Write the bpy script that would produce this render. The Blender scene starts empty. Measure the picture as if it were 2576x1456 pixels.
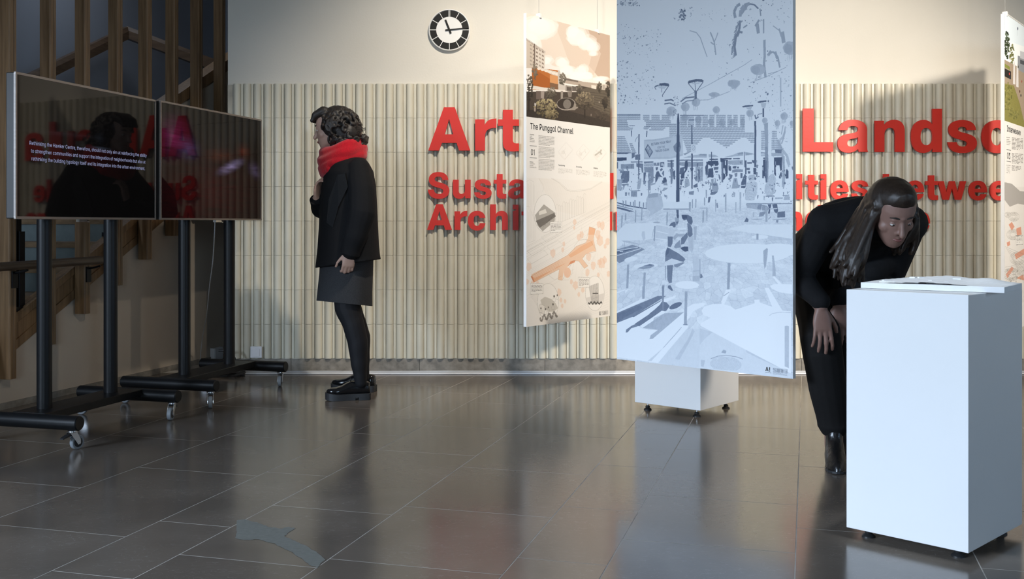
import bpy, bmesh, math, random
import numpy as np
from mathutils import Vector, Matrix
from mathutils.geometry import tessellate_polygon

random.seed(7)
C = bpy.context.scene
COL = C.collection
R = math.radians
PI = math.pi

# ------------------------------------------------------------------ camera, world, lights, exposure
FOC = 2650.0            # focal length in pixels of the 2576 px wide photograph
CX, HORIZON, CAM_H = 1288.0, 562.0, 1.0
cd = bpy.data.cameras.new('camera')
cd.sensor_width = 36.0
cd.lens = FOC / 2576.0 * 36.0
cd.shift_y = -(728.0 - HORIZON) / 2576.0
cd.clip_start = 0.05
cam = bpy.data.objects.new('camera', cd)
cam.location = (0, 0, CAM_H)
cam.rotation_euler = (R(90), 0, 0)
COL.objects.link(cam)
C.camera = cam

C.view_settings.view_transform = 'Standard'
C.view_settings.look = 'None'
C.view_settings.exposure = 0.0
C.view_settings.gamma = 1.0
C.view_settings.use_curve_mapping = False
C.cycles.max_bounces = 6
C.cycles.diffuse_bounces = 3
C.cycles.glossy_bounces = 3
C.cycles.use_denoising = True
C.cycles.sample_clamp_indirect = 4.0

w = bpy.data.worlds.new('world')
C.world = w
w.use_nodes = True
w.node_tree.nodes['Background'].inputs[0].default_value = (0.62, 0.72, 0.90, 1)
w.node_tree.nodes['Background'].inputs[1].default_value = 0.03


def look(o, target):
    d = Vector(target) - o.location
    o.rotation_euler = d.to_track_quat('-Z', 'Y').to_euler()


def spot(name, loc, target, power, angle, blend, col=(1.0, 0.80, 0.56), rad=0.05):
    l = bpy.data.lights.new(name, 'SPOT')
    l.energy = power
    l.color = col
    l.spot_size = R(angle)
    l.spot_blend = blend
    l.shadow_soft_size = rad
    o = bpy.data.objects.new(name, l)
    o.location = loc
    COL.objects.link(o)
    look(o, target)
    return o


def area(name, loc, target, power, sx, sy, col):
    l = bpy.data.lights.new(name, 'AREA')
    l.shape = 'RECTANGLE'
    l.size, l.size_y = sx, sy
    l.energy = power
    l.color = col
    o = bpy.data.objects.new(name, l)
    o.location = loc
    COL.objects.link(o)
    look(o, target)
    return o


# warm ceiling spots that wash the tiled wall, then an added fill
WARM = (1.0, 0.905, 0.775)
spot('ceiling_spot', (0.20, 4.7, 3.50), (0.04, 7.07, 1.10), 345, 81, 1.0, WARM)
spot('ceiling_spot', (1.90, 3.9, 3.45), (1.85, 7.07, 1.75), 170, 72, 1.0, WARM)
spot('ceiling_spot', (4.20, 1.8, 3.40), (1.75, 7.07, 0.75), 1500, 46, 1.0, WARM, 0.22)
spot('ceiling_spot', (1.20, 1.5, 3.40), (-2.60, 6.6, 0.45), 120, 30, 1.0, WARM)  # fill put in to brighten the left wall
# daylight: a band of sky seen through the glazed left side, behind the camera
area('window_daylight', (-7.6, -1.6, 2.92), (0.0, 0.8, 2.52), 1850, 5.5, 1.85, (0.63, 0.775, 0.97))
# a farther glazed front, well behind the camera
area('lobby_daylight', (0.6, -9.0, 2.2), (-1.2, 6.6, 1.0), 210, 2.0, 1.4, (0.60, 0.80, 1.0))
# cool fill added from the right for the dim side faces, and the picture light over the relief model
area('side_fill', (7.0, 0.3, 1.8), (1.5, 3.4, 0.6), 60, 1.6, 1.6, (0.48, 0.71, 1.0))
spot('model_spot', (1.34, 3.15, 3.50), (1.36, 3.33, 0.80), 150, 13.5, 0.5, (0.80, 0.90, 1.0), 0.06)
# dim fill added over the stair well to lift its grey walls
area('stair_fill', (-2.86, 7.9, 3.5), (-2.9, 7.9, 0.0), 8, 0.7, 1.6, (0.80, 0.88, 1.0))

# ------------------------------------------------------------------ helpers
UX, UY = math.sin(R(15.64)), math.cos(R(15.64))        # the long direction of the floor joints in plan


def ST(s, t, z=0.0):
    """floor grid: s across the joints (to the right), t along them (away)."""
    return Vector((s * UY + t * UX, -s * UX + t * UY, z))


def PX(px, py, Y):
    return Vector(((px - CX) / FOC * Y, Y, CAM_H + (HORIZON - py) / FOC * Y))


class MB:
    def __init__(self):
        self.v = []
        self.f = []

    def add(self, vs, fs):
        b = len(self.v)
        self.v += [tuple(p) for p in vs]
        self.f += [tuple(i + b for i in f) for f in fs]
        return self

    def box(self, c, size, M=None):
        x, y, z = (q / 2 for q in size)
        vs = [Vector((a * x, b * y, d * z)) for d in (-1, 1) for b in (-1, 1) for a in (-1, 1)]
        if M is not None:
            vs = [M @ p for p in vs]
        vs = [p + Vector(c) for p in vs]
        return self.add(vs, [(0, 2, 3, 1), (4, 5, 7, 6), (0, 1, 5, 4), (2, 6, 7, 3), (0, 4, 6, 2), (1, 3, 7, 5)])

    def span(self, a, b):
        a, b = Vector(a), Vector(b)
        return self.box((a + b) / 2, [abs(q) for q in (b - a)])

    def prism(self, poly, z0, z1, F=None):
        """poly: 2D outline (counter clockwise), extruded between z0 and z1; F maps (x,y,z) to 3D."""
        n = len(poly)
        vs = [Vector((p[0], p[1], z0)) for p in poly] + [Vector((p[0], p[1], z1)) for p in poly]
        if F is not None:
            vs = [F(p) for p in vs]
        fs = [tuple(range(n - 1, -1, -1)), tuple(range(n, 2 * n))]
        fs += [(i, (i + 1) % n, n + (i + 1) % n, n + i) for i in range(n)]
        return self.add(vs, fs)

    def tube(self, pts, rad, n=10, caps=True, squash=None):
        pts = [Vector(p) for p in pts]
        m = len(pts)
        if not hasattr(rad, '__len__'):
            rad = [rad] * m
        vs = []
        prev = None
        for i, p in enumerate(pts):
            d = (pts[min(i + 1, m - 1)] - pts[max(i - 1, 0)])
            if d.length < 1e-9:
                d = Vector((0, 0, 1))
            d.normalize()
            if prev is None:
                a = Vector((0, 0, 1)) if abs(d.z) < 0.9 else Vector((1, 0, 0))
                x = d.cross(a).normalized()
            else:
                x = (prev - d * prev.dot(d)).normalized()
            prev = x
            y = d.cross(x)
            for k in range(n):
                th = 2 * PI * k / n
                vs.append(p + (x * math.cos(th) + y * math.sin(th)) * rad[i])
        fs = []
        for i in range(m - 1):
            for k in range(n):
                k2 = (k + 1) % n
                fs.append((i * n + k, i * n + k2, (i + 1) * n + k2, (i + 1) * n + k))
        if caps:
            fs.append(tuple(range(n - 1, -1, -1)))
            fs.append(tuple(range((m - 1) * n, m * n)))
        return self.add(vs, fs)

    def rings(self, rings, caps=True):
        """loft through equal-length rings of points."""
        n = len(rings[0])
        vs = [p for r in rings for p in r]
        fs = []
        for i in range(len(rings) - 1):
            for k in range(n):
                k2 = (k + 1) % n
                fs.append((i * n + k, i * n + k2, (i + 1) * n + k2, (i + 1) * n + k))
        if caps:
            fs.append(tuple(range(n - 1, -1, -1)))
            fs.append(tuple(range((len(rings) - 1) * n, len(rings) * n)))
        return self.add(vs, fs)

    def lathe(self, prof, n=20, o=(0, 0, 0), M=None):
        o = Vector(o)
        vs = []
        for r, z in prof:
            for k in range(n):
                th = 2 * PI * k / n
                p = Vector((r * math.cos(th), r * math.sin(th), z))
                vs.append((M @ p if M is not None else p) + o)
        m = len(prof)
        fs = []
        for i in range(m - 1):
            for k in range(n):
                k2 = (k + 1) % n
                fs.append((i * n + k, i * n + k2, (i + 1) * n + k2, (i + 1) * n + k))
        fs.append(tuple(range(n - 1, -1, -1)))
        fs.append(tuple(range((m - 1) * n, m * n)))
        return self.add(vs, fs)

    def ball(self, c, r, n=8, m=6):
        c = Vector(c)
        if not hasattr(r, '__len__'):
            r = (r, r, r)
        vs = [c + Vector((0, 0, -r[2]))]
        for i in range(1, m):
            ph = -PI / 2 + PI * i / m
            for k in range(n):
                th = 2 * PI * k / n
                vs.append(c + Vector((r[0] * math.cos(ph) * math.cos(th), r[1] * math.cos(ph) * math.sin(th), r[2] * math.sin(ph))))
        vs.append(c + Vector((0, 0, r[2])))
        fs = [(0, 1 + (k + 1) % n, 1 + k) for k in range(n)]
        for i in range(m - 2):
            for k in range(n):
                k2 = (k + 1) % n
                a = 1 + i * n
                fs.append((a + k, a + k2, a + n + k2, a + n + k))
        a = 1 + (m - 2) * n
        L = len(vs) - 1
        fs += [(a + k, a + (k + 1) % n, L) for k in range(n)]
        return self.add(vs, fs)


def mesh_of(name, mb, smooth=None, recalc=False):
    me = bpy.data.meshes.new(name)
    me.from_pydata(mb.v, [], mb.f)
    if recalc:
        bm = bmesh.new()
        bm.from_mesh(me)
        bmesh.ops.remove_doubles(bm, verts=bm.verts, dist=1e-5)
        bmesh.ops.recalc_face_normals(bm, faces=bm.faces)
        bm.to_mesh(me)
        bm.free()
    if smooth is not None:
        me.polygons.foreach_set('use_smooth', [True] * len(me.polygons))
        if smooth < 180:
            me.set_sharp_from_angle(angle=R(smooth))
    me.update()
    return me


def obj(name, mb, mat=None, parent=None, smooth=None, recalc=False, bevel=0.0, world=False, label=None, kind=None):
    """one linked mesh object; world=True: the coordinates are world ones and the parent is an unrotated Empty."""
    me = mb if isinstance(mb, bpy.types.Mesh) else mesh_of(name, mb, smooth, recalc)
    o = bpy.data.objects.new(name, me)
    COL.objects.link(o)
    if mat is not None and not me.materials:
        me.materials.append(mat)
    if parent is not None:
        o.parent = parent
        if world:
            off = Vector(parent.location)
            if parent.parent is not None:
                off += Vector(parent.parent.location)
            o.location = -off
    if bevel:
        m = o.modifiers.new('edge', 'BEVEL')
        m.width = bevel
        m.segments = 2
        m.limit_method = 'ANGLE'
        m.angle_limit = R(40)
    if label:
        o['label'] = label
    if kind:
        o['kind'] = kind
    return o


def tag(o, label, cat, group=None):
    o['label'] = label
    o['category'] = cat
    if group:
        o['group'] = group
    return o


def thing(name, label, cat, loc=(0, 0, 0), rz=0.0, group=None):
    o = bpy.data.objects.new(name, None)
    o.empty_display_size = 0.1
    o.location = loc
    o.rotation_euler = (0, 0, rz)
    COL.objects.link(o)
    return tag(o, label, cat, group)


# ------------------------------------------------------------------ materials
def mat(name, col, rough=0.5, metal=0.0, spec=0.5, var=0.0, scale=(20, 20, 20), bump=0.0, bscale=60.0, rvar=0.0,
        rand=0.0, emit=None, estr=0.0, coord='Object', detail=4.0, col2=None, coat=0.0, sheen=0.0):
    m = bpy.data.materials.new(name)
    m.use_nodes = True
    nt = m.node_tree
    b = nt.nodes['Principled BSDF']
    b.inputs['Roughness'].default_value = rough
    b.inputs['Metallic'].default_value = metal
    b.inputs['Specular IOR Level'].default_value = spec
    b.inputs['Coat Weight'].default_value = coat
    b.inputs['Sheen Weight'].default_value = sheen
    tc = nt.nodes.new('ShaderNodeTexCoord')
    if coord == 'Position':
        src = nt.nodes.new('ShaderNodeNewGeometry').outputs['Position']
    else:
        src = tc.outputs[coord]
    mp = nt.nodes.new('ShaderNodeMapping')
    mp.inputs['Scale'].default_value = scale
    nt.links.new(src, mp.inputs['Vector'])
    no = nt.nodes.new('ShaderNodeTexNoise')
    no.inputs['Scale'].default_value = 1.0
    no.inputs['Detail'].default_value = detail
    nt.links.new(mp.outputs[0], no.inputs['Vector'])
    c1 = tuple(col)
    if col2 is None:
        c2 = tuple(max(0.0, q * (1 - var)) for q in c1)
        c1 = tuple(min(1.0, q * (1 + var)) for q in c1)
    else:
        c2 = tuple(col2)
    ramp = nt.nodes.new('ShaderNodeValToRGB')
    ramp.color_ramp.elements[0].position = 0.32
    ramp.color_ramp.elements[1].position = 0.68
    ramp.color_ramp.elements[0].color = (*c2, 1)
    ramp.color_ramp.elements[1].color = (*c1, 1)
    nt.links.new(no.outputs['Fac'], ramp.inputs['Fac'])
    out = ramp.outputs['Color']
    if rand:
        oi = nt.nodes.new('ShaderNodeObjectInfo')
        mr = nt.nodes.new('ShaderNodeMapRange')
        mr.inputs['To Min'].default_value = 1 - rand
        mr.inputs['To Max'].default_value = 1 + rand
        nt.links.new(oi.outputs['Random'], mr.inputs['Value'])
        mx = nt.nodes.new('ShaderNodeVectorMath')
        mx.operation = 'SCALE'
        nt.links.new(out, mx.inputs[0])
        nt.links.new(mr.outputs[0], mx.inputs['Scale'])
        out = mx.outputs[0]
    nt.links.new(out, b.inputs['Base Color'])
    if rvar:
        mr = nt.nodes.new('ShaderNodeMapRange')
        mr.inputs['To Min'].default_value = rough - rvar
        mr.inputs['To Max'].default_value = rough + rvar
        nt.links.new(no.outputs['Fac'], mr.inputs['Value'])
        nt.links.new(mr.outputs[0], b.inputs['Roughness'])
    if bump:
        n2 = nt.nodes.new('ShaderNodeTexNoise')
        n2.inputs['Scale'].default_value = bscale
        n2.inputs['Detail'].default_value = 3
        nt.links.new(src, n2.inputs['Vector'])
        bp = nt.nodes.new('ShaderNodeBump')
        bp.inputs['Strength'].default_value = bump
        bp.inputs['Distance'].default_value = 0.01
        nt.links.new(n2.outputs['Fac'], bp.inputs['Height'])
        nt.links.new(bp.outputs[0], b.inputs['Normal'])
    if emit:
        b.inputs['Emission Color'].default_value = (*emit, 1)
        b.inputs['Emission Strength'].default_value = estr
    return m


M = {}
M['plaster'] = mat('cream_plaster', (0.74, 0.70, 0.62), 0.85, var=0.03, scale=(1.5,) * 3, bump=0.06, bscale=90, coord='Position')
M['stair_plaster'] = mat('beige_plaster', (0.52, 0.44, 0.35), 0.8, var=0.04, scale=(2,) * 3, bump=0.05, bscale=80, coord='Position')
M['grey_plaster'] = mat('blue_grey_plaster', (0.25, 0.27, 0.31), 0.8, var=0.04, scale=(2,) * 3, coord='Position')
M['tile'] = mat('glazed_cream_tile', (0.70, 0.655, 0.53), 0.33, var=0.05, scale=(14, 14, 5), rand=0.045, coord='Position', coat=0.1)
M['mortar'] = mat('tile_mortar', (0.56, 0.51, 0.42), 0.9, var=0.2, scale=(9, 9, 9), coord='Position')
M['skirting'] = mat('skirting_stone', (0.25, 0.225, 0.19), 0.6, var=0.25, scale=(25, 25, 25), rand=0.06, coord='Position', bump=0.1, bscale=120)
M['grout'] = mat('floor_grout', (0.42, 0.395, 0.36), 0.8, var=0.2, scale=(6, 6, 6), coord='Position')
M['ceiling'] = mat('ceiling_paint', (0.30, 0.28, 0.26), 0.9)
M['oak'] = mat('oak', (0.28, 0.165, 0.078), 0.42, scale=(55, 55, 3.2), col2=(0.155, 0.085, 0.036), rand=0.10, coord='Position', detail=6, bump=0.05, bscale=50)
M['dark_oak'] = mat('dark_oak_rail', (0.12, 0.075, 0.045), 0.35, scale=(6, 6, 40), col2=(0.07, 0.042, 0.025), coord='Position')
M['tread'] = mat('oak_tread', (0.33, 0.22, 0.125), 0.45, scale=(6, 40, 40), col2=(0.20, 0.125, 0.065), coord='Position', rand=0.06)
M['riser'] = mat('grey_green_riser', (0.20, 0.245, 0.25), 0.5, var=0.06)
M['black_steel'] = mat('black_powder_coat', (0.006, 0.0062, 0.007), 0.40, var=0.1, scale=(80,) * 3, spec=0.28)
M['chrome'] = mat('zinc_plated_steel', (0.75, 0.75, 0.76), 0.22, metal=1.0, var=0.04)
M['rubber_grey'] = mat('grey_rubber_tread', (0.22, 0.24, 0.26), 0.55, var=0.05)
M['black_plastic'] = mat('black_plastic', (0.015, 0.015, 0.016), 0.45, var=0.1)
M['bezel'] = mat('brushed_bezel', (0.27, 0.24, 0.22), 0.4, metal=0.5, var=0.06, scale=(4, 4, 120))
M['white_lacquer'] = mat('white_lacquer', (0.76, 0.76, 0.76), 0.42, var=0.012, scale=(3,) * 3, spec=0.4)
M['board_edge'] = mat('white_foam_board', (0.84, 0.84, 0.84), 0.55, var=0.01)
M['model_white'] = mat('white_model_card', (0.88, 0.88, 0.88), 0.7, var=0.02)
M['red'] = mat('red_painted_board', (0.68, 0.030, 0.018), 0.40, var=0.03, scale=(8,) * 3, bump=0.03, bscale=60, spec=0.4)
M['print_black'] = mat('black_print', (0.02, 0.02, 0.022), 0.6)
M['print_grey'] = mat('grey_print', (0.16, 0.15, 0.14), 0.6)
M['wire'] = mat('steel_wire', (0.55, 0.54, 0.52), 0.35, metal=0.7)
M['clip'] = mat('clear_clip', (0.80, 0.79, 0.76), 0.2)
M['white_plastic'] = mat('white_plastic', (0.78, 0.78, 0.80), 0.3, var=0.01)
M['grey_cable'] = mat('pale_grey_cable', (0.50, 0.51, 0.53), 0.35, var=0.05)
M['black_cable'] = mat('black_cable', (0.02, 0.02, 0.021), 0.45)
M['clock_white'] = mat('clock_white', (0.86, 0.85, 0.82), 0.35)
M['clock_black'] = mat('clock_black', (0.012, 0.012, 0.011), 0.5, spec=0.2)


def floor_material():
    m = mat('dark_slate_tile', (0.135, 0.113, 0.094), 0.175, var=0.16, scale=(2.2, 2.2, 2.2), rand=0.10, coord='Position', rvar=0.05, detail=8)
    nt = m.node_tree
    b = nt.nodes['Principled BSDF']
    b.inputs['IOR'].default_value = 1.5
    geo = nt.nodes.new('ShaderNodeNewGeometry')
    # fine pale scratches: thin iso-lines of two stretched noises, thinned by a broad noise
    prev = b.inputs['Base Color'].links[0].from_socket
    for rot, thr, amt in ((0.5, 0.006, 0.16), (2.1, 0.005, 0.14), (1.2, 0.005, 0.12)):
        mp = nt.nodes.new('ShaderNodeMapping')
        mp.inputs['Rotation'].default_value = (0, 0, rot)
        mp.inputs['Scale'].default_value = (16, 34, 1)
        nt.links.new(geo.outputs['Position'], mp.inputs['Vector'])
        n = nt.nodes.new('ShaderNodeTexNoise')
        n.inputs['Scale'].default_value = 1.0
        n.inputs['Detail'].default_value = 1.5
        nt.links.new(mp.outputs[0], n.inputs['Vector'])
        sub = nt.nodes.new('ShaderNodeMath'); sub.operation = 'SUBTRACT'; sub.inputs[1].default_value = 0.5
        ab = nt.nodes.new('ShaderNodeMath'); ab.operation = 'ABSOLUTE'
        lt = nt.nodes.new('ShaderNodeMath'); lt.operation = 'LESS_THAN'; lt.inputs[1].default_value = thr
        nt.links.new(n.outputs['Fac'], sub.inputs[0]); nt.links.new(sub.outputs[0], ab.inputs[0]); nt.links.new(ab.outputs[0], lt.inputs[0])
        br = nt.nodes.new('ShaderNodeTexNoise'); br.inputs['Scale'].default_value = 1.7 + rot; br.inputs['Detail'].default_value = 5
        nt.links.new(geo.outputs['Position'], br.inputs['Vector'])
        mr = nt.nodes.new('ShaderNodeMapRange')
        mr.inputs['From Min'].default_value = 0.48; mr.inputs['From Max'].default_value = 0.62
        mr.inputs['To Max'].default_value = amt
        nt.links.new(br.outputs['Fac'], mr.inputs['Value'])
        mu = nt.nodes.new('ShaderNodeMath'); mu.operation = 'MULTIPLY'
        nt.links.new(lt.outputs[0], mu.inputs[0]); nt.links.new(mr.outputs[0], mu.inputs[1])
        mx = nt.nodes.new('ShaderNodeMix'); mx.data_type = 'RGBA'
        mx.inputs[7].default_value = (0.42, 0.40, 0.38, 1)
        nt.links.new(mu.outputs[0], mx.inputs[0]); nt.links.new(prev, mx.inputs[6])
        prev = mx.outputs[2]
    nt.links.new(prev, b.inputs['Base Color'])
    return m


M['floor'] = floor_material()
M['floor_worn'] = mat('worn_slate', (0.165, 0.17, 0.155), 0.62, var=0.10, scale=(60, 60, 60), coord='Position', spec=0.3)

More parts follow.
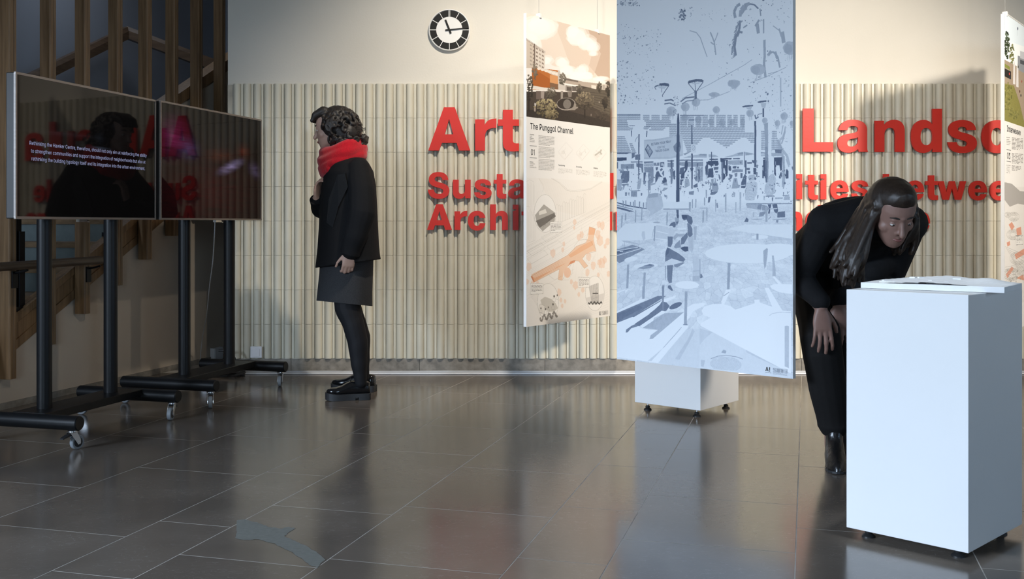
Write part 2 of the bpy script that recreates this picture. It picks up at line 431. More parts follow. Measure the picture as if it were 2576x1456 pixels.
# ------------------------------------------------------------------ flat outlines: printed type (advance : contours, 500 units to the em)
GLYPH_DATA = ''' 94
A240:8 0 101 254 138 254 231 0 198 0 144 151 132 186 116 239 123 239 106 185 95 151 43 0|55 71 55 99 185 99 185 71
B228:30 0 30 254 121 254 145 252 164 245 180 235 190 221 197 205 199 187 198 172 193 160 178 143 157 133 157 131 170 129 182 123 192 114 201 102 207 86 209 68 207 50 200 33 189 20 172 9 151 2 123 0|62 29 122 29 148 31 165 40 175 53 178 68 176 81 171 92 163 102 153 109 140 114 124 115 62 115|62 143 119 143 144 148 154 155 162 163 166 174 168 186 165 202 156 214 141 223 120 226 62 226
C255:134 -3 103 1 75 12 52 32 35 58 24 90 20 127 24 165 35 197 52 223 75 242 103 254 134 258 170 252 186 245 201 236 214 224 224 209 232 193 236 174 204 174 195 197 179 214 158 224 134 228 111 225 92 216 75 202 62 182 54 157 52 127 54 97 63 72 75 53 92 38 112 29 134 26 158 30 179 40 195 57 204 80 236 80 232 62 224 45 214 31 201 19 187 9 170 2 153 -2
D251:109 0 48 0 48 29 107 29 136 31 159 40 177 55 189 75 197 99 200 128 197 156 190 180 177 200 160 214 138 223 110 226 47 226 47 254 113 254 147 251 176 239 200 221 217 196 227 164 231 128 227 91 217 59 199 34 175 15 145 4|62 254 62 0 30 0 30 254
E209:30 0 30 254 186 254 186 226 62 226 62 143 178 143 178 114 62 114 62 29 188 29 188 0
F205:30 0 30 254 185 254 185 226 62 226 62 139 173 139 173 111 62 111 62 0
G260:134 -3 102 1 75 13 52 32 35 58 24 90 20 127 24 165 35 197 52 223 74 242 102 254 132 258 152 256 170 252 187 245 202 235 214 222 225 208 232 192 237 174 204 174 194 197 178 213 158 224 133 228 111 225 92 216 75 202 62 182 54 157 52 127 54 97 63 72 75 53 92 38 112 29 134 26 155 29 172 36 187 47 198 62 205 80 207 101 217 100 141 100 141 128 239 128 239 100 236 71 225 45 209 25 188 9 163 0
H258:30 0 30 254 62 254 62 144 196 144 196 254 228 254 228 0 196 0 196 116 62 116 62 0
I150:16 0 16 29 59 29 59 226 16 226 16 254 135 254 135 226 91 226 91 29 135 29 135 0
J198:93 -3 62 2 38 16 22 40 17 73 17 86 49 86 49 73 52 52 61 37 75 28 93 25 110 28 124 37 133 52 136 73 136 254 168 254 168 73 163 40 147 16 123 2
K233:52 73 52 108 70 131 87 152 106 172 182 254 224 254 116 138 114 138|30 0 30 254 62 254 62 167 62 112 62 97 62 0|186 0 94 130 114 155 224 0
L196:30 0 30 254 62 254 62 29 181 29 181 0
M314:30 0 30 254 76 254 139 94 144 79 150 61 156 42 161 24 154 24 159 41 165 61 171 79 176 94 238 254 284 254 284 0 252 0 252 145 252 163 253 184 253 207 253 229 256 229 249 205 241 181 234 161 228 145 171 0 143 0 85 145 80 160 72 181 65 204 56 229 59 229 60 208 60 186 61 164 61 145 61 0
N262:30 0 30 254 68 254 172 91 181 75 194 53 207 27 202 27 200 54 200 79 199 97 199 254 232 254 232 0 193 0 101 145 89 165 74 191 54 226 60 227 61 192 62 164 62 145 62 0
O267:133 -3 103 1 75 12 52 32 35 58 24 90 20 127 24 165 35 197 52 223 75 242 103 254 133 258 164 254 192 242 215 223 232 197 243 165 247 127 243 90 232 58 215 32 192 12 164 1|133 26 155 29 175 38 191 52 204 72 212 97 215 127 212 157 204 182 191 202 175 216 155 225 133 228 112 225 92 216 75 202 63 182 54 157 52 127 54 97 63 72 75 52 92 38 112 29
P222:30 0 30 254 118 254 144 252 166 244 183 231 195 215 202 195 204 174 202 152 195 133 183 116 166 104 144 96 118 93 55 93 55 121 116 121 134 123 149 128 159 136 167 147 171 160 172 174 171 188 167 201 159 211 148 219 134 224 116 226 62 226 62 0
Q267:123 80 156 80 185 42 192 32 234 -24 200 -24 173 13 166 23|133 -3 103 1 75 12 52 32 35 58 24 90 20 127 24 165 35 197 52 223 75 242 103 254 133 258 164 254 192 242 215 223 232 197 243 165 247 127 243 90 232 58 215 32 192 12 164 1|133 26 155 29 175 38 191 52 204 72 212 97 215 127 212 157 204 182 191 202 175 216 155 225 133 228 112 225 92 216 75 202 63 182 54 157 52 127 54 97 63 72 75 52 92 38 112 29
R224:30 0 30 254 118 254 145 252 167 244 183 232 195 217 202 198 205 176 202 154 195 136 183 120 166 109 145 101 118 99 48 99 48 128 117 128 135 129 149 133 160 141 167 150 171 162 173 176 171 190 167 202 159 212 149 220 134 224 116 226 62 226 62 0|177 0 115 115 151 115 214 0
S223:112 -4 86 -2 64 5 46 15 32 30 23 48 19 68 52 68 55 55 62 44 71 35 83 29 112 25 128 26 143 30 155 37 165 46 171 57 173 70 171 81 166 89 148 102 122 111 92 120 64 130 43 145 30 163 26 186 29 206 37 224 51 238 69 249 90 256 114 258 137 256 158 249 175 238 189 224 197 208 200 189 169 189 163 206 151 219 134 227 112 229 97 228 84 224 73 218 64 209 59 199 58 188 60 176 65 167 85 154 106 147 132 140 156 132 179 119 197 99 202 85 204 69 201 50 193 32 180 17 162 5 139 -2
T224:16 226 16 254 208 254 208 226 128 226 128 0 96 0 96 226
U259:129 -4 101 -1 77 8 57 22 42 40 33 62 30 87 30 254 62 254 62 89 64 72 70 57 80 44 94 34 110 28 129 26 149 28 165 34 179 44 188 57 194 72 196 89 196 254 229 254 229 87 226 62 216 40 201 22 182 8 157 -1
V240:102 0 8 254 42 254 96 103 108 69 124 15 117 15 133 69 145 103 197 254 231 254 139 0
W343:78 0 8 254 41 254 82 98 88 73 93 47 98 20 95 20 100 47 106 73 112 98 153 254 190 254 231 98 237 73 243 47 249 20 244 20 249 47 255 73 261 98 302 254 335 254 265 0 228 0 184 161 176 196 168 237 175 237 167 197 159 161 115 0
X237:9 0 109 142 109 118 15 254 52 254 89 200 102 181 112 164 122 146 116 146 126 164 136 181 149 200 187 254 223 254 129 119 129 143 228 0 191 0 146 65 134 83 125 98 115 116 122 116 113 98 103 83 91 65 46 0
Y236:102 0 102 104 8 254 46 254 96 172 111 146 125 115 112 115 126 146 140 172 191 254 228 254 134 104 134 0
Z219:21 0 21 23 137 193 153 215 170 238 174 227 143 226 111 226 20 226 20 254 198 254 198 231 84 64 67 40 49 17 45 27 76 28 107 29 200 29 200 0
a195:80 -4 63 -3 47 2 34 11 24 22 17 37 15 54 17 69 22 80 29 90 39 97 63 105 89 110 117 113 133 117 136 121 138 127 138 128 133 148 120 161 98 165 75 161 59 150 50 137 20 146 29 161 39 173 52 182 66 188 97 192 119 190 143 180 153 172 161 160 167 145 168 126 168 0 138 0 138 26 136 26 126 12 108 1|85 23 101 24 114 29 124 37 132 47 136 57 138 69 138 95 130 91 116 88 100 86 88 84 67 79 52 70 47 62 46 52 51 36 65 26
b212:115 -4 99 -3 86 2 69 16 59 29 56 29 56 0 26 0 26 254 57 254 57 160 59 160 69 173 86 186 98 191 115 192 137 189 156 180 173 166 185 146 193 122 195 94 193 66 185 42 173 23 157 8 137 -1|110 23 126 26 140 33 150 44 158 58 163 75 164 95 163 114 158 131 150 145 140 156 126 163 110 165 94 163 81 156 70 145 62 131 58 114 56 95 58 75 63 58 70 43 81 32 94 26
c198:104 -4 79 -1 58 8 41 23 28 43 20 66 17 94 20 122 28 146 41 165 58 180 79 189 104 192 130 189 153 178 170 161 181 138 151 131 145 145 135 155 121 162 104 165 86 162 73 155 62 144 54 129 50 112 48 94 50 75 54 59 62 44 73 33 86 26 104 23 121 26 135 33 146 44 152 59 181 51 171 28 153 11 130 0
d212:98 -4 75 -1 56 8 40 23 27 42 20 66 17 94 20 122 27 146 40 166 56 180 75 189 98 192 114 191 126 186 144 173 153 160 155 160 155 254 186 254 186 0 156 0 156 29 153 29 143 16 126 2 114 -3|102 23 118 26 132 32 142 43 150 58 154 75 156 95 154 114 150 131 142 145 132 156 118 163 102 165 86 163 72 156 62 145 54 131 50 114 48 95 50 75 54 58 62 44 73 33 86 26
e202:106 -4 80 -1 58 8 41 23 28 42 20 66 17 93 20 121 28 145 40 165 58 180 78 189 103 192 133 187 147 180 160 170 170 157 179 141 184 121 186 97 186 85 37 85 37 110 169 110 155 101 153 119 149 134 141 147 131 157 118 163 103 165 87 163 73 157 62 147 54 135 50 121 48 105 48 89 50 69 55 53 64 40 76 31 90 25 106 23 127 26 143 36 153 53 182 45 177 32 168 20 156 10 141 2 125 -3
f127:114 190 114 164 3 164 3 190|40 0 40 216 42 231 48 243 57 252 68 259 94 265 111 263 121 260 114 234 107 236 97 237 85 235 77 230 72 221 71 209 71 0
g213:103 -75 84 -74 67 -70 41 -55 25 -35 51 -20 61 -33 77 -44 103 -49 124 -46 141 -38 152 -23 156 -3 156 34 153 34 143 21 126 8 114 4 97 2 76 5 56 13 40 27 28 45 20 68 17 96 20 123 27 147 40 166 56 180 76 189 98 192 114 191 127 186 144 173 154 159 157 159 157 190 186 190 186 -4 183 -27 175 -45 162 -59 145 -68 125 -73|102 30 118 32 132 38 142 47 150 61 155 77 156 96 155 115 150 132 142 146 132 156 119 163 102 165 86 163 73 156 62 145 54 131 50 115 48 96 50 78 54 61 62 48 73 38 86 32
h205:57 113 57 0 26 0 26 254 57 254 57 144 51 144 62 166 76 181 94 189 114 192 132 190 148 184 161 174 170 160 177 142 179 120 179 0 148 0 148 118 145 137 136 152 123 161 105 165 92 163 80 159 71 151 63 141 58 129
i83:26 0 26 190 57 190 57 0|42 221 34 223 27 227 22 234 21 242 22 249 27 256 34 260 42 262 50 260 57 256 62 249 63 242 62 234 57 227 50 223
j83:26 190 57 190 57 -15 55 -31 51 -45 43 -56 32 -65 19 -70 2 -71 -5 -71 -5 -43 1 -43 12 -42 20 -36 25 -27 26 -15|42 221 34 223 27 227 22 234 20 242 22 249 27 256 34 260 42 262 50 260 57 256 61 249 63 242 61 234 57 227 50 223
k190:55 68 55 106 60 106 142 190 180 190 92 100 89 100|26 0 26 254 57 254 57 0|147 0 74 93 96 114 186 0
l95:70 -1 50 2 37 10 29 24 26 42 26 254 57 254 57 49 60 31 65 27 73 26 80 26 85 27 90 1 81 0
m305:26 0 26 190 56 190 56 148 54 148 59 162 66 173 86 188 110 193 129 190 144 180 154 166 160 147 156 147 161 160 169 172 190 187 218 193 234 191 249 186 261 177 270 164 276 148 278 128 278 0 248 0 248 127 245 145 236 156 224 163 209 165 197 164 187 160 173 145 168 124 168 0 137 0 137 130 134 144 126 156 115 163 100 165 79 160 70 154 63 145 58 133 57 119 57 0
n205:57 113 57 0 26 0 26 190 56 190 56 144 51 144 62 166 76 181 94 189 114 192 132 190 147 184 160 174 170 160 176 142 179 120 179 0 148 0 148 118 145 137 136 152 123 161 105 165 92 163 80 159 71 151 63 141 58 129
o208:104 -4 79 -1 58 8 41 23 28 43 20 66 17 94 20 122 28 146 41 165 58 180 79 189 104 192 128 189 149 180 167 165 180 146 188 122 191 94 188 66 180 43 167 23 149 8 128 -1|104 23 121 26 135 33 146 44 154 59 158 75 160 94 158 112 154 129 146 144 135 155 121 162 104 165 86 162 73 155 62 144 54 129 50 112 48 94 50 75 54 59 62 44 73 33 86 26
p212:26 -71 26 190 56 190 56 160 59 160 69 173 86 186 98 191 115 192 137 189 156 180 173 166 185 146 193 122 195 94 193 66 185 42 173 23 157 8 137 -1 115 -4 99 -3 86 2 69 16 59 29 57 29 57 -71|110 23 126 26 140 33 150 44 158 58 163 75 164 95 163 114 158 131 150 145 140 156 126 163 110 165 94 163 81 156 70 145 62 131 58 114 56 95 58 75 63 58 70 43 81 32 94 26
q212:186 -71 155 -71 155 29 153 29 143 16 126 2 114 -3 98 -4 75 -1 56 8 40 23 27 42 20 66 17 94 20 122 27 146 40 166 56 180 75 189 98 192 114 191 126 186 144 173 153 160 156 160 156 190 186 190|102 23 118 26 132 32 142 43 150 58 154 75 156 95 154 114 150 131 142 145 132 156 118 163 102 165 86 163 72 156 62 145 54 131 50 114 48 95 50 75 54 58 62 44 73 33 86 26
r130:26 0 26 190 56 190 56 160 58 160 65 173 76 184 90 190 107 192 115 192 122 192 122 161 115 162 103 163 91 161 80 157 70 151 63 142 58 131 57 118 57 0
s182:91 -4 72 -3 56 2 42 9 31 19 23 32 18 47 47 53 53 40 62 30 75 25 91 23 108 25 122 31 131 40 134 51 132 60 127 68 118 74 106 78 75 85 52 93 36 104 27 119 23 137 26 152 33 166 43 177 58 185 74 190 94 192 112 191 127 186 140 179 149 170 162 145 134 139 129 149 121 158 110 164 94 166 78 164 65 158 57 150 54 139 56 129 62 122 86 111 115 105 137 97 153 86 162 71 166 53 163 37 156 24 145 12 130 3 112 -2
t114:102 190 102 164 3 164 3 190|32 236 63 236 63 49 64 38 68 31 75 26 85 25 93 26 101 27 107 1 96 -1 84 -2 62 1 46 11 36 26 32 46
u205:91 -3 73 -1 57 5 44 15 35 29 28 47 26 69 26 190 57 190 57 72 60 52 68 37 82 28 100 25 113 27 125 31 134 38 142 48 146 61 148 76 148 190 179 190 179 0 149 0 149 46 154 46 143 23 129 8 111 0
v195:81 0 9 190 42 190 83 78 93 43 103 10 92 10 101 43 112 78 152 190 186 190 113 0
w284:69 0 11 190 44 190 67 107 77 68 88 21 82 21 93 67 103 107 126 190 158 190 181 107 191 68 201 21 196 21 206 68 217 107 240 190 272 190 215 0 184 0 159 86 152 112 145 140 138 169 145 169 138 140 131 112 124 86 99 0
x189:10 0 86 109 86 86 14 190 50 190 74 153 90 127 104 103 88 103 101 127 117 153 141 190 176 190 104 84 104 107 179 0 143 0 115 43 100 68 86 91 102 91 89 68 74 43 46 0
y195:24 -69 31 -43 36 -44 52 -44 65 -37 75 -18 81 -1 9 190 42 190 83 78 93 43 103 10 92 10 101 43 112 78 153 190 186 190 102 -29 88 -54 70 -68 46 -73 32 -72
z190:21 0 21 23 127 160 127 161 24 161 24 190 166 190 166 165 63 30 63 28 169 28 169 0
0227:113 -3 87 0 65 12 47 31 34 57 27 89 24 127 27 165 35 197 48 223 65 242 87 254 113 258 139 254 161 242 179 223 192 197 200 165 203 127 200 89 192 57 179 31 162 12 140 0|113 25 131 28 145 37 157 52 165 72 170 97 172 127 170 157 165 182 157 203 145 218 131 227 113 230 96 227 82 218 70 203 62 182 56 157 55 127 56 97 62 72 70 52 82 37 96 28
1227:38 0 38 27 195 27 195 0|138 254 138 0 106 0 106 224 105 224 43 179 43 213 99 254
2227:32 0 32 24 117 114 141 141 155 163 160 186 159 198 154 209 146 218 137 224 112 230 98 228 86 224 77 216 69 207 65 195 64 181 33 181 35 202 43 221 55 237 72 248 91 255 112 258 134 255 153 248 169 237 181 223 188 205 191 186 185 159 168 129 133 90 76 30 76 28 195 28 195 0
3227:109 -3 87 -1 66 5 49 15 35 29 26 46 22 66 55 66 57 54 63 44 72 35 83 30 109 25 138 30 149 37 157 46 163 58 165 72 163 86 158 98 150 109 137 117 121 122 101 124 78 124 78 150 144 224 144 226 35 226 35 254 186 254 186 230 106 139 106 144 132 144 154 138 172 127 185 111 194 93 196 72 194 51 185 33 172 18 154 6 133 -1
4227:20 53 20 79 123 254 155 254 54 83 54 81 207 81 207 53|141 0 141 61 141 73 141 159 171 159 171 0
5227:111 -3 89 -1 70 6 54 16 41 30 33 47 30 65 61 65 64 54 69 44 87 30 111 25 125 27 138 32 149 41 157 52 162 66 164 81 162 97 157 111 148 122 137 131 124 137 109 138 84 134 64 123 34 126 48 254 183 254 183 226 75 226 67 151 68 151 89 162 115 167 131 165 147 160 161 153 172 143 182 130 189 116 194 99 195 82 193 58 184 38 171 21 154 8 134 -1
6227:113 -3 91 -1 71 7 55 20 42 37 34 58 32 81 34 100 40 119 69 170 126 254 161 254 75 131 73 131 83 144 98 153 117 157 139 155 158 147 173 136 185 120 192 101 194 79 192 56 184 36 171 20 155 7 135 -1|113 24 127 26 139 31 149 40 157 51 162 64 164 79 162 94 157 107 149 118 139 126 127 131 113 133 99 131 87 126 77 118 69 107 64 94 62 79 64 64 69 51 77 40 87 31 99 26
7227:48 0 162 224 162 226 31 226 31 254 195 254 195 224 82 0
8227:113 -3 89 -1 68 6 50 17 37 31 29 48 26 68 28 83 33 98 40 110 51 121 63 128 76 132 76 133 59 141 46 154 38 171 35 190 38 209 45 225 57 239 73 249 92 256 113 258 134 256 153 249 169 239 181 225 188 209 191 190 188 171 180 154 167 141 150 133 150 132 164 128 176 121 186 110 194 98 199 83 200 68 198 48 189 31 176 17 158 6 137 -1|113 25 129 26 142 30 153 37 161 46 167 57 168 69 167 83 161 94 153 104 141 111 128 116 113 118 98 116 85 111 73 104 65 94 59 83 58 69 59 57 64 46 73 37 84 30 97 26|113 145 137 150 146 157 154 165 158 176 160 188 158 200 154 210 147 218 138 225 113 230 89 225 79 218 72 210 68 200 66 188 68 176 72 165 79 157 89 150
9227:113 258 135 255 155 247 171 234 184 217 192 197 194 173 192 155 186 135 158 84 100 0 65 0 151 124 154 124 144 111 128 101 109 97 87 100 69 107 53 119 41 134 34 154 32 176 34 198 42 218 55 235 71 247 91 255|113 230 99 228 87 223 77 215 69 204 64 191 63 176 64 161 69 148 77 137 87 129 99 123 113 122 127 123 139 129 149 137 157 147 162 160 164 175 162 190 157 204 150 215 139 223 127 228
.94:48 -2 39 -1 31 4 26 12 25 20 26 29 31 37 39 42 48 43 56 42 64 37 69 29 71 20 69 12 64 4 56 -1
,94:19 -60 34 36 68 36 42 -60
!98:34 80 32 254 66 254 64 80|49 -2 40 -1 33 4 28 12 26 20 28 29 33 37 40 42 49 43 58 42 65 37 70 29 72 20 70 12 65 4 58 -1
(137:45 103 50 162 66 221 88 270 118 270 95 214 81 157 76 103 80 57 94 8 118 -48 88 -48 69 -11 56 27 47 66
)137:19 -48 43 9 57 58 61 103 56 157 41 214 19 270 48 270 71 221 86 162 92 103 89 65 81 27 67 -11 48 -48
\'103:39 159 35 254 68 254 64 159
-227:168 122 168 94 57 94 57 122
/125:117 266 36 -38 7 -38 89 266
&224:98 -3 75 -1 55 6 39 17 27 31 20 48 17 67 19 82 24 95 42 117 70 139 108 168 118 176 127 187 131 202 129 214 123 223 113 228 101 230 84 227 73 216 68 199 73 182 84 164 102 142 219 0 182 0 86 116 61 146 44 172 39 185 38 199 40 215 45 229 55 241 67 249 82 255 100 257 118 255 133 249 145 241 154 230 160 217 162 202 158 181 146 162 128 146 77 109 55 87 50 77 48 66 50 54 55 44 62 35 72 29 83 25 96 23 111 25 126 30 151 48 160 61 168 76 173 93 174 112 204 112 202 90 198 72 185 46 173 31 166 23 153 12 136 3 117 -2'''
GLYPHS = {}
for _line in GLYPH_DATA.split('\n'):
    _ch, _rest = _line[0], _line[1:]
    if ':' in _rest:
        _a, _cs = _rest.split(':')
        cs = []
        for c in _cs.split('|'):
            q = [int(x) for x in c.split()]
            cs.append([(q[i] / 500.0, q[i + 1] / 500.0) for i in range(0, len(q), 2)])
        GLYPHS[_ch] = (int(_a) / 500.0, cs)
    else:
        GLYPHS[_ch] = (int(_rest) / 500.0, [])


GLYPHS['1'] = (0.37, [[(0.180, 0.0), (0.180, 0.395), (0.070, 0.395), (0.070, 0.437), (0.150, 0.452), (0.188, 0.508), (0.238, 0.508), (0.238, 0.0)]])


def fatten(c, d):
    """moves an outline outwards by d (outer contours run clockwise in the data)."""
    n = len(c)
    out = []
    for i in range(n):
        p0, p1, p2 = Vector(c[i - 1]), Vector(c[i]), Vector(c[(i + 1) % n])
        a, b = (p1 - p0), (p2 - p1)
        if a.length < 1e-6 or b.length < 1e-6:
            out.append(tuple(p1)); continue
        a.normalize(); b.normalize()
        na, nb = Vector((-a.y, a.x)), Vector((-b.y, b.x))
        m = (na + nb)
        if m.length < 0.3:
            m = na
        m.normalize()
        k = d / max(0.5, m.dot(na))
        out.append(tuple(p1 + m * k))
    return out


def area2(c):
    return sum(c[i - 1][0] * c[i][1] - c[i][0] * c[i - 1][1] for i in range(len(c)))


TESS = {}


def inside(p, c):
    r = False
    for i in range(len(c)):
        (ax, ay), (bx, by) = c[i - 1], c[i]
        if (ay > p[1]) != (by > p[1]) and p[0] < (bx - ax) * (p[1] - ay) / (by - ay) + ax:
            r = not r
    return r


def islands(cs):
    """triangles for outlines with holes; separate islands (the dot of an i) are filled one by one."""
    start = [sum(len(c) for c in cs[:i]) for i in range(len(cs))]
    tris = []
    for i, c in enumerate(cs):
        if sum(inside(c[0], d) for j, d in enumerate(cs) if j != i) % 2:
            continue
        grp = [i] + [j for j, d in enumerate(cs) if j != i and inside(d[0], c)]
        idx = [start[j] + k for j in grp for k in range(len(cs[j]))]
        for t in tessellate_polygon([[Vector((p[0], p[1], 0)) for p in cs[j]] for j in grp]):
            tris.append(tuple(idx[k] for k in t))
    return tris



def glyph_tris(ch, bold):
    key = (ch, bold)
    if key not in TESS:
        adv, cs = GLYPHS[ch]
        if bold and cs:
            sgn = -1 if area2(max(cs, key=lambda c: abs(area2(c)))) > 0 else 1
            cs = [fatten(c, bold * sgn) for c in cs]
        flat = [p for c in cs for p in c]
        tris = islands(cs)
        TESS[key] = (adv, flat, [tuple(t) for t in tris])
    return TESS[key]


def text_width(s, bold=0.0):
    return sum(GLYPHS[c][0] + bold * 1.2 for c in s)


def put_text(mb, s, F, x, y, size, bold=0.0, sx=1.0, align='l', fit=None):
    """flat type into mb; F maps board coordinates (x right, y up) to 3D."""
    wd = text_width(s, bold) * size * sx
    if fit:
        sx *= fit / wd
        wd = fit
    if align == 'c':
        x -= wd / 2
    if align == 'r':
        x -= wd
    for ch in s:
        adv, pts, tris = glyph_tris(ch, bold)
        if pts:
            mb.add([F(x + p[0] * size * sx, y + p[1] * size) for p in pts], tris)
        x += (adv + bold * 1.2) * size * sx
    return x

# ------------------------------------------------------------------ the room
Y_WALL = 7.07
WALL_L = -1.907
TZ0, TZ1 = 0.0967, 1.936
# back wall
wb = obj('wall_back', MB().span((WALL_L, Y_WALL, 0), (4.6, 7.19, 3.6)), M['plaster'], kind='structure')
obj('mortar_bed', MB().span((WALL_L, Y_WALL - 0.004, TZ0 - 0.003), (4.6, Y_WALL + 0.002, TZ1 - 0.006)), M['mortar'], wb)
# half round glazed tiles in eight courses
PITCH_PX, TILE_PX, T0_PX = 25.67, 18.0, 2022.7
ky = 7.04 / FOC
half = TILE_PX * ky / 2
CH = (TZ1 - TZ0) / 8
prof = []
for i in range(9):
    a = PI * i / 8
    prof.append((half * math.cos(a), -0.030 * max(0.0, math.sin(a)) ** 0.75))
tm = MB()
g = 0.0007
tm.prism(prof, g, CH - g)
# thin raised flank strip beside the round, as the tiles have
tm.prism([(half + 0.0185, 0.001), (half + 0.0170, -0.0095), (half + 0.0035, -0.0095), (half + 0.0020, 0.001)][::-1], g, CH - g)
tile_mesh = mesh_of('tile', tm, 40, True)
tile_mesh.materials.append(M['tile'])
rest = MB()
HIDE = [(400, 200, 660, 552), (795, 270, 955, 775), (845, 770, 935, 905), (1316, 30, 1533, 822), (1548, 0, 2003, 950),
        (2150, 470, 2310, 905), (2130, 700, 2576, 905), (2516, 30, 2576, 905), (540, 552, 585, 905)]
n_single = 0
for col in range(-57, 24):
    x = (T0_PX + col * PITCH_PX - CX) * ky + half
    if x - half < WALL_L or x > 4.5:
        continue
    for row in range(8):
        z = TZ0 + row * CH
        px = CX + x / ky
        py0, py1 = HORIZON + (1 - z) / ky, HORIZON + (1 - z - CH) / ky
        hid = False
        for (a, b, c, d) in HIDE:
            if a <= px <= c and max(0, min(d, py0) - max(b, py1)) > 0.75 * (py0 - py1):
                hid = True
        if hid or px > 2590 or n_single >= 300:
            b = len(rest.v)
            rest.v += [(p[0] + x, p[1] + Y_WALL, p[2] + z) for p in tm.v]
            rest.f += [tuple(i + b for i in f) for f in tm.f]
        else:
            o = bpy.data.objects.new('tile', tile_mesh)
            COL.objects.link(o)
            o.parent = wb
            o.location = (x, Y_WALL, z)
            n_single += 1
ro = obj('tile_field', rest, M['tile'], wb, smooth=40, recalc=True, kind='stuff')

# stone skirting pieces under the tiles
xs = [WALL_L, -1.48, -0.62, 0.22, 1.08, 1.94, 2.80, 3.66, 4.6]
bb = bpy.data.objects.new('baseboard_back', None)
COL.objects.link(bb)
bb['kind'] = 'structure'
for a, b in zip(xs, xs[1:]):
    obj('skirting_stone', MB().span((a + 0.001, 7.058, 0.0), (b - 0.001, Y_WALL - 0.001, TZ0 - 0.006)), M['skirting'], bb, bevel=0.002)

# left wall (under the stair), in the direction of the floor joints
S_W = -4.165


def strg(t):          # top edge of the stair string
    return 0.496 + 0.515 * (t - 4.817)


def F_left(p):        # (t, z, s) -> world
    return ST(p.z, p.x, p.y)


ST_H = 0.175          # string height, measured vertically
T_END = 8.6
poly = [(1.0, 0.0), (T_END, 0.0), (T_END, strg(T_END) - ST_H), (3.75, 0.02), (3.7, 0.0)]
poly = [(3.86, 0.0), (T_END, 0.0), (T_END, strg(T_END) - ST_H)]
obj('wall_left', MB().prism(poly, S_W - 0.09, S_W, F_left), M['stair_plaster'], recalc=True, kind='structure')
# solid upper balustrade: plaster between the string and its capping from t = 5.95 on
t0 = 5.93
cap = lambda t: strg(t) + 0.60
poly = [(t0, strg(t0) - 0.06), (T_END, strg(T_END) - 0.06), (T_END, cap(T_END) - 0.06), (t0, cap(t0) - 0.06)]
obj('wall_balustrade', MB().prism(poly, S_W - 0.09, S_W - 0.02, F_left), M['stair_plaster'], recalc=True, kind='structure')
obj('baseboard_left', MB().prism([(3.9, 0.0), (T_END, 0.0), (T_END, 0.035), (3.9, 0.035)], S_W, S_W + 0.008, F_left), M['skirting'], recalc=True, kind='structure')
# walls round the stair well
obj('wall_stair', MB().prism([(1.0, 0.0), (11.0, 0.0), (11.0, 3.6), (1.0, 3.6)], -5.72, -5.60, F_left), M['grey_plaster'], recalc=True, kind='structure')
a, b = ST(-5.6, 9.3), ST(-2.4, 9.3)
Fe = lambda p: ST(p.x, p.z, p.y)
obj('wall_landing', MB().prism([(-5.6, 0.0), (-2.3, 0.0), (-2.3, 3.6), (-5.6, 3.6)], 9.3, 9.4, Fe), M['grey_plaster'], recalc=True, kind='structure')
obj('trim_landing', MB().prism([(-4.1, 2.02), (-2.3, 2.02), (-2.3, 2.06), (-4.1, 2.06)], 9.27, 9.3, Fe), M['black_steel'], recalc=True, kind='structure')

# floor: a bed of grout and slabs that are parts
fl = obj('floor', MB().span((-6.5, -3.4, -0.06), (4.6, 9.5, -0.0003)), M['grout'], kind='structure')
fl.data.materials[0] = M['grout']
rows = {
    (-4.25, -3.72): [3.3, 4.06, 4.9, 5.8, 6.6],
    (-3.72, -3.178): [3.25, 4.06, 4.75, 5.55, 6.4],
    (-3.178, -2.645): [2.6, 3.402, 4.283, 5.143, 5.95, 6.8],
    (-2.645, -2.096): [2.907, 3.75, 4.435, 5.27, 6.1, 6.9],
    (-2.096, -1.827): [2.566, 3.093, 3.819, 4.636, 5.06, 5.9, 6.5],
    (-1.827, -1.372): [2.795, 3.373, 4.325, 4.92, 5.62, 6.4],
    (-1.372, -0.835): [2.881, 3.487, 4.113, 4.851, 5.478, 6.2],
    (-0.835, -0.562): [2.45, 3.043, 3.638, 4.303, 5.01, 5.70, 6.35],
    (-0.562, -0.033): [2.70, 3.31, 3.875, 4.697, 5.30, 5.972, 6.6],
    (-0.033, 0.487): [2.72, 3.588, 4.503, 5.30, 6.13, 6.75],
    (0.487, 1.02): [2.5, 3.313, 4.0, 4.8, 5.5, 6.3],
    (1.02, 1.55): [2.8, 3.6, 4.4, 5.2, 6.0, 6.7],
    (1.55, 1.82): [3.0, 3.7, 4.5, 5.3, 6.0],
    (1.82, 2.36): [3.3, 4.1, 4.9, 5.7, 6.4],
}


def clip_y(poly, ymax):
    out = []
    for i in range(len(poly)):
        a, b = poly[i - 1], poly[i]
        ia, ib = a.y <= ymax, b.y <= ymax
        if ia != ib:
            k = (ymax - a.y) / (b.y - a.y)
            out.append(a + (b - a) * k)
        if ib:
            out.append(b)
    return out


for (s0, s1), ts in rows.items():
    ts = [ts[0] - 0.75] + ts + [ts[-1] + 0.8, ts[-1] + 1.6]
    for t_a, t_b in zip(ts, ts[1:]):
        j = 0.0018
        a, b = max(s0 + j, S_W + 0.002), s1 - j
        if b - a < 0.02:
            continue
        q = [ST(a, t_a + j), ST(b, t_a + j), ST(b, t_b - j), ST(a, t_b - j)]
        q = clip_y(q, 7.056)
        if len(q) < 3:
            continue
        obj('floor_tile', MB().prism([(p.x, p.y) for p in q], -0.02, random.uniform(-0.0002, 0.0002)), M['floor'], fl)

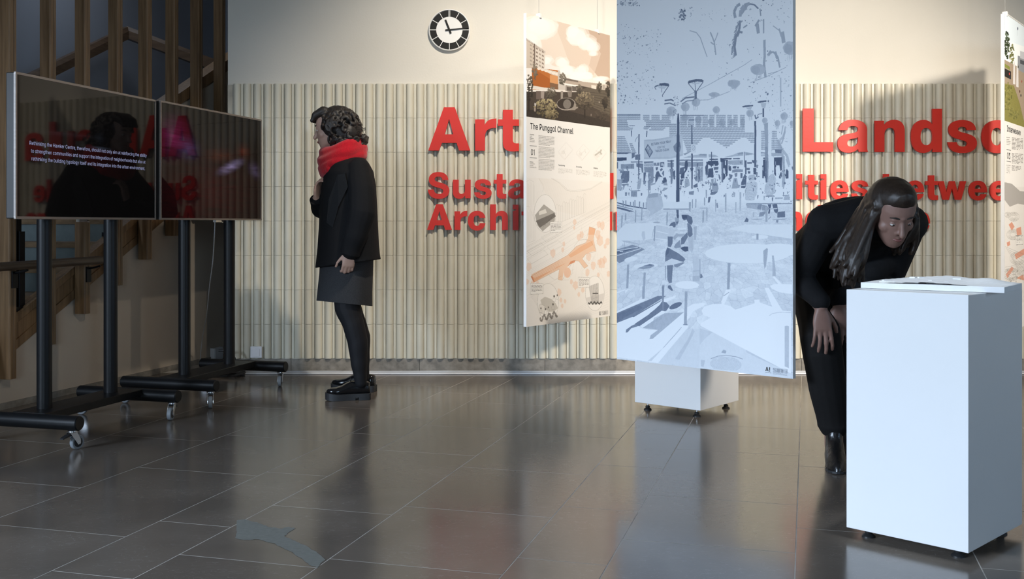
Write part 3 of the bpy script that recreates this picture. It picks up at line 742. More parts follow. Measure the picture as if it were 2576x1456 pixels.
# the worn pale patch on one slab
wp = [(1180, 810), (1222, 806), (1300, 828), (1352, 846), (1400, 852), (1440, 842), (1472, 850), (1432, 876), (1418, 890), (1470, 912), (1540, 945), (1600, 985),
      (1622, 1005), (1608, 1016), (1580, 1046), (1540, 1032), (1505, 1000), (1440, 962), (1370, 925), (1290, 905), (1215, 908), (1172, 898), (1178, 860)]
pts = []
for i in range(len(wp)):
    a, b = wp[i], wp[(i + 1) % len(wp)]
    for k in range(4):
        x = a[0] + (b[0] - a[0]) * k / 4 + random.uniform(-5, 5) * (k > 0)
        y = a[1] + (b[1] - a[1]) * k / 4 + random.uniform(-3, 3) * (k > 0)
        px, py = x * 0.5047, 900 + y * 0.5047
        Yf = FOC / (py - HORIZON)
        pts.append(((px - CX) / FOC * Yf, Yf))
pts = pts[::-1]
pm = MB()
pm.add([(p[0], p[1], 0.0007) for p in pts], [tuple(t) for t in tessellate_polygon([[Vector((p[0], p[1], 0)) for p in pts]])])
obj('worn_patch', pm, M['floor_worn'], fl, recalc=True, label='pale matt worn patch on a dark slab')

# the rest of the shell (out of frame): ceiling, right wall, side wall whose header and pier are shaped to mask daylight
obj('ceiling', MB().span((-6.5, -3.4, 3.6), (4.6, 9.5, 3.7)), M['ceiling'], kind='structure')
obj('wall_right', MB().span((4.6, 3.4, 0), (4.7, 7.3, 3.6)), M['plaster'], kind='structure')
rw = MB().span((-4.5, -4.4, 2.25), (-4.38, 3.6, 3.6))
rw.span((-4.5, 2.30, 0), (-4.38, 3.6, 2.25))
obj('wall_daylight_mask', rw, M['plaster'], kind='structure')

# ------------------------------------------------------------------ stair screen posts
GROOVE = [(0.0, 0.0), (0.064, 0.0), (0.070, 0.006), (0.070, 0.026), (0.0655, 0.0275), (0.0655, 0.0315), (0.069, 0.033), (0.069, 0.049), (0.066, 0.052), (0.0, 0.052)]
post_t = [4.670, 4.980, 5.274, 5.581, 5.884, 6.182, 6.478, 6.779]
post_words = ['beside the edge of the frame, lowest of the row', 'second of the row, just right of the wide end post', 'third of the row, behind the nearer screen',
              'fourth of the row, behind the nearer screen', 'fifth of the row, behind the nearer screen',
              'sixth of the row, behind the gap between the screens', 'seventh of the row, behind the farther screen', 'last of the row, against the tiled wall end']
for i, t in enumerate(post_t):
    z0 = 0.17 + 0.1495 * i
    po = thing('timber_post', 'tall oak stair post, ' + post_words[i], 'post', ST(-4.148, t, z0), group='oak posts of the stair screen')
    pm = MB()
    pf = GROOVE
    F = lambda p, t=t: ST(-4.148 + p.x, t + p.y, p.z)
    pm.prism(pf, z0, 3.55, F)
    obj('shaft', pm, M['oak'], po, recalc=True, world=True, bevel=0.0015)

# staircase behind the posts
stair = thing('staircase', 'oak staircase with grey risers rising behind the timber posts', 'staircase', ST(-4.85, 5.2, 0))
sg = MB()
tt0, tt1 = 4.35, 8.4
sg.prism([(tt0, max(0.0, strg(tt0) - ST_H)), (tt1, strg(tt1) - ST_H), (tt1, strg(tt1)), (tt0, strg(tt0))], S_W - 0.045, S_W + 0.003, F_left)
obj('string', sg, M['oak'], stair, recalc=True, world=True, bevel=0.002)
sm = MB()
sm.prism([(tt0, strg(tt0) - 0.035), (tt1, strg(tt1) - 0.035), (tt1, strg(tt1) + 0.012), (tt0, strg(tt0) + 0.012)], S_W - 0.05, S_W + 0.012, F_left)
obj('string_capping', sm, M['oak'], stair, recalc=True, world=True, bevel=0.002)
sm = MB()
sm.prism([(tt0, strg(tt0) - ST_H - 0.004), (tt1, strg(tt1) - ST_H - 0.004), (tt1, strg(tt1) - ST_H + 0.05), (tt0, strg(tt0) - ST_H + 0.05)], S_W - 0.05, S_W + 0.010, F_left)
obj('string_lower_bead', sm, M['oak'], stair, recalc=True, world=True, bevel=0.002)
sm = MB()
tc0 = 5.93
sm.prism([(tc0, cap(tc0) - 0.085), (T_END, cap(T_END) - 0.085), (T_END, cap(T_END)), (tc0, cap(tc0))], S_W - 0.11, S_W + 0.0, F_left)
obj('balustrade_capping', sm, M['oak'], stair, recalc=True, world=True, bevel=0.003)
for k in range(9):
    zt = 0.15 * (k + 1) - 0.02
    tn = 4.817 + (zt + 0.10 - 0.496) / 0.515
    if zt < 0.05:
        continue
    mb = MB().prism([(tn - 0.02, zt - 0.035), (tn + 0.32, zt - 0.035), (tn + 0.32, zt), (tn - 0.02, zt)], -5.6, S_W - 0.05, F_left)
    obj('tread', mb, M['tread'], stair, recalc=True, world=True)
    mb = MB().prism([(tn, zt - 0.15), (tn + 0.018, zt - 0.15), (tn + 0.018, zt - 0.035), (tn, zt - 0.035)], -5.6, S_W - 0.05, F_left)
    obj('riser', mb, M['riser'], stair, recalc=True, world=True)
# dark steel balusters standing on the string
for tb in (4.875, 5.66):
    zb = strg(tb) - 0.02
    mb = MB()
    F = lambda p: ST(p.x, p.y, p.z)
    mb.prism([(S_W - 0.045, tb - 0.012), (S_W - 0.037, tb - 0.012), (S_W - 0.037, tb + 0.026), (S_W - 0.045, tb + 0.026)], zb, zb + 0.62, F)
    mb.prism([(S_W - 0.022, tb - 0.012), (S_W - 0.014, tb - 0.012), (S_W - 0.014, tb + 0.026), (S_W - 0.022, tb + 0.026)], zb, zb + 0.45, F)
    mb.prism([(S_W - 0.05, tb - 0.05), (S_W - 0.005, tb - 0.05), (S_W - 0.005, tb + 0.06), (S_W - 0.05, tb + 0.06)], zb + 0.01, zb + 0.035, F)
    mb.prism([(S_W - 0.045, tb - 0.012), (S_W + 0.04, tb - 0.012), (S_W + 0.04, tb + 0.026), (S_W - 0.045, tb + 0.026)], zb + 0.612, zb + 0.62, F)
    obj('baluster', mb, M['black_steel'], stair, recalc=True, world=True)
# upper handrail on the far stair wall
hr = MB()


def rail(mb, a, b, wdt, hgt):
    a, b = Vector(a), Vector(b)
    d = (b - a).normalized()
    x = d.cross(Vector((0, 0, 1))).normalized()
    up = Vector((0, 0, 1))
    prof = [(-wdt, -hgt), (wdt, -hgt), (wdt, hgt * 0.3), (wdt * 0.6, hgt), (-wdt * 0.6, hgt), (-wdt, hgt * 0.3)]
    mb.rings([[p + x * q[0] + up * q[1] for q in prof] for p in (a, b)])


h0, h1 = PX(-60, 268, 7.1), PX(318, 82, 8.66)
rail(hr, h0, h1, 0.035, 0.05)
h2 = PX(560, 172, 9.0)
rail(hr, h1, h2, 0.035, 0.05)
obj('upper_handrail', hr, M['dark_oak'], stair, recalc=True, world=True)
# underside slab of the upper flight against the far wall
sl = MB()
sl.prism([(5.2, 0.86), (6.3, 1.42), (6.3, 1.9), (5.2, 1.34)], -5.58, -5.40, F_left)
obj('far_string', sl, M['grey_plaster'], stair, recalc=True, world=True)

# narrow window lighting the foot of the stair, far behind the posts
wn = obj('window_1', MB().prism([(6.05, 1.0), (6.32, 1.0), (6.32, 0.45), (6.05, 0.45)], -5.60, -5.585, F_left),
         mat('pale_daylit_glass', (0.35, 0.42, 0.55), 0.3, emit=(0.45, 0.55, 0.85), estr=0.35), recalc=True, kind='structure')

# dark level handrail fixed to the posts
hrl = thing('handrail', 'dark round timber handrail bracketed level to the oak posts', 'handrail', ST(-4.0, 4.9, 0.775))
mb = MB()
ra, rb = ST(-3.99, 4.0, 0.772), ST(-3.99, 5.31, 0.786)
mb.tube([ra, ra.lerp(rb, 0.5), rb], 0.024, 14)
obj('rail', mb, M['dark_oak'], hrl, smooth=50, world=True)
for t in (4.70, 5.30):
    mb = MB()
    F = lambda p: ST(p.x, p.y, p.z)
    mb.prism([(-4.0765, t - 0.02), (-4.068, t - 0.02), (-4.068, t + 0.02), (-4.0765, t + 0.02)], 0.655, 0.745, F)
    mb.tube([ST(-4.07, t, 0.735), ST(-4.03, t, 0.742), ST(-3.99, t, 0.752)], 0.006, 8)
    obj('rail_bracket', mb, M['black_steel'], hrl, recalc=True, world=True)

# ------------------------------------------------------------------ red cut-out letters on the tiles
LETTERS = {
 'L': 'M0 0 L308 0 L308 98 L110 98 L110 440 L0 440 Z',
 'l': 'M0 0 L98 0 L98 440 L0 440 Z',
 'n': 'M0 0 L0 318 L93 318 L93 272 C115 305 150 328 195 328 C265 328 304 285 304 215 L304 0 L206 0 L206 185 C206 225 190 246 158 246 C122 246 98 222 98 178 L98 0 Z',
 'h': 'M0 0 L0 440 L98 440 L98 275 C118 306 150 328 195 328 C265 328 304 285 304 215 L304 0 L206 0 L206 185 C206 225 190 246 158 246 C122 246 98 222 98 178 L98 0 Z',
 'u': 'M304 319 L304 0 L210 0 L210 44 C190 11 158 -9 112 -9 C40 -9 0 32 0 105 L0 319 L98 319 L98 135 C98 96 112 74 146 74 C182 74 206 98 206 140 L206 319 Z',
 'a': 'M12 221 C20 290 75 328 147 328 C245 328 300 288 300 223 L300 45 C300 25 303 10 310 0 L218 0 C213 8 210 18 208 30 C183 5 148 -9 107 -9 C42 -9 0 27 0 85 C0 150 48 175 108 184 C165 192 207 197 207 228 C207 252 188 263 152 263 C118 263 104 248 99 221 Z|M207 148 C190 139 165 136 140 131 C110 124 97 110 97 87 C97 63 114 53 137 53 C176 53 207 76 207 118 Z',
 'd': 'M317 0 L317 440 L219 440 L219 280 C198 312 165 328 128 328 C50 328 0 262 0 160 C0 55 48 -9 127 -9 C168 -9 200 8 222 40 L222 0 Z|M159 246 C199 246 220 212 220 158 C220 104 199 70 159 70 C118 70 98 104 98 158 C98 212 118 246 159 246 Z',
 'b': 'M0 0 L0 440 L98 440 L98 280 C119 312 152 328 189 328 C267 328 317 262 317 160 C317 55 269 -9 190 -9 C149 -9 117 8 95 40 L95 0 Z|M158 246 C118 246 97 212 97 158 C97 104 118 70 158 70 C199 70 219 104 219 158 C219 212 199 246 158 246 Z',
 'p': 'M0 319 L0 -118 L98 -118 L98 39 C119 7 152 -9 189 -9 C267 -9 317 57 317 159 C317 264 269 328 190 328 C149 328 117 311 95 279 L95 319 Z|M158 73 C118 73 97 107 97 161 C97 215 118 249 158 249 C199 249 219 215 219 161 C219 107 199 73 158 73 Z',
 's': 'M0 103 L92 103 C95 75 115 57 152 57 C182 57 200 68 200 88 C200 108 180 115 140 125 C65 143 8 165 8 232 C8 290 62 328 145 328 C235 328 283 290 288 224 L196 224 C193 248 176 260 145 260 C120 260 104 250 104 233 C104 213 125 207 165 197 C240 179 298 158 298 92 C298 28 240 -9 152 -9 C58 -9 4 32 0 103 Z',
 'c': 'M300 205 C292 283 235 328 158 328 C62 328 0 262 0 160 C0 58 60 -9 157 -9 C236 -9 290 36 300 118 L203 118 C198 86 182 70 157 70 C117 70 98 102 98 160 C98 216 117 249 157 249 C182 249 198 234 203 205 Z',
 'e': 'M312 128 L98 128 C100 88 122 64 160 64 C186 64 202 76 208 98 L304 98 C290 30 236 -9 158 -9 C62 -9 0 58 0 160 C0 262 62 328 157 328 C258 328 314 258 312 128 Z|M214 192 C208 234 188 256 157 256 C124 256 104 232 99 192 Z',
 'r': 'M0 0 L0 319 L97 319 L97 262 C118 305 150 327 217 326 L217 232 C140 236 101 210 101 140 L101 0 Z',
 't': 'M51 253 L0 253 L0 319 L51 319 L51 418 L153 418 L153 319 L216 319 L216 253 L153 253 L153 110 C153 84 165 75 190 75 L216 75 L216 0 C195 -4 175 -6 150 -6 C85 -6 51 20 51 85 Z',
 'A': 'M0 0 L158 440 L270 440 L428 0 L314 0 L288 78 L139 78 L110 0 Z|M168 165 L212 321 L254 165 Z',
 'S': 'M0 148 L102 148 C106 100 138 72 192 72 C238 72 262 92 262 122 C262 155 232 165 170 181 C80 204 16 235 16 318 C16 398 82 448 180 448 C284 448 346 394 350 310 L252 310 C247 350 222 370 178 370 C140 370 116 352 116 324 C116 294 146 285 205 270 C300 246 366 215 366 130 C366 42 296 -12 186 -12 C76 -12 4 46 0 148 Z',
 'i': 'M0 0 L97 0 L97 434 L0 434 L0 358 L70 350 L0 319 Z',
 'w': 'M0 319 L86 0 L186 0 L242 196 L298 0 L398 0 L485 319 L384 319 L340 125 L290 319 L196 319 L146 125 L101 319 Z',
}


def outline(s):
    cs = []
    for part in s.split('|'):
        tok = part.replace('M', ' M ').replace('L', ' L ').replace('C', ' C ').replace('Z', ' Z ').split()
        i, pts = 0, []
        while i < len(tok):
            c = tok[i]
            if c in 'ML':
                pts.append((float(tok[i + 1]), float(tok[i + 2]))); i += 3
            elif c == 'C':
                p0 = pts[-1]
                q = [float(x) for x in tok[i + 1:i + 7]]
                for k in range(1, 9):
                    t = k / 8
                    pts.append(tuple(p0[j] * (1 - t) ** 3 + 3 * q[j] * t * (1 - t) ** 2 + 3 * q[2 + j] * t * t * (1 - t) + q[4 + j] * t ** 3 for j in (0, 1)))
                i += 7
            else:
                i += 1
        if (Vector(pts[0]) - Vector(pts[-1])).length < 0.5:
            pts.pop()
        cs.append(pts)
    return cs


LET_MESH = {}
THICK = 0.016


def letter_mesh(ch, scale):
    key = (ch, round(scale, 6))
    if key not in LET_MESH:
        cs = outline(LETTERS[ch])
        flat = [p for c in cs for p in c]
        tris = tessellate_polygon([[Vector((p[0], p[1], 0)) for p in c] for c in cs])
        mb = MB()
        n = len(flat)
        mb.v = [(p[0] * scale, 0.0, p[1] * scale) for p in flat] + [(p[0] * scale, THICK, p[1] * scale) for p in flat]
        mb.f = [tuple(t) for t in tris] + [tuple(i + n for i in reversed(t)) for t in tris]
        b = 0
        for c in cs:
            k = len(c)
            mb.f += [(b + i, b + (i + 1) % k, n + b + (i + 1) % k, n + b + i) for i in range(k)]
            b += k
        me = mesh_of('letter', mb, 30, True)
        me.materials.append(M['red'])
        LET_MESH[key] = me
    return LET_MESH[key]


Y_LET = 7.018
KL = Y_LET / FOC
ORD = ['first', 'second', 'third', 'fourth', 'fifth', 'sixth', 'seventh', 'eighth', 'ninth', 'tenth', 'eleventh', 'twelfth']


def place_letters(items, size_px, base, word, line, first, adj, groups):
    for i, (ch, px) in enumerate(items):
        o = bpy.data.objects.new('wall_letter', letter_mesh(ch, size_px * KL))
        COL.objects.link(o)
        py = base(px)
        o.location = ((px - CX) * KL, Y_LET, CAM_H + (HORIZON - py) * KL)
        tag(o, f'{adj} red wall letter {ch}, {ORD[first + i]} letter of {word} on the {line} line', 'letter', groups)


g1, g2, g3 = 'red letters of the top line', 'red letters of the middle line', 'red letters of the bottom line'
b1 = lambda x: 378.6 + (x - 1100) * 0.0032
b2 = lambda x: 498.4 + (x - 1100) * 0.0032
b3 = lambda x: 578.2 + (x - 1100) * 0.0021
SL, SS = 0.2473, 0.1471
place_letters([('A', 1077.3), ('r', 1195.1), ('t', 1252.3)], SL, b1, 'Art', 'top', 0, 'large', g1)
place_letters([('i', 1320), ('c', 1352), ('u', 1434), ('l', 1509), ('a', 1560)], SL, b1, 'the covered Articula', 'top', 3, 'large', g1)
place_letters([('L', 2020), ('a', 2107.4), ('n', 2200.8), ('d', 2291.6), ('s', 2384.3), ('c', 2469.6)], SL, b1, 'Landsc', 'top', 0, 'large', g1)
place_letters([('S', 1076.3), ('u', 1139.3), ('s', 1192.9), ('t', 1242), ('a', 1278.3), ('i', 1336), ('n', 1362), ('a', 1418), ('b', 1473), ('l', 1529), ('e', 1553)],
              SS, b2, 'Sustainable', 'middle', 0, 'small', g2)
place_letters([('i', 2004), ('t', 2026.2), ('i', 2064.6), ('e', 2089.3), ('s', 2142)], SS, b2, 'the cut-off word ities', 'middle', 0, 'small', g2)
place_letters([('b', 2222.3), ('e', 2279.2), ('t', 2328.2), ('w', 2359.6), ('e', 2437.5), ('e', 2490.6)], SS, b2, 'betwee', 'middle', 0, 'small', g2)
place_letters([('A', 1074), ('r', 1143.4), ('c', 1177), ('h', 1233), ('i', 1290), ('t', 1312), ('e', 1352), ('c', 1404), ('t', 1455), ('u', 1495), ('r', 1549), ('e', 1588)],
              SS, b3, 'Architecture', 'bottom', 0, 'small', g3)
place_letters([('n', 1973.6), ('d', 2027), ('s', 2082.1), ('c', 2132.8), ('a', 2186), ('p', 2241), ('e', 2294)], SS, b3, 'ndscape', 'bottom', 0, 'small', g3)

# ------------------------------------------------------------------ wall clock
kc = Y_WALL / FOC
cc = PX(1131, 77, Y_WALL)
ck = thing('wall_clock', 'round white wall clock with black ring and white hour marks', 'clock', cc)
RX = Matrix.Rotation(R(90), 3, 'X')        # local z -> -Y
r0 = 52 * kc
obj('case', MB().lathe([(r0 * 0.94, -0.001), (r0 * 0.97, 0.02), (r0, 0.022), (r0, 0.030), (r0 * 0.96, 0.032), (r0 * 0.95, 0.026), (0.001, 0.026)], 64, cc, RX), M['clock_white'], ck, smooth=35, world=True)
ri = MB()
N = 72
vs, fs = [], []
for k in range(N):
    a = 2 * PI * k / N
    for rr, yy in ((33 * kc, 0.0262), (33 * kc, 0.0268), (49 * kc, 0.0268), (49 * kc, 0.0262)):
        vs.append(cc + Vector((rr * math.sin(a), -yy, rr * math.cos(a))))
for k in range(N):
    for j in range(3):
        k2 = (k + 1) % N
        fs.append((k * 4 + j, k * 4 + j + 1, k2 * 4 + j + 1, k2 * 4 + j))
ri.add(vs, fs)
obj('black_ring', ri, M['clock_black'], ck, recalc=True, world=True)


def clock_bar(name, ang, ra, rb, wa, wb_, y, m, off=0.0):
    d = Vector((math.sin(ang), 0, math.cos(ang)))
    x = Vector((math.cos(ang), 0, -math.sin(ang)))
    mb = MB()
    F = lambda p: cc + d * p.y + x * (p.x + off) + Vector((0, -p.z, 0))
    mb.prism([(-wa, ra), (wa, ra), (wb_, rb), (-wb_, rb)], y, y + 0.0012, F)
    obj(name, mb, m, ck, recalc=True, world=True)


for h in range(12):
    if h == 0:
        clock_bar('hour_mark', 0, 33 * kc, 49 * kc, 0.7 * kc, 0.7 * kc, 0.0268, M['clock_white'], 1.4 * kc)
        clock_bar('hour_mark', 0, 33 * kc, 49 * kc, 0.7 * kc, 0.7 * kc, 0.0268, M['clock_white'], -1.4 * kc)
    else:
        clock_bar('hour_mark', 2 * PI * h / 12, 33 * kc, 49 * kc, 0.8 * kc, 0.8 * kc, 0.0268, M['clock_white'])
clock_bar('hour_hand', R(-21.5), -10 * kc, 27 * kc, 2.4 * kc, 2.2 * kc, 0.031, M['clock_black'])
clock_bar('minute_hand', R(84.5), -10 * kc, 49 * kc, 1.9 * kc, 1.0 * kc, 0.034, M['clock_black'])

# ------------------------------------------------------------------ switches and sockets
so = thing('wall_socket', 'square white socket plate on the bottom of the tiles', 'socket', PX(645, 885, 7.03))
q = 7.03 / FOC
c = PX(644.5, 885.5, 7.03)
obj('plate', MB().box(c, (29 * q, 0.012, 29 * q)), M['white_plastic'], so, bevel=0.003, world=True)
obj('rocker', MB().box(c + Vector((-0.5 * q, -0.006, -1 * q)), (19.5 * q, 0.005, 19 * q)), M['white_plastic'], so, bevel=0.0015, world=True)
obj('back_box', MB().box(c + Vector((0, 0.02, 0)), (24 * q, 0.03, 24 * q)), M['white_plastic'], so, world=True)
kk = (540 - CX) / FOC
Ys = 4.163 / (UX - UY * kk)
ts = Ys * (UY + UX * kk)
zc = CAM_H + (HORIZON - 889) / FOC * Ys
so2 = thing('junction_box', 'white junction box low on the left wall behind the pole', 'socket', ST(S_W, ts, zc))
obj('box', MB().prism([(ts - 0.06, zc - 0.045), (ts + 0.06, zc - 0.045), (ts + 0.06, zc + 0.045), (ts - 0.06, zc + 0.045)], S_W + 0.001, S_W + 0.035, F_left), M['white_plastic'], so2, recalc=True, bevel=0.004, world=True)
obj('lid', MB().prism([(ts - 0.055, zc - 0.04), (ts + 0.055, zc - 0.04), (ts + 0.055, zc + 0.04), (ts - 0.055, zc + 0.04)], S_W + 0.035, S_W + 0.040, F_left), M['white_plastic'], so2, recalc=True, bevel=0.002, world=True)

# ------------------------------------------------------------------ cables
def cable(name, pts, r, m, label, n=8, sub=6):
    P = [Vector(p) for p in pts]
    out = []
    for i in range(len(P) - 1):
        p0, p1, p2, p3 = P[max(i - 1, 0)], P[i], P[i + 1], P[min(i + 2, len(P) - 1)]
        for k in range(sub):
            t = k / sub
            out.append(0.5 * ((2 * p1) + (p2 - p0) * t + (2 * p0 - 5 * p1 + 4 * p2 - p3) * t * t + (3 * p1 - p0 - 3 * p2 + p3) * t ** 3))
    out.append(P[-1])
    o = obj(name, MB().tube(out, r, n), m, smooth=60)
    return tag(o, label, 'cable')


rnd = random.Random(3)
for j, (yy, rr, m, lab) in enumerate(((7.040, 0.0085, 'grey_cable', 'thick pale grey cable lying closest to the skirting stones'),
                                      (7.012, 0.0055, 'grey_cable', 'pale grey cable along the wall foot, middle of the three'),
                                      (6.985, 0.0050, 'white_plastic', 'thin white cable along the wall foot, outermost of the three'))):
    pts = []
    x = -1.85
    while x < 3.6:
        pts.append((x, yy + rnd.uniform(-0.008, 0.008), rr))
        x += rnd.uniform(0.16, 0.42)
    cable('floor_cable', pts, rr, M[m], lab)
cable('power_cord', [(-1.93, 6.93, 0.165), (-1.885, 6.93, 0.165), (-1.85, 6.93, 0.155), (-1.825, 6.93, 0.115), (-1.815, 6.93, 0.05), (-1.83, 6.93, 0.006)], 0.0075, M['black_cable'],
      'short black power cord arching down beside the far pole')
pts = []
for i in range(46):
    a = i * 0.62
    rr = 0.085 + 0.015 * math.sin(i * 1.7)
    pts.append((-1.86 + rr * 1.15 * math.cos(a), 6.90 + rr * 0.8 * math.sin(a), 0.006 + 0.0006 * i))
cable('cable_coil', pts, 0.0055, M['black_cable'], 'coil of black cable on the floor under the far screen stand', sub=3)
hp = [(541, 556, 6.30), (539, 600, 6.45), (535, 660, 6.7), (527, 720, 6.9), (520, 790, 7.1), (509, 850, 7.3), (503, 912, 7.42)]
cable('hanging_cable', [PX(a, b, min(Y, 7.5)) for a, b, Y in hp], 0.003, M['grey_cable'], 'thin grey cable hanging from the farther screen to the floor')

# ------------------------------------------------------------------ screens on wheeled stands
def caster(root, x, y, yaw):
    """local coordinates; the fork is the part, wheel and brake are its sub-parts."""
    mb = MB()
    Mz = Matrix.Rotation(yaw, 3, 'Z')
    L = lambda p: Mz @ Vector(p) + Vector((x, y, 0))
    mb.lathe([(0.019, 0.078), (0.021, 0.081), (0.021, 0.087), (0.012, 0.090)], 16, (x, y, 0))
    for s in (-1, 1):
        F = lambda p, s=s: L((p.x, s * (0.0135 + p.z), p.y))
        mb.prism([(-0.022, 0.079), (0.012, 0.079), (0.031, 0.045), (0.031, 0.026), (0.018, 0.022), (0.006, 0.04)], 0, 0.002, F)
    mb.add([L(p) for p in ((-0.02, -0.0155, 0.078), (0.014, -0.0155, 0.078), (0.014, 0.0155, 0.078), (-0.02, 0.0155, 0.078),
                           (-0.02, -0.0155, 0.081), (0.014, -0.0155, 0.081), (0.014, 0.0155, 0.081), (-0.02, 0.0155, 0.081))],
           [(0, 3, 2, 1), (4, 5, 6, 7), (0, 1, 5, 4), (1, 2, 6, 5), (2, 3, 7, 6), (3, 0, 4, 7)])
    mb.tube([L((0.022, -0.017, 0.032)), L((0.022, 0.017, 0.032))], 0.0055, 10)
    f = obj('caster', mb, M['chrome'], root, recalc=True, smooth=30)
    wy = Matrix.Rotation(R(90), 3, 'X')
    wm = MB().lathe([(0.022, -0.010), (0.029, -0.0105), (0.032, -0.007), (0.032, 0.007), (0.029, 0.0105), (0.022, 0.010)], 24, L((0.022, 0, 0.032)), Mz @ wy)
    obj('tyre', wm, M['rubber_grey'], f, smooth=40)
    wm = MB().lathe([(0.006, -0.0115), (0.0215, -0.0108), (0.0215, 0.0108), (0.006, 0.0115)], 20, L((0.022, 0, 0.032)), Mz @ wy)
    obj('wheel_hub', wm, M['black_plastic'], f, smooth=40)
    bm_ = MB()
    F = lambda p: L((p.x, p.z, p.y))
    bm_.prism([(-0.012, 0.074), (-0.03, 0.071), (-0.055, 0.060), (-0.057, 0.055), (-0.03, 0.062), (-0.012, 0.066)], -0.012, 0.012, F)
    obj('brake_lever', bm_, M['black_plastic'], f, recalc=True)


def screen_stand(tc, label, foot_half, tv_l, tv_r, caster_yaw, s0=-3.385, clips=()):
    root = thing('screen_stand', label, 'screen', ST(s0, tc, 0), R(-15.64), group='screens on wheeled stands')
    ft = foot_half
    for y in (-0.24, 0.24):
        obj('pole', MB().tube([(0, y, 0.149), (0, y, 1.52)], 0.0335, 32), M['black_steel'], root, smooth=50)
    obj('crossbar', MB().span((-0.075, -ft + 0.02, 0.113), (0.10, ft - 0.02, 0.150)), M['black_steel'], root, bevel=0.003)
    for y in (-ft, ft):
        mb = MB()
        mb.lathe([(0.0001, -0.295), (0.029, -0.295), (0.0325, -0.291), (0.0325, 0.291), (0.029, 0.295), (0.0001, 0.295)], 32, (0.005, y, 0.119), Matrix.Rotation(R(90), 3, 'Y'))
        obj('foot_tube', mb, M['black_steel'], root, smooth=40)
    yi = 0
    for y in (-ft, ft):
        for x in (-0.255, 0.262):
            caster(root, x, y, caster_yaw[yi])
            yi += 1
    Wi = root.matrix_basis.inverted() if False else (Matrix.Translation(root.location) @ Matrix.Rotation(R(-15.64), 4, 'Z')).inverted()
    a, b = Wi @ Vector((tv_l[0], tv_l[1], 1.019)), Wi @ Vector((tv_r[0], tv_r[1], 1.019))
    uu = (b - a).normalized()
    nn = Vector((uu.y, -uu.x, 0))
    wd, ht = (b - a).length, 0.635
    F = lambda p: a + uu * p.x + Vector((0, 0, 1)) * p.y + nn * p.z
    bz = 0.0105
    obj('housing', MB().prism([(0.002, 0.002), (wd - 0.002, 0.002), (wd - 0.002, ht - 0.002), (0.002, ht - 0.002)], -0.048, -0.004, F), M['black_plastic'], root, recalc=True, bevel=0.004)
    fr = MB()
    fr.prism([(0, 0), (wd, 0), (wd, bz), (0, bz)], -0.007, 0.003, F)
    fr.prism([(0, ht - bz), (wd, ht - bz), (wd, ht), (0, ht)], -0.007, 0.003, F)
    fr.prism([(0, bz), (bz, bz), (bz, ht - bz), (0, ht - bz)], -0.007, 0.003, F)
    fr.prism([(wd - bz, bz), (wd, bz), (wd, ht - bz), (wd - bz, ht - bz)], -0.007, 0.003, F)
    obj('bezel', fr, M['bezel'], root, recalc=True, bevel=0.001)
    mnt = MB()
    mnt.prism([(wd * 0.22, 0.25), (wd * 0.78, 0.25), (wd * 0.78, 0.40), (wd * 0.22, 0.40)], -0.075, -0.047, F)
    obj('mount_plate', mnt, M['black_steel'], root, recalc=True)
    cl = MB()
    for u_ in clips:
        cl.prism([(u_, -0.012), (u_ + 0.06, -0.012), (u_ + 0.06, 0.002), (u_, 0.002)], -0.04, -0.02, F)
        cl.tube([F(Vector((u_ + 0.06, -0.006, -0.03))), F(Vector((u_ + 0.085, -0.010, -0.03)))], 0.006, 8)
    obj('cable_plug', cl, M['chrome'], root, recalc=True)
    return root, F, wd, ht, bz


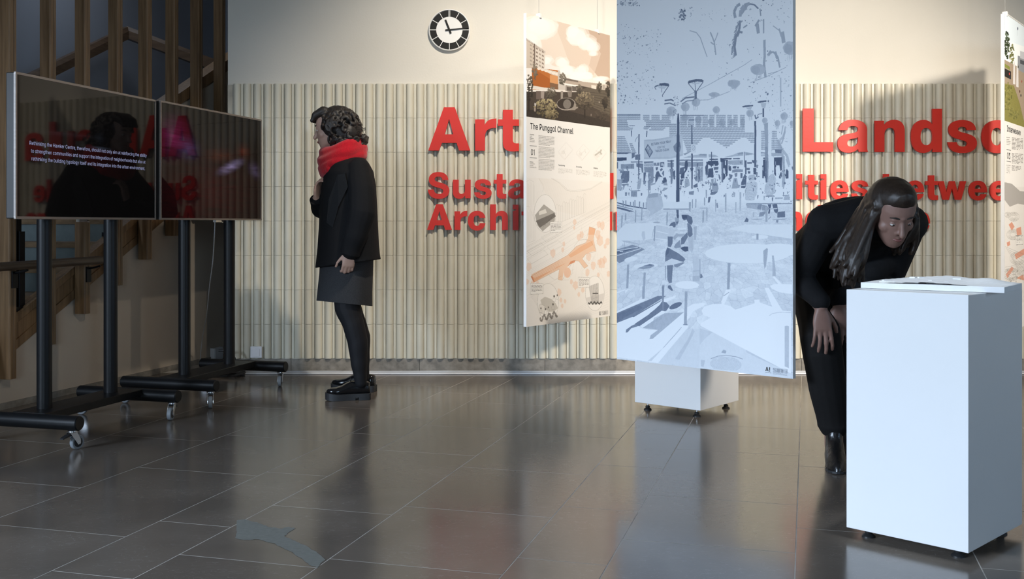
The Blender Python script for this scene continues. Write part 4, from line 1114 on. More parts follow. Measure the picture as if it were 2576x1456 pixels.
def glass_screen(name, blobs, base, back):
    """dark glossy panel that shows a blurred moving picture: soft emissive streaks in generated coordinates."""
    m = bpy.data.materials.new(name)
    m.use_nodes = True
    nt = m.node_tree
    b = nt.nodes['Principled BSDF']
    b.inputs['Base Color'].default_value = (*base, 1)
    b.inputs['Roughness'].default_value = 0.035
    b.inputs['IOR'].default_value = 1.5
    b.inputs['Specular IOR Level'].default_value = 0.17
    uv = nt.nodes.new('ShaderNodeUVMap')
    uv.uv_map = 'UVMap'
    acc = None
    for (cx, cy, sx, sy, rot, colr, st) in blobs:
        mp = nt.nodes.new('ShaderNodeMapping')
        mp.vector_type = 'TEXTURE'
        mp.inputs['Location'].default_value = (cx, cy, 0)
        mp.inputs['Rotation'].default_value = (0, 0, rot)
        mp.inputs['Scale'].default_value = (sx, sy, 1)
        nt.links.new(uv.outputs[0], mp.inputs['Vector'])
        gr = nt.nodes.new('ShaderNodeTexGradient')
        gr.gradient_type = 'QUADRATIC_SPHERE'
        nt.links.new(mp.outputs[0], gr.inputs['Vector'])
        no = nt.nodes.new('ShaderNodeTexNoise')
        no.inputs['Scale'].default_value = 1.0
        no.inputs['Detail'].default_value = 5
        mp2 = nt.nodes.new('ShaderNodeMapping')
        mp2.inputs['Rotation'].default_value = (0, 0, -rot)
        mp2.inputs['Scale'].default_value = (5, 42, 1)
        nt.links.new(uv.outputs[0], mp2.inputs['Vector'])
        nt.links.new(mp2.outputs[0], no.inputs['Vector'])
        mr = nt.nodes.new('ShaderNodeMapRange')
        mr.inputs['From Min'].default_value = 0.3
        mr.inputs['From Max'].default_value = 0.75
        mr.inputs['To Min'].default_value = 0.35
        mr.inputs['To Max'].default_value = 1.3
        nt.links.new(no.outputs['Fac'], mr.inputs['Value'])
        mu = nt.nodes.new('ShaderNodeMath'); mu.operation = 'MULTIPLY'
        nt.links.new(gr.outputs['Fac'], mu.inputs[0]); nt.links.new(mr.outputs[0], mu.inputs[1])
        sc = nt.nodes.new('ShaderNodeVectorMath'); sc.operation = 'SCALE'
        sc.inputs[0].default_value = tuple(q * st for q in colr)
        nt.links.new(mu.outputs[0], sc.inputs['Scale'])
        if acc is None:
            acc = sc.outputs[0]
        else:
            ad = nt.nodes.new('ShaderNodeVectorMath'); ad.operation = 'ADD'
            nt.links.new(acc, ad.inputs[0]); nt.links.new(sc.outputs[0], ad.inputs[1])
            acc = ad.outputs[0]
    ad = nt.nodes.new('ShaderNodeVectorMath'); ad.operation = 'ADD'
    ad.inputs[1].default_value = back
    nt.links.new(acc, ad.inputs[0])
    nt.links.new(ad.outputs[0], b.inputs['Emission Color'])
    b.inputs['Emission Strength'].default_value = 1.0
    return m


def screen_face(root, F, wd, ht, bz, m):
    mb = MB()
    mb.add([F(Vector(p)) for p in ((bz, bz, 0.001), (wd - bz, bz, 0.001), (wd - bz, ht - bz, 0.001), (bz, ht - bz, 0.001))], [(0, 1, 2, 3)])
    me = mesh_of('screen', mb)
    uv = me.uv_layers.new(name='UVMap')
    for i, q in enumerate(((0, 0), (1, 0), (1, 1), (0, 1))):
        uv.data[i].uv = q
    return obj('screen', me, m, root)


V2 = Vector
root1, F1, wd1, ht1, bz1 = screen_stand(4.335, 'nearer screen on a black wheeled stand, showing three lines of white text', 0.378,
                                        (-2.136, 4.528), (-1.888, 5.581), (R(200), R(75), R(190), R(285)), clips=(0.47,))
scr1 = screen_face(root1, F1, wd1, ht1, bz1, glass_screen('screen_picture_text', [
    (0.60, 0.86, 0.25, 0.03, -0.05, (0.25, 0.22, 0.2), 0.03), (0.55, 0.62, 0.06, 0.08, 0.0, (0.3, 0.4, 0.6), 0.012), (0.55, 0.545, 0.12, 0.022, 0.0, (0.5, 0.6, 0.9), 0.06),
    (0.30, 0.62, 0.4, 0.03, 0.03, (0.4, 0.4, 0.5), 0.02)], (0.004, 0.004, 0.004), (0.0012, 0.0010, 0.0010)))
tx = MB()
G1 = lambda x, y: F1(Vector((x, y, 0.0018)))
for s, yb, x0, wl in (('Rethinking the Hawker Centre, therefore, should not only aim at reinforcing the ability', 0.3265, 0.088, 0.908),
                      ('to strengthen communities and support the integration of neighborhoods but also at', 0.2925, 0.099, 0.885),
                      ('rethinking the building typology itself and its integration into the urban environment.', 0.2585, 0.101, 0.880)):
    put_text(tx, s, G1, x0, yb, 0.0325, fit=wl)
obj('caption', tx, mat('caption_light', (0.1, 0.1, 0.1), 0.5, emit=(0.42, 0.46, 0.78), estr=0.55), scr1, label='three lines of white caption text')

root2, F2, wd2, ht2, bz2 = screen_stand(5.47, 'farther screen on a black wheeled stand, showing blurred red and blue streaks', 0.395,
                                        (-1.868, 5.592), (-1.578, 6.635), (R(170), R(300), R(185), R(290)), clips=(0.585,))
screen_face(root2, F2, wd2, ht2, bz2, glass_screen('screen_picture_streaks', [
    (0.10, 0.72, 0.22, 0.30, -0.3, (0.55, 0.05, 0.28), 0.16), (0.24, 0.63, 0.16, 0.16, -0.25, (0.22, 0.2, 0.55), 0.14),
    (0.66, 0.50, 0.22, 0.07, 0.5, (0.6, 0.5, 0.95), 0.30), (0.93, 0.49, 0.10, 0.14, 0.6, (0.45, 0.35, 0.75), 0.10),
    (0.55, 0.60, 0.25, 0.10, 0.1, (0.6, 0.10, 0.02), 0.07), (0.80, 0.66, 0.12, 0.12, 0.2, (0.6, 0.08, 0.02), 0.09),
    (0.45, 0.25, 0.9, 0.7, 0.0, (0.5, 0.02, 0.03), 0.045)], (0.004, 0.003, 0.003), (0.0016, 0.0010, 0.0012)))

# ------------------------------------------------------------------ plinths on levelling feet
def plinth(name, label, cF, cL, cR, z0, z1, inset=0.05):
    """cF: the near corner, cL and cR its neighbours to the left and right, in plan."""
    cF, cL, cR = (Vector((p[0], p[1], 0)) for p in (cF, cL, cR))
    root = thing(name, label, 'plinth', ((cL + cR) / 2)[:])
    cB = cL + cR - cF
    q = [cF, cR, cB, cL]
    obj('box', MB().prism([(p.x, p.y) for p in q], z0, z1), M['white_lacquer'], root, recalc=True, bevel=0.0018, world=True)
    e1, e2 = (cR - cF).normalized(), (cL - cF).normalized()
    for p, a, b in ((cF, 1, 1), (cR, -1, 1), (cB, -1, -1), (cL, 1, -1)):
        o = p + e1 * a * inset + e2 * b * inset
        mb = MB().tube([(o.x, o.y, 0.012), (o.x, o.y, z0 + 0.002)], 0.0042, 10)
        f = obj('levelling_foot', mb, M['chrome'], root, smooth=60, world=True)
        mb = MB().lathe([(0.021, 0.0), (0.021, 0.004), (0.017, 0.008), (0.011, 0.012), (0.0125, 0.016), (0.0125, 0.020), (0.006, 0.024)], 20, (o.x, o.y, 0))
        obj('foot_pad', mb, M['black_plastic'], f, smooth=35, world=False)
    return root


pl1 = plinth('display_plinth', 'tall white plinth in front, carrying the white relief model', (1.342, 3.097), (1.068, 3.365), (1.647, 3.400), 0.030, 0.790)
pl2 = plinth('display_plinth', 'white plinth on black feet half hidden by the blue picture board', (0.964, 5.390), (0.659, 5.653), (1.227, 5.704), 0.042, 0.790)

# ------------------------------------------------------------------ white relief model on the near plinth
mo = Vector((1.13, 3.414, 0.791))
ma = Vector((0.348, -0.252, 0)).normalized()
mb_ = Vector((-ma.y, ma.x, 0))
ML, MD = 0.43, 0.27
model = thing('relief_model', 'white card relief model of a landscape on the near plinth', 'model', (mo + ma * ML / 2 + mb_ * MD / 2)[:])
Fm = lambda p: mo + ma * p.x + mb_ * p.y + Vector((0, 0, p.z))
obj('base_slab', MB().prism([(0, 0), (ML, 0), (ML, MD), (0, MD)], 0.0, 0.018, Fm), M['model_white'], model, recalc=True, bevel=0.001, world=True)
nx, ny = 44, 26
tm2 = MB()
hr_ = random.Random(5)


def relief(u, v):
    h = 0.017 * math.exp(-((u - 0.48) / 0.22) ** 2) * (0.35 + 0.65 * v) + 0.014 * math.exp(-((u - 0.80) / 0.12) ** 2 - ((v - 0.75) / 0.3) ** 2)
    h += 0.006 * math.exp(-((u - 0.2) / 0.12) ** 2) * v
    return max(0.0005, h)


vs = []
for j in range(ny + 1):
    for i in range(nx + 1):
        u, v = i / nx, j / ny
        q = relief(u, v)
        q = round(q / 0.0022) * 0.0022 * 0.6 + q * 0.4
        vs.append(Fm(Vector((0.004 + u * (ML - 0.008), 0.004 + v * (MD - 0.008), 0.018 + q))))
fs = [(j * (nx + 1) + i, j * (nx + 1) + i + 1, (j + 1) * (nx + 1) + i + 1, (j + 1) * (nx + 1) + i) for j in range(ny) for i in range(nx)]
tm2.add(vs, fs)
obj('terrain', tm2, M['model_white'], model, world=True)
for k in range(7):
    u, v = hr_.uniform(0.04, 0.96), hr_.uniform(0.08, 0.9)
    wv, dv, hv = hr_.uniform(0.008, 0.028), hr_.uniform(0.006, 0.018), hr_.uniform(0.002, 0.005)
    z = 0.018 + relief(u, v) - 0.001
    c = Fm(Vector((0.02 + u * (ML - 0.05), 0.02 + v * (MD - 0.04), z + hv / 2)))
    obj('model_house', MB().box(c, (wv, dv, hv), Matrix.Rotation(hr_.uniform(0, 3), 3, 'Z')), M['model_white'], model, world=True)
for k in range(3):       # a retaining edge: thin low walls near the front left corner
    a = 0.05 + 0.07 * k
    obj('model_wall', MB().prism([(a, 0.03 + 0.012 * k), (a + 0.05, 0.026 + 0.014 * k), (a + 0.05, 0.028 + 0.014 * k), (a, 0.032 + 0.012 * k)], 0.0175, 0.0225, Fm), M['model_white'], model, recalc=True, world=True)

# ------------------------------------------------------------------ hanging boards
def raster_material(name, img, rough=0.55):
    m = bpy.data.materials.new(name)
    m.use_nodes = True
    nt = m.node_tree
    b = nt.nodes['Principled BSDF']
    b.inputs['Roughness'].default_value = rough
    b.inputs['Specular IOR Level'].default_value = 0.35
    t = nt.nodes.new('ShaderNodeTexImage')
    t.image = img
    t.interpolation = 'Cubic'
    t.extension = 'EXTEND'
    uv = nt.nodes.new('ShaderNodeUVMap')
    uv.uv_map = 'UVMap'
    nt.links.new(uv.outputs[0], t.inputs['Vector'])
    nt.links.new(t.outputs['Color'], b.inputs['Base Color'])
    return m


class Board:
    """a hanging board: left and right edge in plan, z range, thickness behind the face."""

    def __init__(s, name, label, a, b, z0, z1, th, group):
        s.a, s.b = Vector((a[0], a[1], 0)), Vector((b[0], b[1], 0))
        s.u = (s.b - s.a).normalized()
        s.n = Vector((s.u.y, -s.u.x, 0))
        s.w = (s.b - s.a).length
        s.z0, s.z1 = z0, z1
        s.h = z1 - z0
        s.root = thing(name, label, 'board', ((s.a + s.b) / 2 + Vector((0, 0, z0)))[:], group=group)
        obj('panel', MB().prism([(0, 0), (s.w, 0), (s.w, s.h), (0, s.h)], -th, 0.0, lambda p: s.F(p.x, p.y, p.z)), M['board_edge'], s.root, recalc=True, bevel=0.0008, world=True)

    def F(s, x, y, z=0.0):
        return s.a + s.u * x + Vector((0, 0, s.z0 + y)) + s.n * z

    def inv(s, px, py):
        """photograph pixel -> board coordinates (x from the left edge, y up from the bottom)."""
        k = (px - CX) / FOC
        # (a + u x): X = k Y
        x = (k * s.a.y - s.a.x) / (s.u.x - k * s.u.y)
        Y = s.a.y + s.u.y * x
        return x, CAM_H + (HORIZON - py) / FOC * Y - s.z0

    def print_quad(s, name, x0, y0, x1, y1, m, z=0.0006, label=None):
        mb = MB()
        mb.add([s.F(*p, z) for p in ((x0, y0), (x1, y0), (x1, y1), (x0, y1))], [(0, 1, 2, 3)])
        me = mesh_of(name, mb)
        uv = me.uv_layers.new(name='UVMap')
        for i, q in enumerate(((0, 0), (1, 0), (1, 1), (0, 1))):
            uv.data[i].uv = q
        return obj(name, me, m, s.root, world=True, label=label)

    def hang(s, fr, top=3.6):
        for f in fr:
            p = s.F(s.w * f, s.h, -0.009)
            mb = MB().box(p + Vector((0, 0, 0.006)), (0.02, 0.028, 0.026), Matrix.Rotation(math.atan2(s.u.y, s.u.x), 3, 'Z'))
            cl = obj('clip', mb, M['clip'], s.root, bevel=0.002, world=True)
            obj('wire', MB().tube([p + Vector((0, 0, 0.018)), (p.x, p.y, top)], 0.0011, 6), M['wire'], cl, world=False)


class Raster:
    """a small painter: draws polygons into a float image, in coordinates given by a mapping to 0..1."""

    def __init__(s, w, h, col, f):
        s.w, s.h, s.f = w, h, f
        s.im = np.empty((h, w, 3), np.float32)
        s.im[:] = col

    def pt(s, p):
        u, v = s.f(*p)
        return u * s.w, v * s.h

    def mask(s, pts):
        P = np.array(pts, float)
        x0, x1 = int(max(0, math.floor(P[:, 0].min()))), int(min(s.w, math.ceil(P[:, 0].max()) + 1))
        y0, y1 = int(max(0, math.floor(P[:, 1].min()))), int(min(s.h, math.ceil(P[:, 1].max()) + 1))
        if x1 <= x0 or y1 <= y0:
            return None
        X, Y = np.meshgrid(np.arange(x0, x1) + 0.5, np.arange(y0, y1) + 0.5)
        ins = np.zeros(X.shape, bool)
        n = len(P)
        for i in range(n):
            ax, ay = P[i - 1]
            bx, by = P[i]
            if ay == by:
                continue
            c = ((ay > Y) != (by > Y)) & (X < (bx - ax) * (Y - ay) / (by - ay) + ax)
            ins ^= c
        return x0, x1, y0, y1, ins

    def poly(s, pts, col, al=1.0, noise=0.0, raw=False, grad=None):
        m = s.mask(pts if raw else [s.pt(p) for p in pts])
        if m is None:
            return
        x0, x1, y0, y1, ins = m
        sub = s.im[y0:y1, x0:x1]
        a = ins[..., None] * al
        c = np.broadcast_to(np.array(col, np.float32), sub.shape).copy()
        if grad is not None:       # second colour at the bottom
            t = np.linspace(0, 1, y1 - y0)[:, None, None]
            c = np.array(grad, np.float32) * (1 - t) + c * t
        if noise:
            c = c + (NR.random(sub.shape[:2])[..., None] - 0.5) * noise
        s.im[y0:y1, x0:x1] = sub * (1 - a) + c * a

    def line(s, pts, wd, col, al=1.0):
        Q = [s.pt(p) for p in pts]
        for (ax, ay), (bx, by) in zip(Q, Q[1:]):
            dx, dy = bx - ax, by - ay
            L = math.hypot(dx, dy) or 1
            k = wd * s.px / 2
            nx_, ny_ = -dy / L * k, dx / L * k
            s.poly([(ax + nx_, ay + ny_), (bx + nx_, by + ny_), (bx - nx_, by - ny_), (ax - nx_, ay - ny_)], col, al, raw=True)

    def oval(s, cx, cy, rx, ry, col, al=1.0, noise=0.0, rot=0.0, rag=0.0, n=22, **k):
        pts = []
        for i in range(n):
            a = 2 * PI * i / n
            q = 1 + (NR.random() - 0.5) * rag
            x, y = rx * q * math.cos(a), ry * q * math.sin(a)
            pts.append((cx + x * math.cos(rot) - y * math.sin(rot), cy + x * math.sin(rot) + y * math.cos(rot)))
        s.poly(pts, col, al, noise, **k)

    def text(s, st, x, y, size, col, al=1.0, bold=0.02, skew=0.0, sx=1.0, step=1.0):
        for ch in st:
            adv, pts, tris = glyph_tris(ch, bold)
            for t in tris:
                s.poly([(x + pts[i][0] * size * sx, y - pts[i][1] * size + skew * (pts[i][0] * size * sx)) for i in t], col, al)
            x += (adv + bold * 1.2) * size * sx * step
            y += skew * (adv + bold * 1.2) * size * sx * step
        return x

    def image(s, name):
        img = bpy.data.images.new(name, s.w, s.h, alpha=False)
        a = np.ones((s.h, s.w, 4), np.float32)
        a[..., :3] = np.clip(s.im, 0, 1)
        img.pixels.foreach_set(a.ravel())
        img.update()
        img.pack()
        return img


NR = np.random.default_rng(11)
BIG = Board('picture_board', 'large pale blue picture board of an open air food court, in front of the plinth', (0.0996 * 4.86, 4.86), (0.2326 * 4.86, 0.872 * 4.86),
            0.375, 2.17, 0.022, 'hanging exhibition boards')
BIG.hang((0.12, 0.88))
P1 = Board('project_board', 'hanging project board titled The Punggol Channel', (0.0136 * 6.0, 6.0), (0.1039 * 6.0, 1.119 * 6.0), 0.411, 2.198, 0.020, 'hanging exhibition boards')
P1.hang((0.15, 0.85))
P3 = Board('project_board', 'hanging project board titled Interweave at the edge of the frame', ((2527 - CX) / FOC * 5.86, 5.86), ((2527 - CX) / FOC * 5.86 + 0.54, 5.86 + 0.714),
           0.39, 2.168, 0.020, 'hanging exhibition boards')
P3.hang((0.06, 0.88))
obj('hanging_rail', MB().tube([P3.F(0.05, P3.h + 0.012, -0.009), P3.F(P3.w * 0.9, P3.h + 0.012, -0.009)], 0.005, 8), M['clip'], P3.root, smooth=60, world=True)

# ------------------------------------------------------------------ people
def voxel(name, mb, size, mat_, parent, smooth_it=4, world=True, label=None, disp=None):
    """unites overlapping closed shapes into one continuous skin (voxel remesh, then smoothing)."""
    me = mesh_of(name, mb)
    o = bpy.data.objects.new(name, me)
    COL.objects.link(o)
    m = o.modifiers.new('r', 'REMESH')
    m.mode = 'VOXEL'
    m.voxel_size = size
    m.use_smooth_shade = True
    if smooth_it:
        m = o.modifiers.new('s', 'SMOOTH')
        m.iterations = smooth_it
        m.factor = 0.5
    bpy.context.view_layer.update()
    dg = bpy.context.evaluated_depsgraph_get()
    me2 = bpy.data.meshes.new_from_object(o.evaluated_get(dg))
    me2.name = name
    bpy.data.objects.remove(o)
    bpy.data.meshes.remove(me)
    me2.materials.clear()
    if disp:
        n = len(me2.vertices)
        co = np.empty(n * 3, np.float32)
        me2.vertices.foreach_get('co', co)
        co = disp(co.reshape(n, 3))
        me2.vertices.foreach_set('co', co.astype(np.float32).ravel())
    me2.polygons.foreach_set('use_smooth', [True] * len(me2.polygons))
    me2.update()
    return obj(name, me2, mat_, parent, world=world, label=label)


def ell(c, ax, ay, rx, ry, n=28, e=2.0):
    """a closed ring round c spanned by the vectors ax, ay (superellipse exponent e)."""
    out = []
    for k in range(n):
        t = 2 * PI * k / n
        x, y = math.cos(t), math.sin(t)
        x = math.copysign(abs(x) ** (2 / e), x)
        y = math.copysign(abs(y) ** (2 / e), y)
        out.append(Vector(c) + ax * (x * rx) + ay * (y * ry))
    return out


def limb(mb, pts, rads, n=14):
    """tapered limb with round ends."""
    pts = [Vector(p) for p in pts]
    P, Rr = [], []
    for i in range(len(pts) - 1):
        for k in range(5):
            t = k / 5
            P.append(pts[i].lerp(pts[i + 1], t))
            tt = t * t * (3 - 2 * t)
            Rr.append(rads[i] * (1 - tt) + rads[i + 1] * tt)
    P.append(pts[-1]); Rr.append(rads[-1])
    mb.tube(P, Rr, n)
    mb.ball(pts[0], rads[0] * 0.995, n, 8)
    mb.ball(pts[-1], rads[-1] * 0.995, n, 8)


def finger(mb, base, d, up, lens, rad, curl):
    """base, direction, axis towards which it curls, three segment lengths, radius, bend per joint."""
    p = Vector(base)
    d = Vector(d).normalized()
    up = Vector(up)
    up = (up - d * up.dot(d)).normalized()
    pts, rr = [p - d * 0.012, p], [rad * 1.05, rad * 1.05]
    for i, L in enumerate(lens):
        a = curl[i]
        d, up = (d * math.cos(a) + up * math.sin(a)), (up * math.cos(a) - d * math.sin(a))
        p = p + d * L
        pts.append(p.copy())
        rr.append(rad * (1.0 - 0.07 * (i + 1)))
    limb(mb, pts, rr, 10)


def hand(mb, wrist, d, palm_n, thumb_side, size=1.0, curl=(0.35, 0.5, 0.4), spread=0.05, thumb_curl=(0.25, 0.3)):
    """wrist: centre; d: towards the knuckles; palm_n: out of the palm; thumb_side: +1/-1 along d x palm_n."""
    d = Vector(d).normalized()
    pn = Vector(palm_n)
    pn = (pn - d * pn.dot(d)).normalized()
    sd = d.cross(pn).normalized() * thumb_side
    w_ = Vector(wrist)
    k = size
    Lp = 0.086 * k
    # palm
    rings = []
    for t, hw, ht in ((-0.1, 0.024, 0.018), (0.0, 0.026, 0.0185), (0.25, 0.034, 0.017), (0.6, 0.040, 0.0155), (0.95, 0.039, 0.0125), (1.05, 0.034, 0.009)):
        rings.append(ell(w_ + d * (Lp * t), sd, pn, hw * k, ht * k, 18, 2.5))
    mb.rings(rings)
    for off, L, rr in ((0.029, (0.044, 0.029, 0.023), 0.0098), (0.0098, (0.048, 0.033, 0.025), 0.0100), (-0.0108, (0.045, 0.031, 0.024), 0.0096), (-0.030, (0.036, 0.024, 0.021), 0.0086)):
        finger(mb, w_ + d * (Lp * (1.0 - abs(off - 0.01) * 2.2)) + sd * off * k, d + sd * (off * spread / 0.03), pn, [q * k for q in L], rr * k, curl)
    # thumb leaves the side of the palm near its base
    tb = w_ + d * (Lp * 0.22) + sd * 0.024 * k + pn * 0.006 * k
    td = (d * 0.75 + sd * 0.62 + pn * 0.25).normalized()
    pts = [tb - td * 0.01, tb, tb + td * 0.040 * k]
    d2 = (td * math.cos(thumb_curl[0]) + (d * 0.8 - sd * 0.4 + pn * 0.3).normalized() * math.sin(thumb_curl[0])).normalized()
    pts.append(pts[-1] + d2 * 0.030 * k)
    d3 = (d2 * math.cos(thumb_curl[1]) + (d * 0.6 - sd * 0.7 + pn * 0.3).normalized() * math.sin(thumb_curl[1])).normalized()
    pts.append(pts[-1] + d3 * 0.024 * k)
    limb(mb, pts, [0.014 * k, 0.0145 * k, 0.0105 * k, 0.0098 * k, 0.0082 * k], 10)


def head(mb, c, f, up, size=1.0):
    """c: centre of the head between the ears at eye height; f: facing; builds skull, jaw, nose, lips, ears (no hair)."""
    f = Vector(f).normalized()
    up = Vector(up)
    up = (up - f * up.dot(f)).normalized()
    sd = up.cross(f)
    k = size
    Q = lambda a, b, h: Vector(c) + f * a * k + sd * b * k + up * h * k
    rings = []
    # horizontal sections: height, centre forward, half depth, half width
    for h, cf, dp, wd in ((-0.118, 0.060, 0.018, 0.016), (-0.110, 0.052, 0.036, 0.032), (-0.092, 0.038, 0.056, 0.046), (-0.070, 0.022, 0.074, 0.056), (-0.045, 0.008, 0.088, 0.063),
                          (-0.02, 0.000, 0.094, 0.068), (0.01, -0.003, 0.096, 0.072), (0.04, -0.004, 0.096, 0.074), (0.07, -0.008, 0.090, 0.071), (0.092, -0.012, 0.074, 0.060), (0.108, -0.016, 0.048, 0.040), (0.114, -0.018, 0.016, 0.014)):
        rings.append(ell(Q(cf, 0, h), f, sd, dp * k, wd * k, 26, 2.25))
    mb.rings(rings)
    # brow, nose, lips, chin, cheek bones
    mb.ball(Q(0.082, 0, 0.020), (0.018 * k, 0.018 * k, 0.010 * k), 12, 8)
    for s in (-1, 1):
        mb.ball(Q(0.078, s * 0.030, 0.018), 0.013 * k, 10, 8)
        mb.ball(Q(0.050, s * 0.036, -0.030), (0.034 * k, 0.030 * k, 0.028 * k), 12, 8)
        er = []
        for h, o_, rr in ((-0.030, 0.0, 0.005), (-0.018, 0.004, 0.009), (0.0, 0.008, 0.012), (0.016, 0.008, 0.012), (0.026, 0.004, 0.007)):
            er.append(ell(Q(-0.004 - o_ * 0.5, s * (0.072 + o_), h), f, sd, rr * k * 1.25, 0.006 * k, 12))
        mb.rings(er)
        mb.ball(Q(0.092, s * 0.0115, -0.038), 0.0085 * k, 10, 6)
    limb(mb, [Q(0.090, 0, 0.012), Q(0.104, 0, -0.016), Q(0.115, 0, -0.036)], [0.007 * k, 0.009 * k, 0.0115 * k], 10)
    mb.ball(Q(0.084, 0, -0.064), 0.014 * k, 12, 8)
    mb.ball(Q(0.094, 0, -0.0605), (0.009 * k, 0.009 * k, 0.0055 * k), 10, 6)
    mb.ball(Q(0.092, 0, -0.0735), (0.0095 * k, 0.0095 * k, 0.0065 * k), 10, 6)
    mb.ball(Q(0.074, 0, -0.103), (0.020 * k, 0.020 * k, 0.016 * k), 12, 8)
    return Q


def face_details(Q, k, root_body, mlip, meye, mdark, mskin):
    for s in (-1, 1):
        e = obj('eye', MB().ball(Q(0.077, s * 0.031, 0.0), 0.0118 * k, 14, 10), meye, root_body, smooth=180, world=True)
        obj('iris', MB().ball(Q(0.0852, s * 0.031, -0.0022), 0.0050 * k, 10, 8), mdark, root_body, smooth=180, world=True)
        c = Q(0.077, s * 0.031, 0.0)
        fw_, up_, sd_ = Q(1, 0, 0) - Q(0, 0, 0), Q(0, 0, 1) - Q(0, 0, 0), Q(0, 1, 0) - Q(0, 0, 0)
        lid = MB()
        for a0, a1 in ((12, 110), (-70, -26)):          # upper and lower lid: bands of a slightly larger globe
            rg_ = []
            for i in range(7):
                el = R(a0 + (a1 - a0) * i / 6)
                rg_.append([c + (fw_ * (math.cos(el) * math.cos(th)) + up_ * math.sin(el) * math.cos(th) + sd_ * math.sin(th)) * 0.0136 for th in [R(-80 + 160 * j / 10) for j in range(11)]])
            n_ = 11
            lid.add([p for r_ in rg_ for p in r_], [(i * n_ + j, i * n_ + j + 1, (i + 1) * n_ + j + 1, (i + 1) * n_ + j) for i in range(6) for j in range(n_ - 1)])
        obj('eyelids', lid, mskin, root_body, smooth=180, world=True)
        mb = MB()
        limb(mb, [Q(0.090, s * 0.016, 0.026), Q(0.090, s * 0.032, 0.031), Q(0.080, s * 0.049, 0.027)], [0.003 * k, 0.0034 * k, 0.002 * k], 8)
        obj('eyebrow', mb, mdark, root_body, smooth=60, world=True)
    mb = MB()
    limb(mb, [Q(0.088, -0.021, -0.067), Q(0.1005, -0.008, -0.0655), Q(0.1015, 0, -0.067), Q(0.1005, 0.008, -0.0655), Q(0.088, 0.021, -0.067)], [0.0025 * k, 0.0046 * k, 0.0050 * k, 0.0046 * k, 0.0025 * k], 8)
    obj('lips', mb, mlip, root_body, smooth=60, world=True)


M['skin'] = mat('skin', (0.50, 0.31, 0.235), 0.5, var=0.05, scale=(30,) * 3, coord='Position')
M['skin_shaded'] = mat('shaded_skin', (0.24, 0.135, 0.105), 0.5, var=0.05, scale=(30,) * 3, coord='Position')  # darkened for the dim, blurred figure: shade put into skin and lip colour
M['lip_shaded'] = mat('shaded_lip', (0.20, 0.075, 0.065), 0.4)
M['lip'] = mat('lip', (0.38, 0.13, 0.11), 0.4)
M['eye'] = mat('eye_white', (0.75, 0.73, 0.70), 0.15)
M['hair_dark'] = mat('dark_hair', (0.020, 0.015, 0.012), 0.5, var=0.4, scale=(160, 160, 160), coord='Position', bump=0.08, bscale=300)
M['hair_brown'] = mat('dark_brown_hair', (0.022, 0.0135, 0.009), 0.45, var=0.4, scale=(260, 260, 20), coord='Position', bump=0.05, bscale=300)
M['coat'] = mat('black_wool_coat', (0.0085, 0.0085, 0.0095), 0.85, var=0.15, scale=(300,) * 3, coord='Position', spec=0.2, bump=0.08, bscale=400)
M['knit'] = mat('charcoal_knit', (0.013, 0.014, 0.016), 0.9, var=0.2, scale=(300,) * 3, coord='Position', spec=0.2)
M['skirt'] = mat('dark_grey_wool', (0.036, 0.037, 0.040), 0.9, var=0.35, scale=(420,) * 3, coord='Position', spec=0.2, bump=0.1, bscale=500)
M['tights'] = mat('black_tights', (0.008, 0.008, 0.010), 0.7, spec=0.3)
M['scarf'] = mat('red_scarf', (0.50, 0.006, 0.016), 0.9, var=0.15, scale=(180,) * 3, coord='Position', spec=0.2, bump=0.2, bscale=350, sheen=0.3)
M['shoe'] = mat('black_patent_leather', (0.008, 0.008, 0.009), 0.12, spec=0.6)
M['sole'] = mat('black_rubber_sole', (0.020, 0.021, 0.023), 0.55)
M['boot'] = mat('black_boot_leather', (0.010, 0.009, 0.009), 0.28, spec=0.55, bump=0.3, bscale=35, coord='Position')
M['trouser'] = mat('black_trousers', (0.0090, 0.0085, 0.0085), 0.85, var=0.15, scale=(250,) * 3, coord='Position', spec=0.2)
Z3 = Vector((0, 0, 1))

# ---- the woman in profile in front of the screens
YW = 6.10
WO = thing('person', 'standing person in black coat, red scarf and grey skirt facing the screens', 'person', ((884 - CX) / FOC * YW, YW, 0))


def W(px, py, dy=0.0):
    """profile pixel, placed sideways at dy from the woman's own depth."""
    return PX(px, py, YW + dy)


fx, fy = Vector((-1, 0, 0)), Vector((0, 1, 0))
kpx = YW / FOC
# body: head, neck, torso, arms with hands, legs in one skin
bd = MB()
hc = W(836, 322)                       # between the ears at eye height
ff = Vector((-1.0, 0.10, -0.20))
uu_ = Vector((-0.20, 0.0, 1.0))
Qw = head(bd, hc, ff, uu_, 0.98)
limb(bd, [W(846, 350), W(858, 380), W(868, 412)], [0.056, 0.056, 0.066])
rg = []
for py, f_, b_, ry in ((400, 840, 905, 0.10), (420, 826, 925, 0.155), (460, 818, 934, 0.165), (520, 818, 934, 0.15), (580, 822, 930, 0.135), (640, 816, 936, 0.16), (690, 812, 938, 0.175), (730, 816, 934, 0.16)):
    rg.append(ell(W((f_ + b_) / 2, py), fx, fy, (b_ - f_) / 2 * kpx, ry))
bd.rings(rg)
# legs: near one (towards the camera) and far one
for dy, dpx, dpy in ((-0.125, 0, 5), (0.125, 7, -8)):
    limb(bd, [W(872, 700, dy * 0.75), W(874 + dpx * 0.3, 772 + dpy * 0.4, dy * 0.9), W(889 + dpx * 0.6, 812 + dpy * 0.6, dy), W(900 + dpx, 855 + dpy, dy), W(903 + dpx, 905 + dpy, dy), W(906 + dpx, 940 + dpy, dy), W(907 + dpx, 955 + dpy, dy)],
         [0.086, 0.068, 0.057, 0.053, 0.043, 0.033, 0.030])
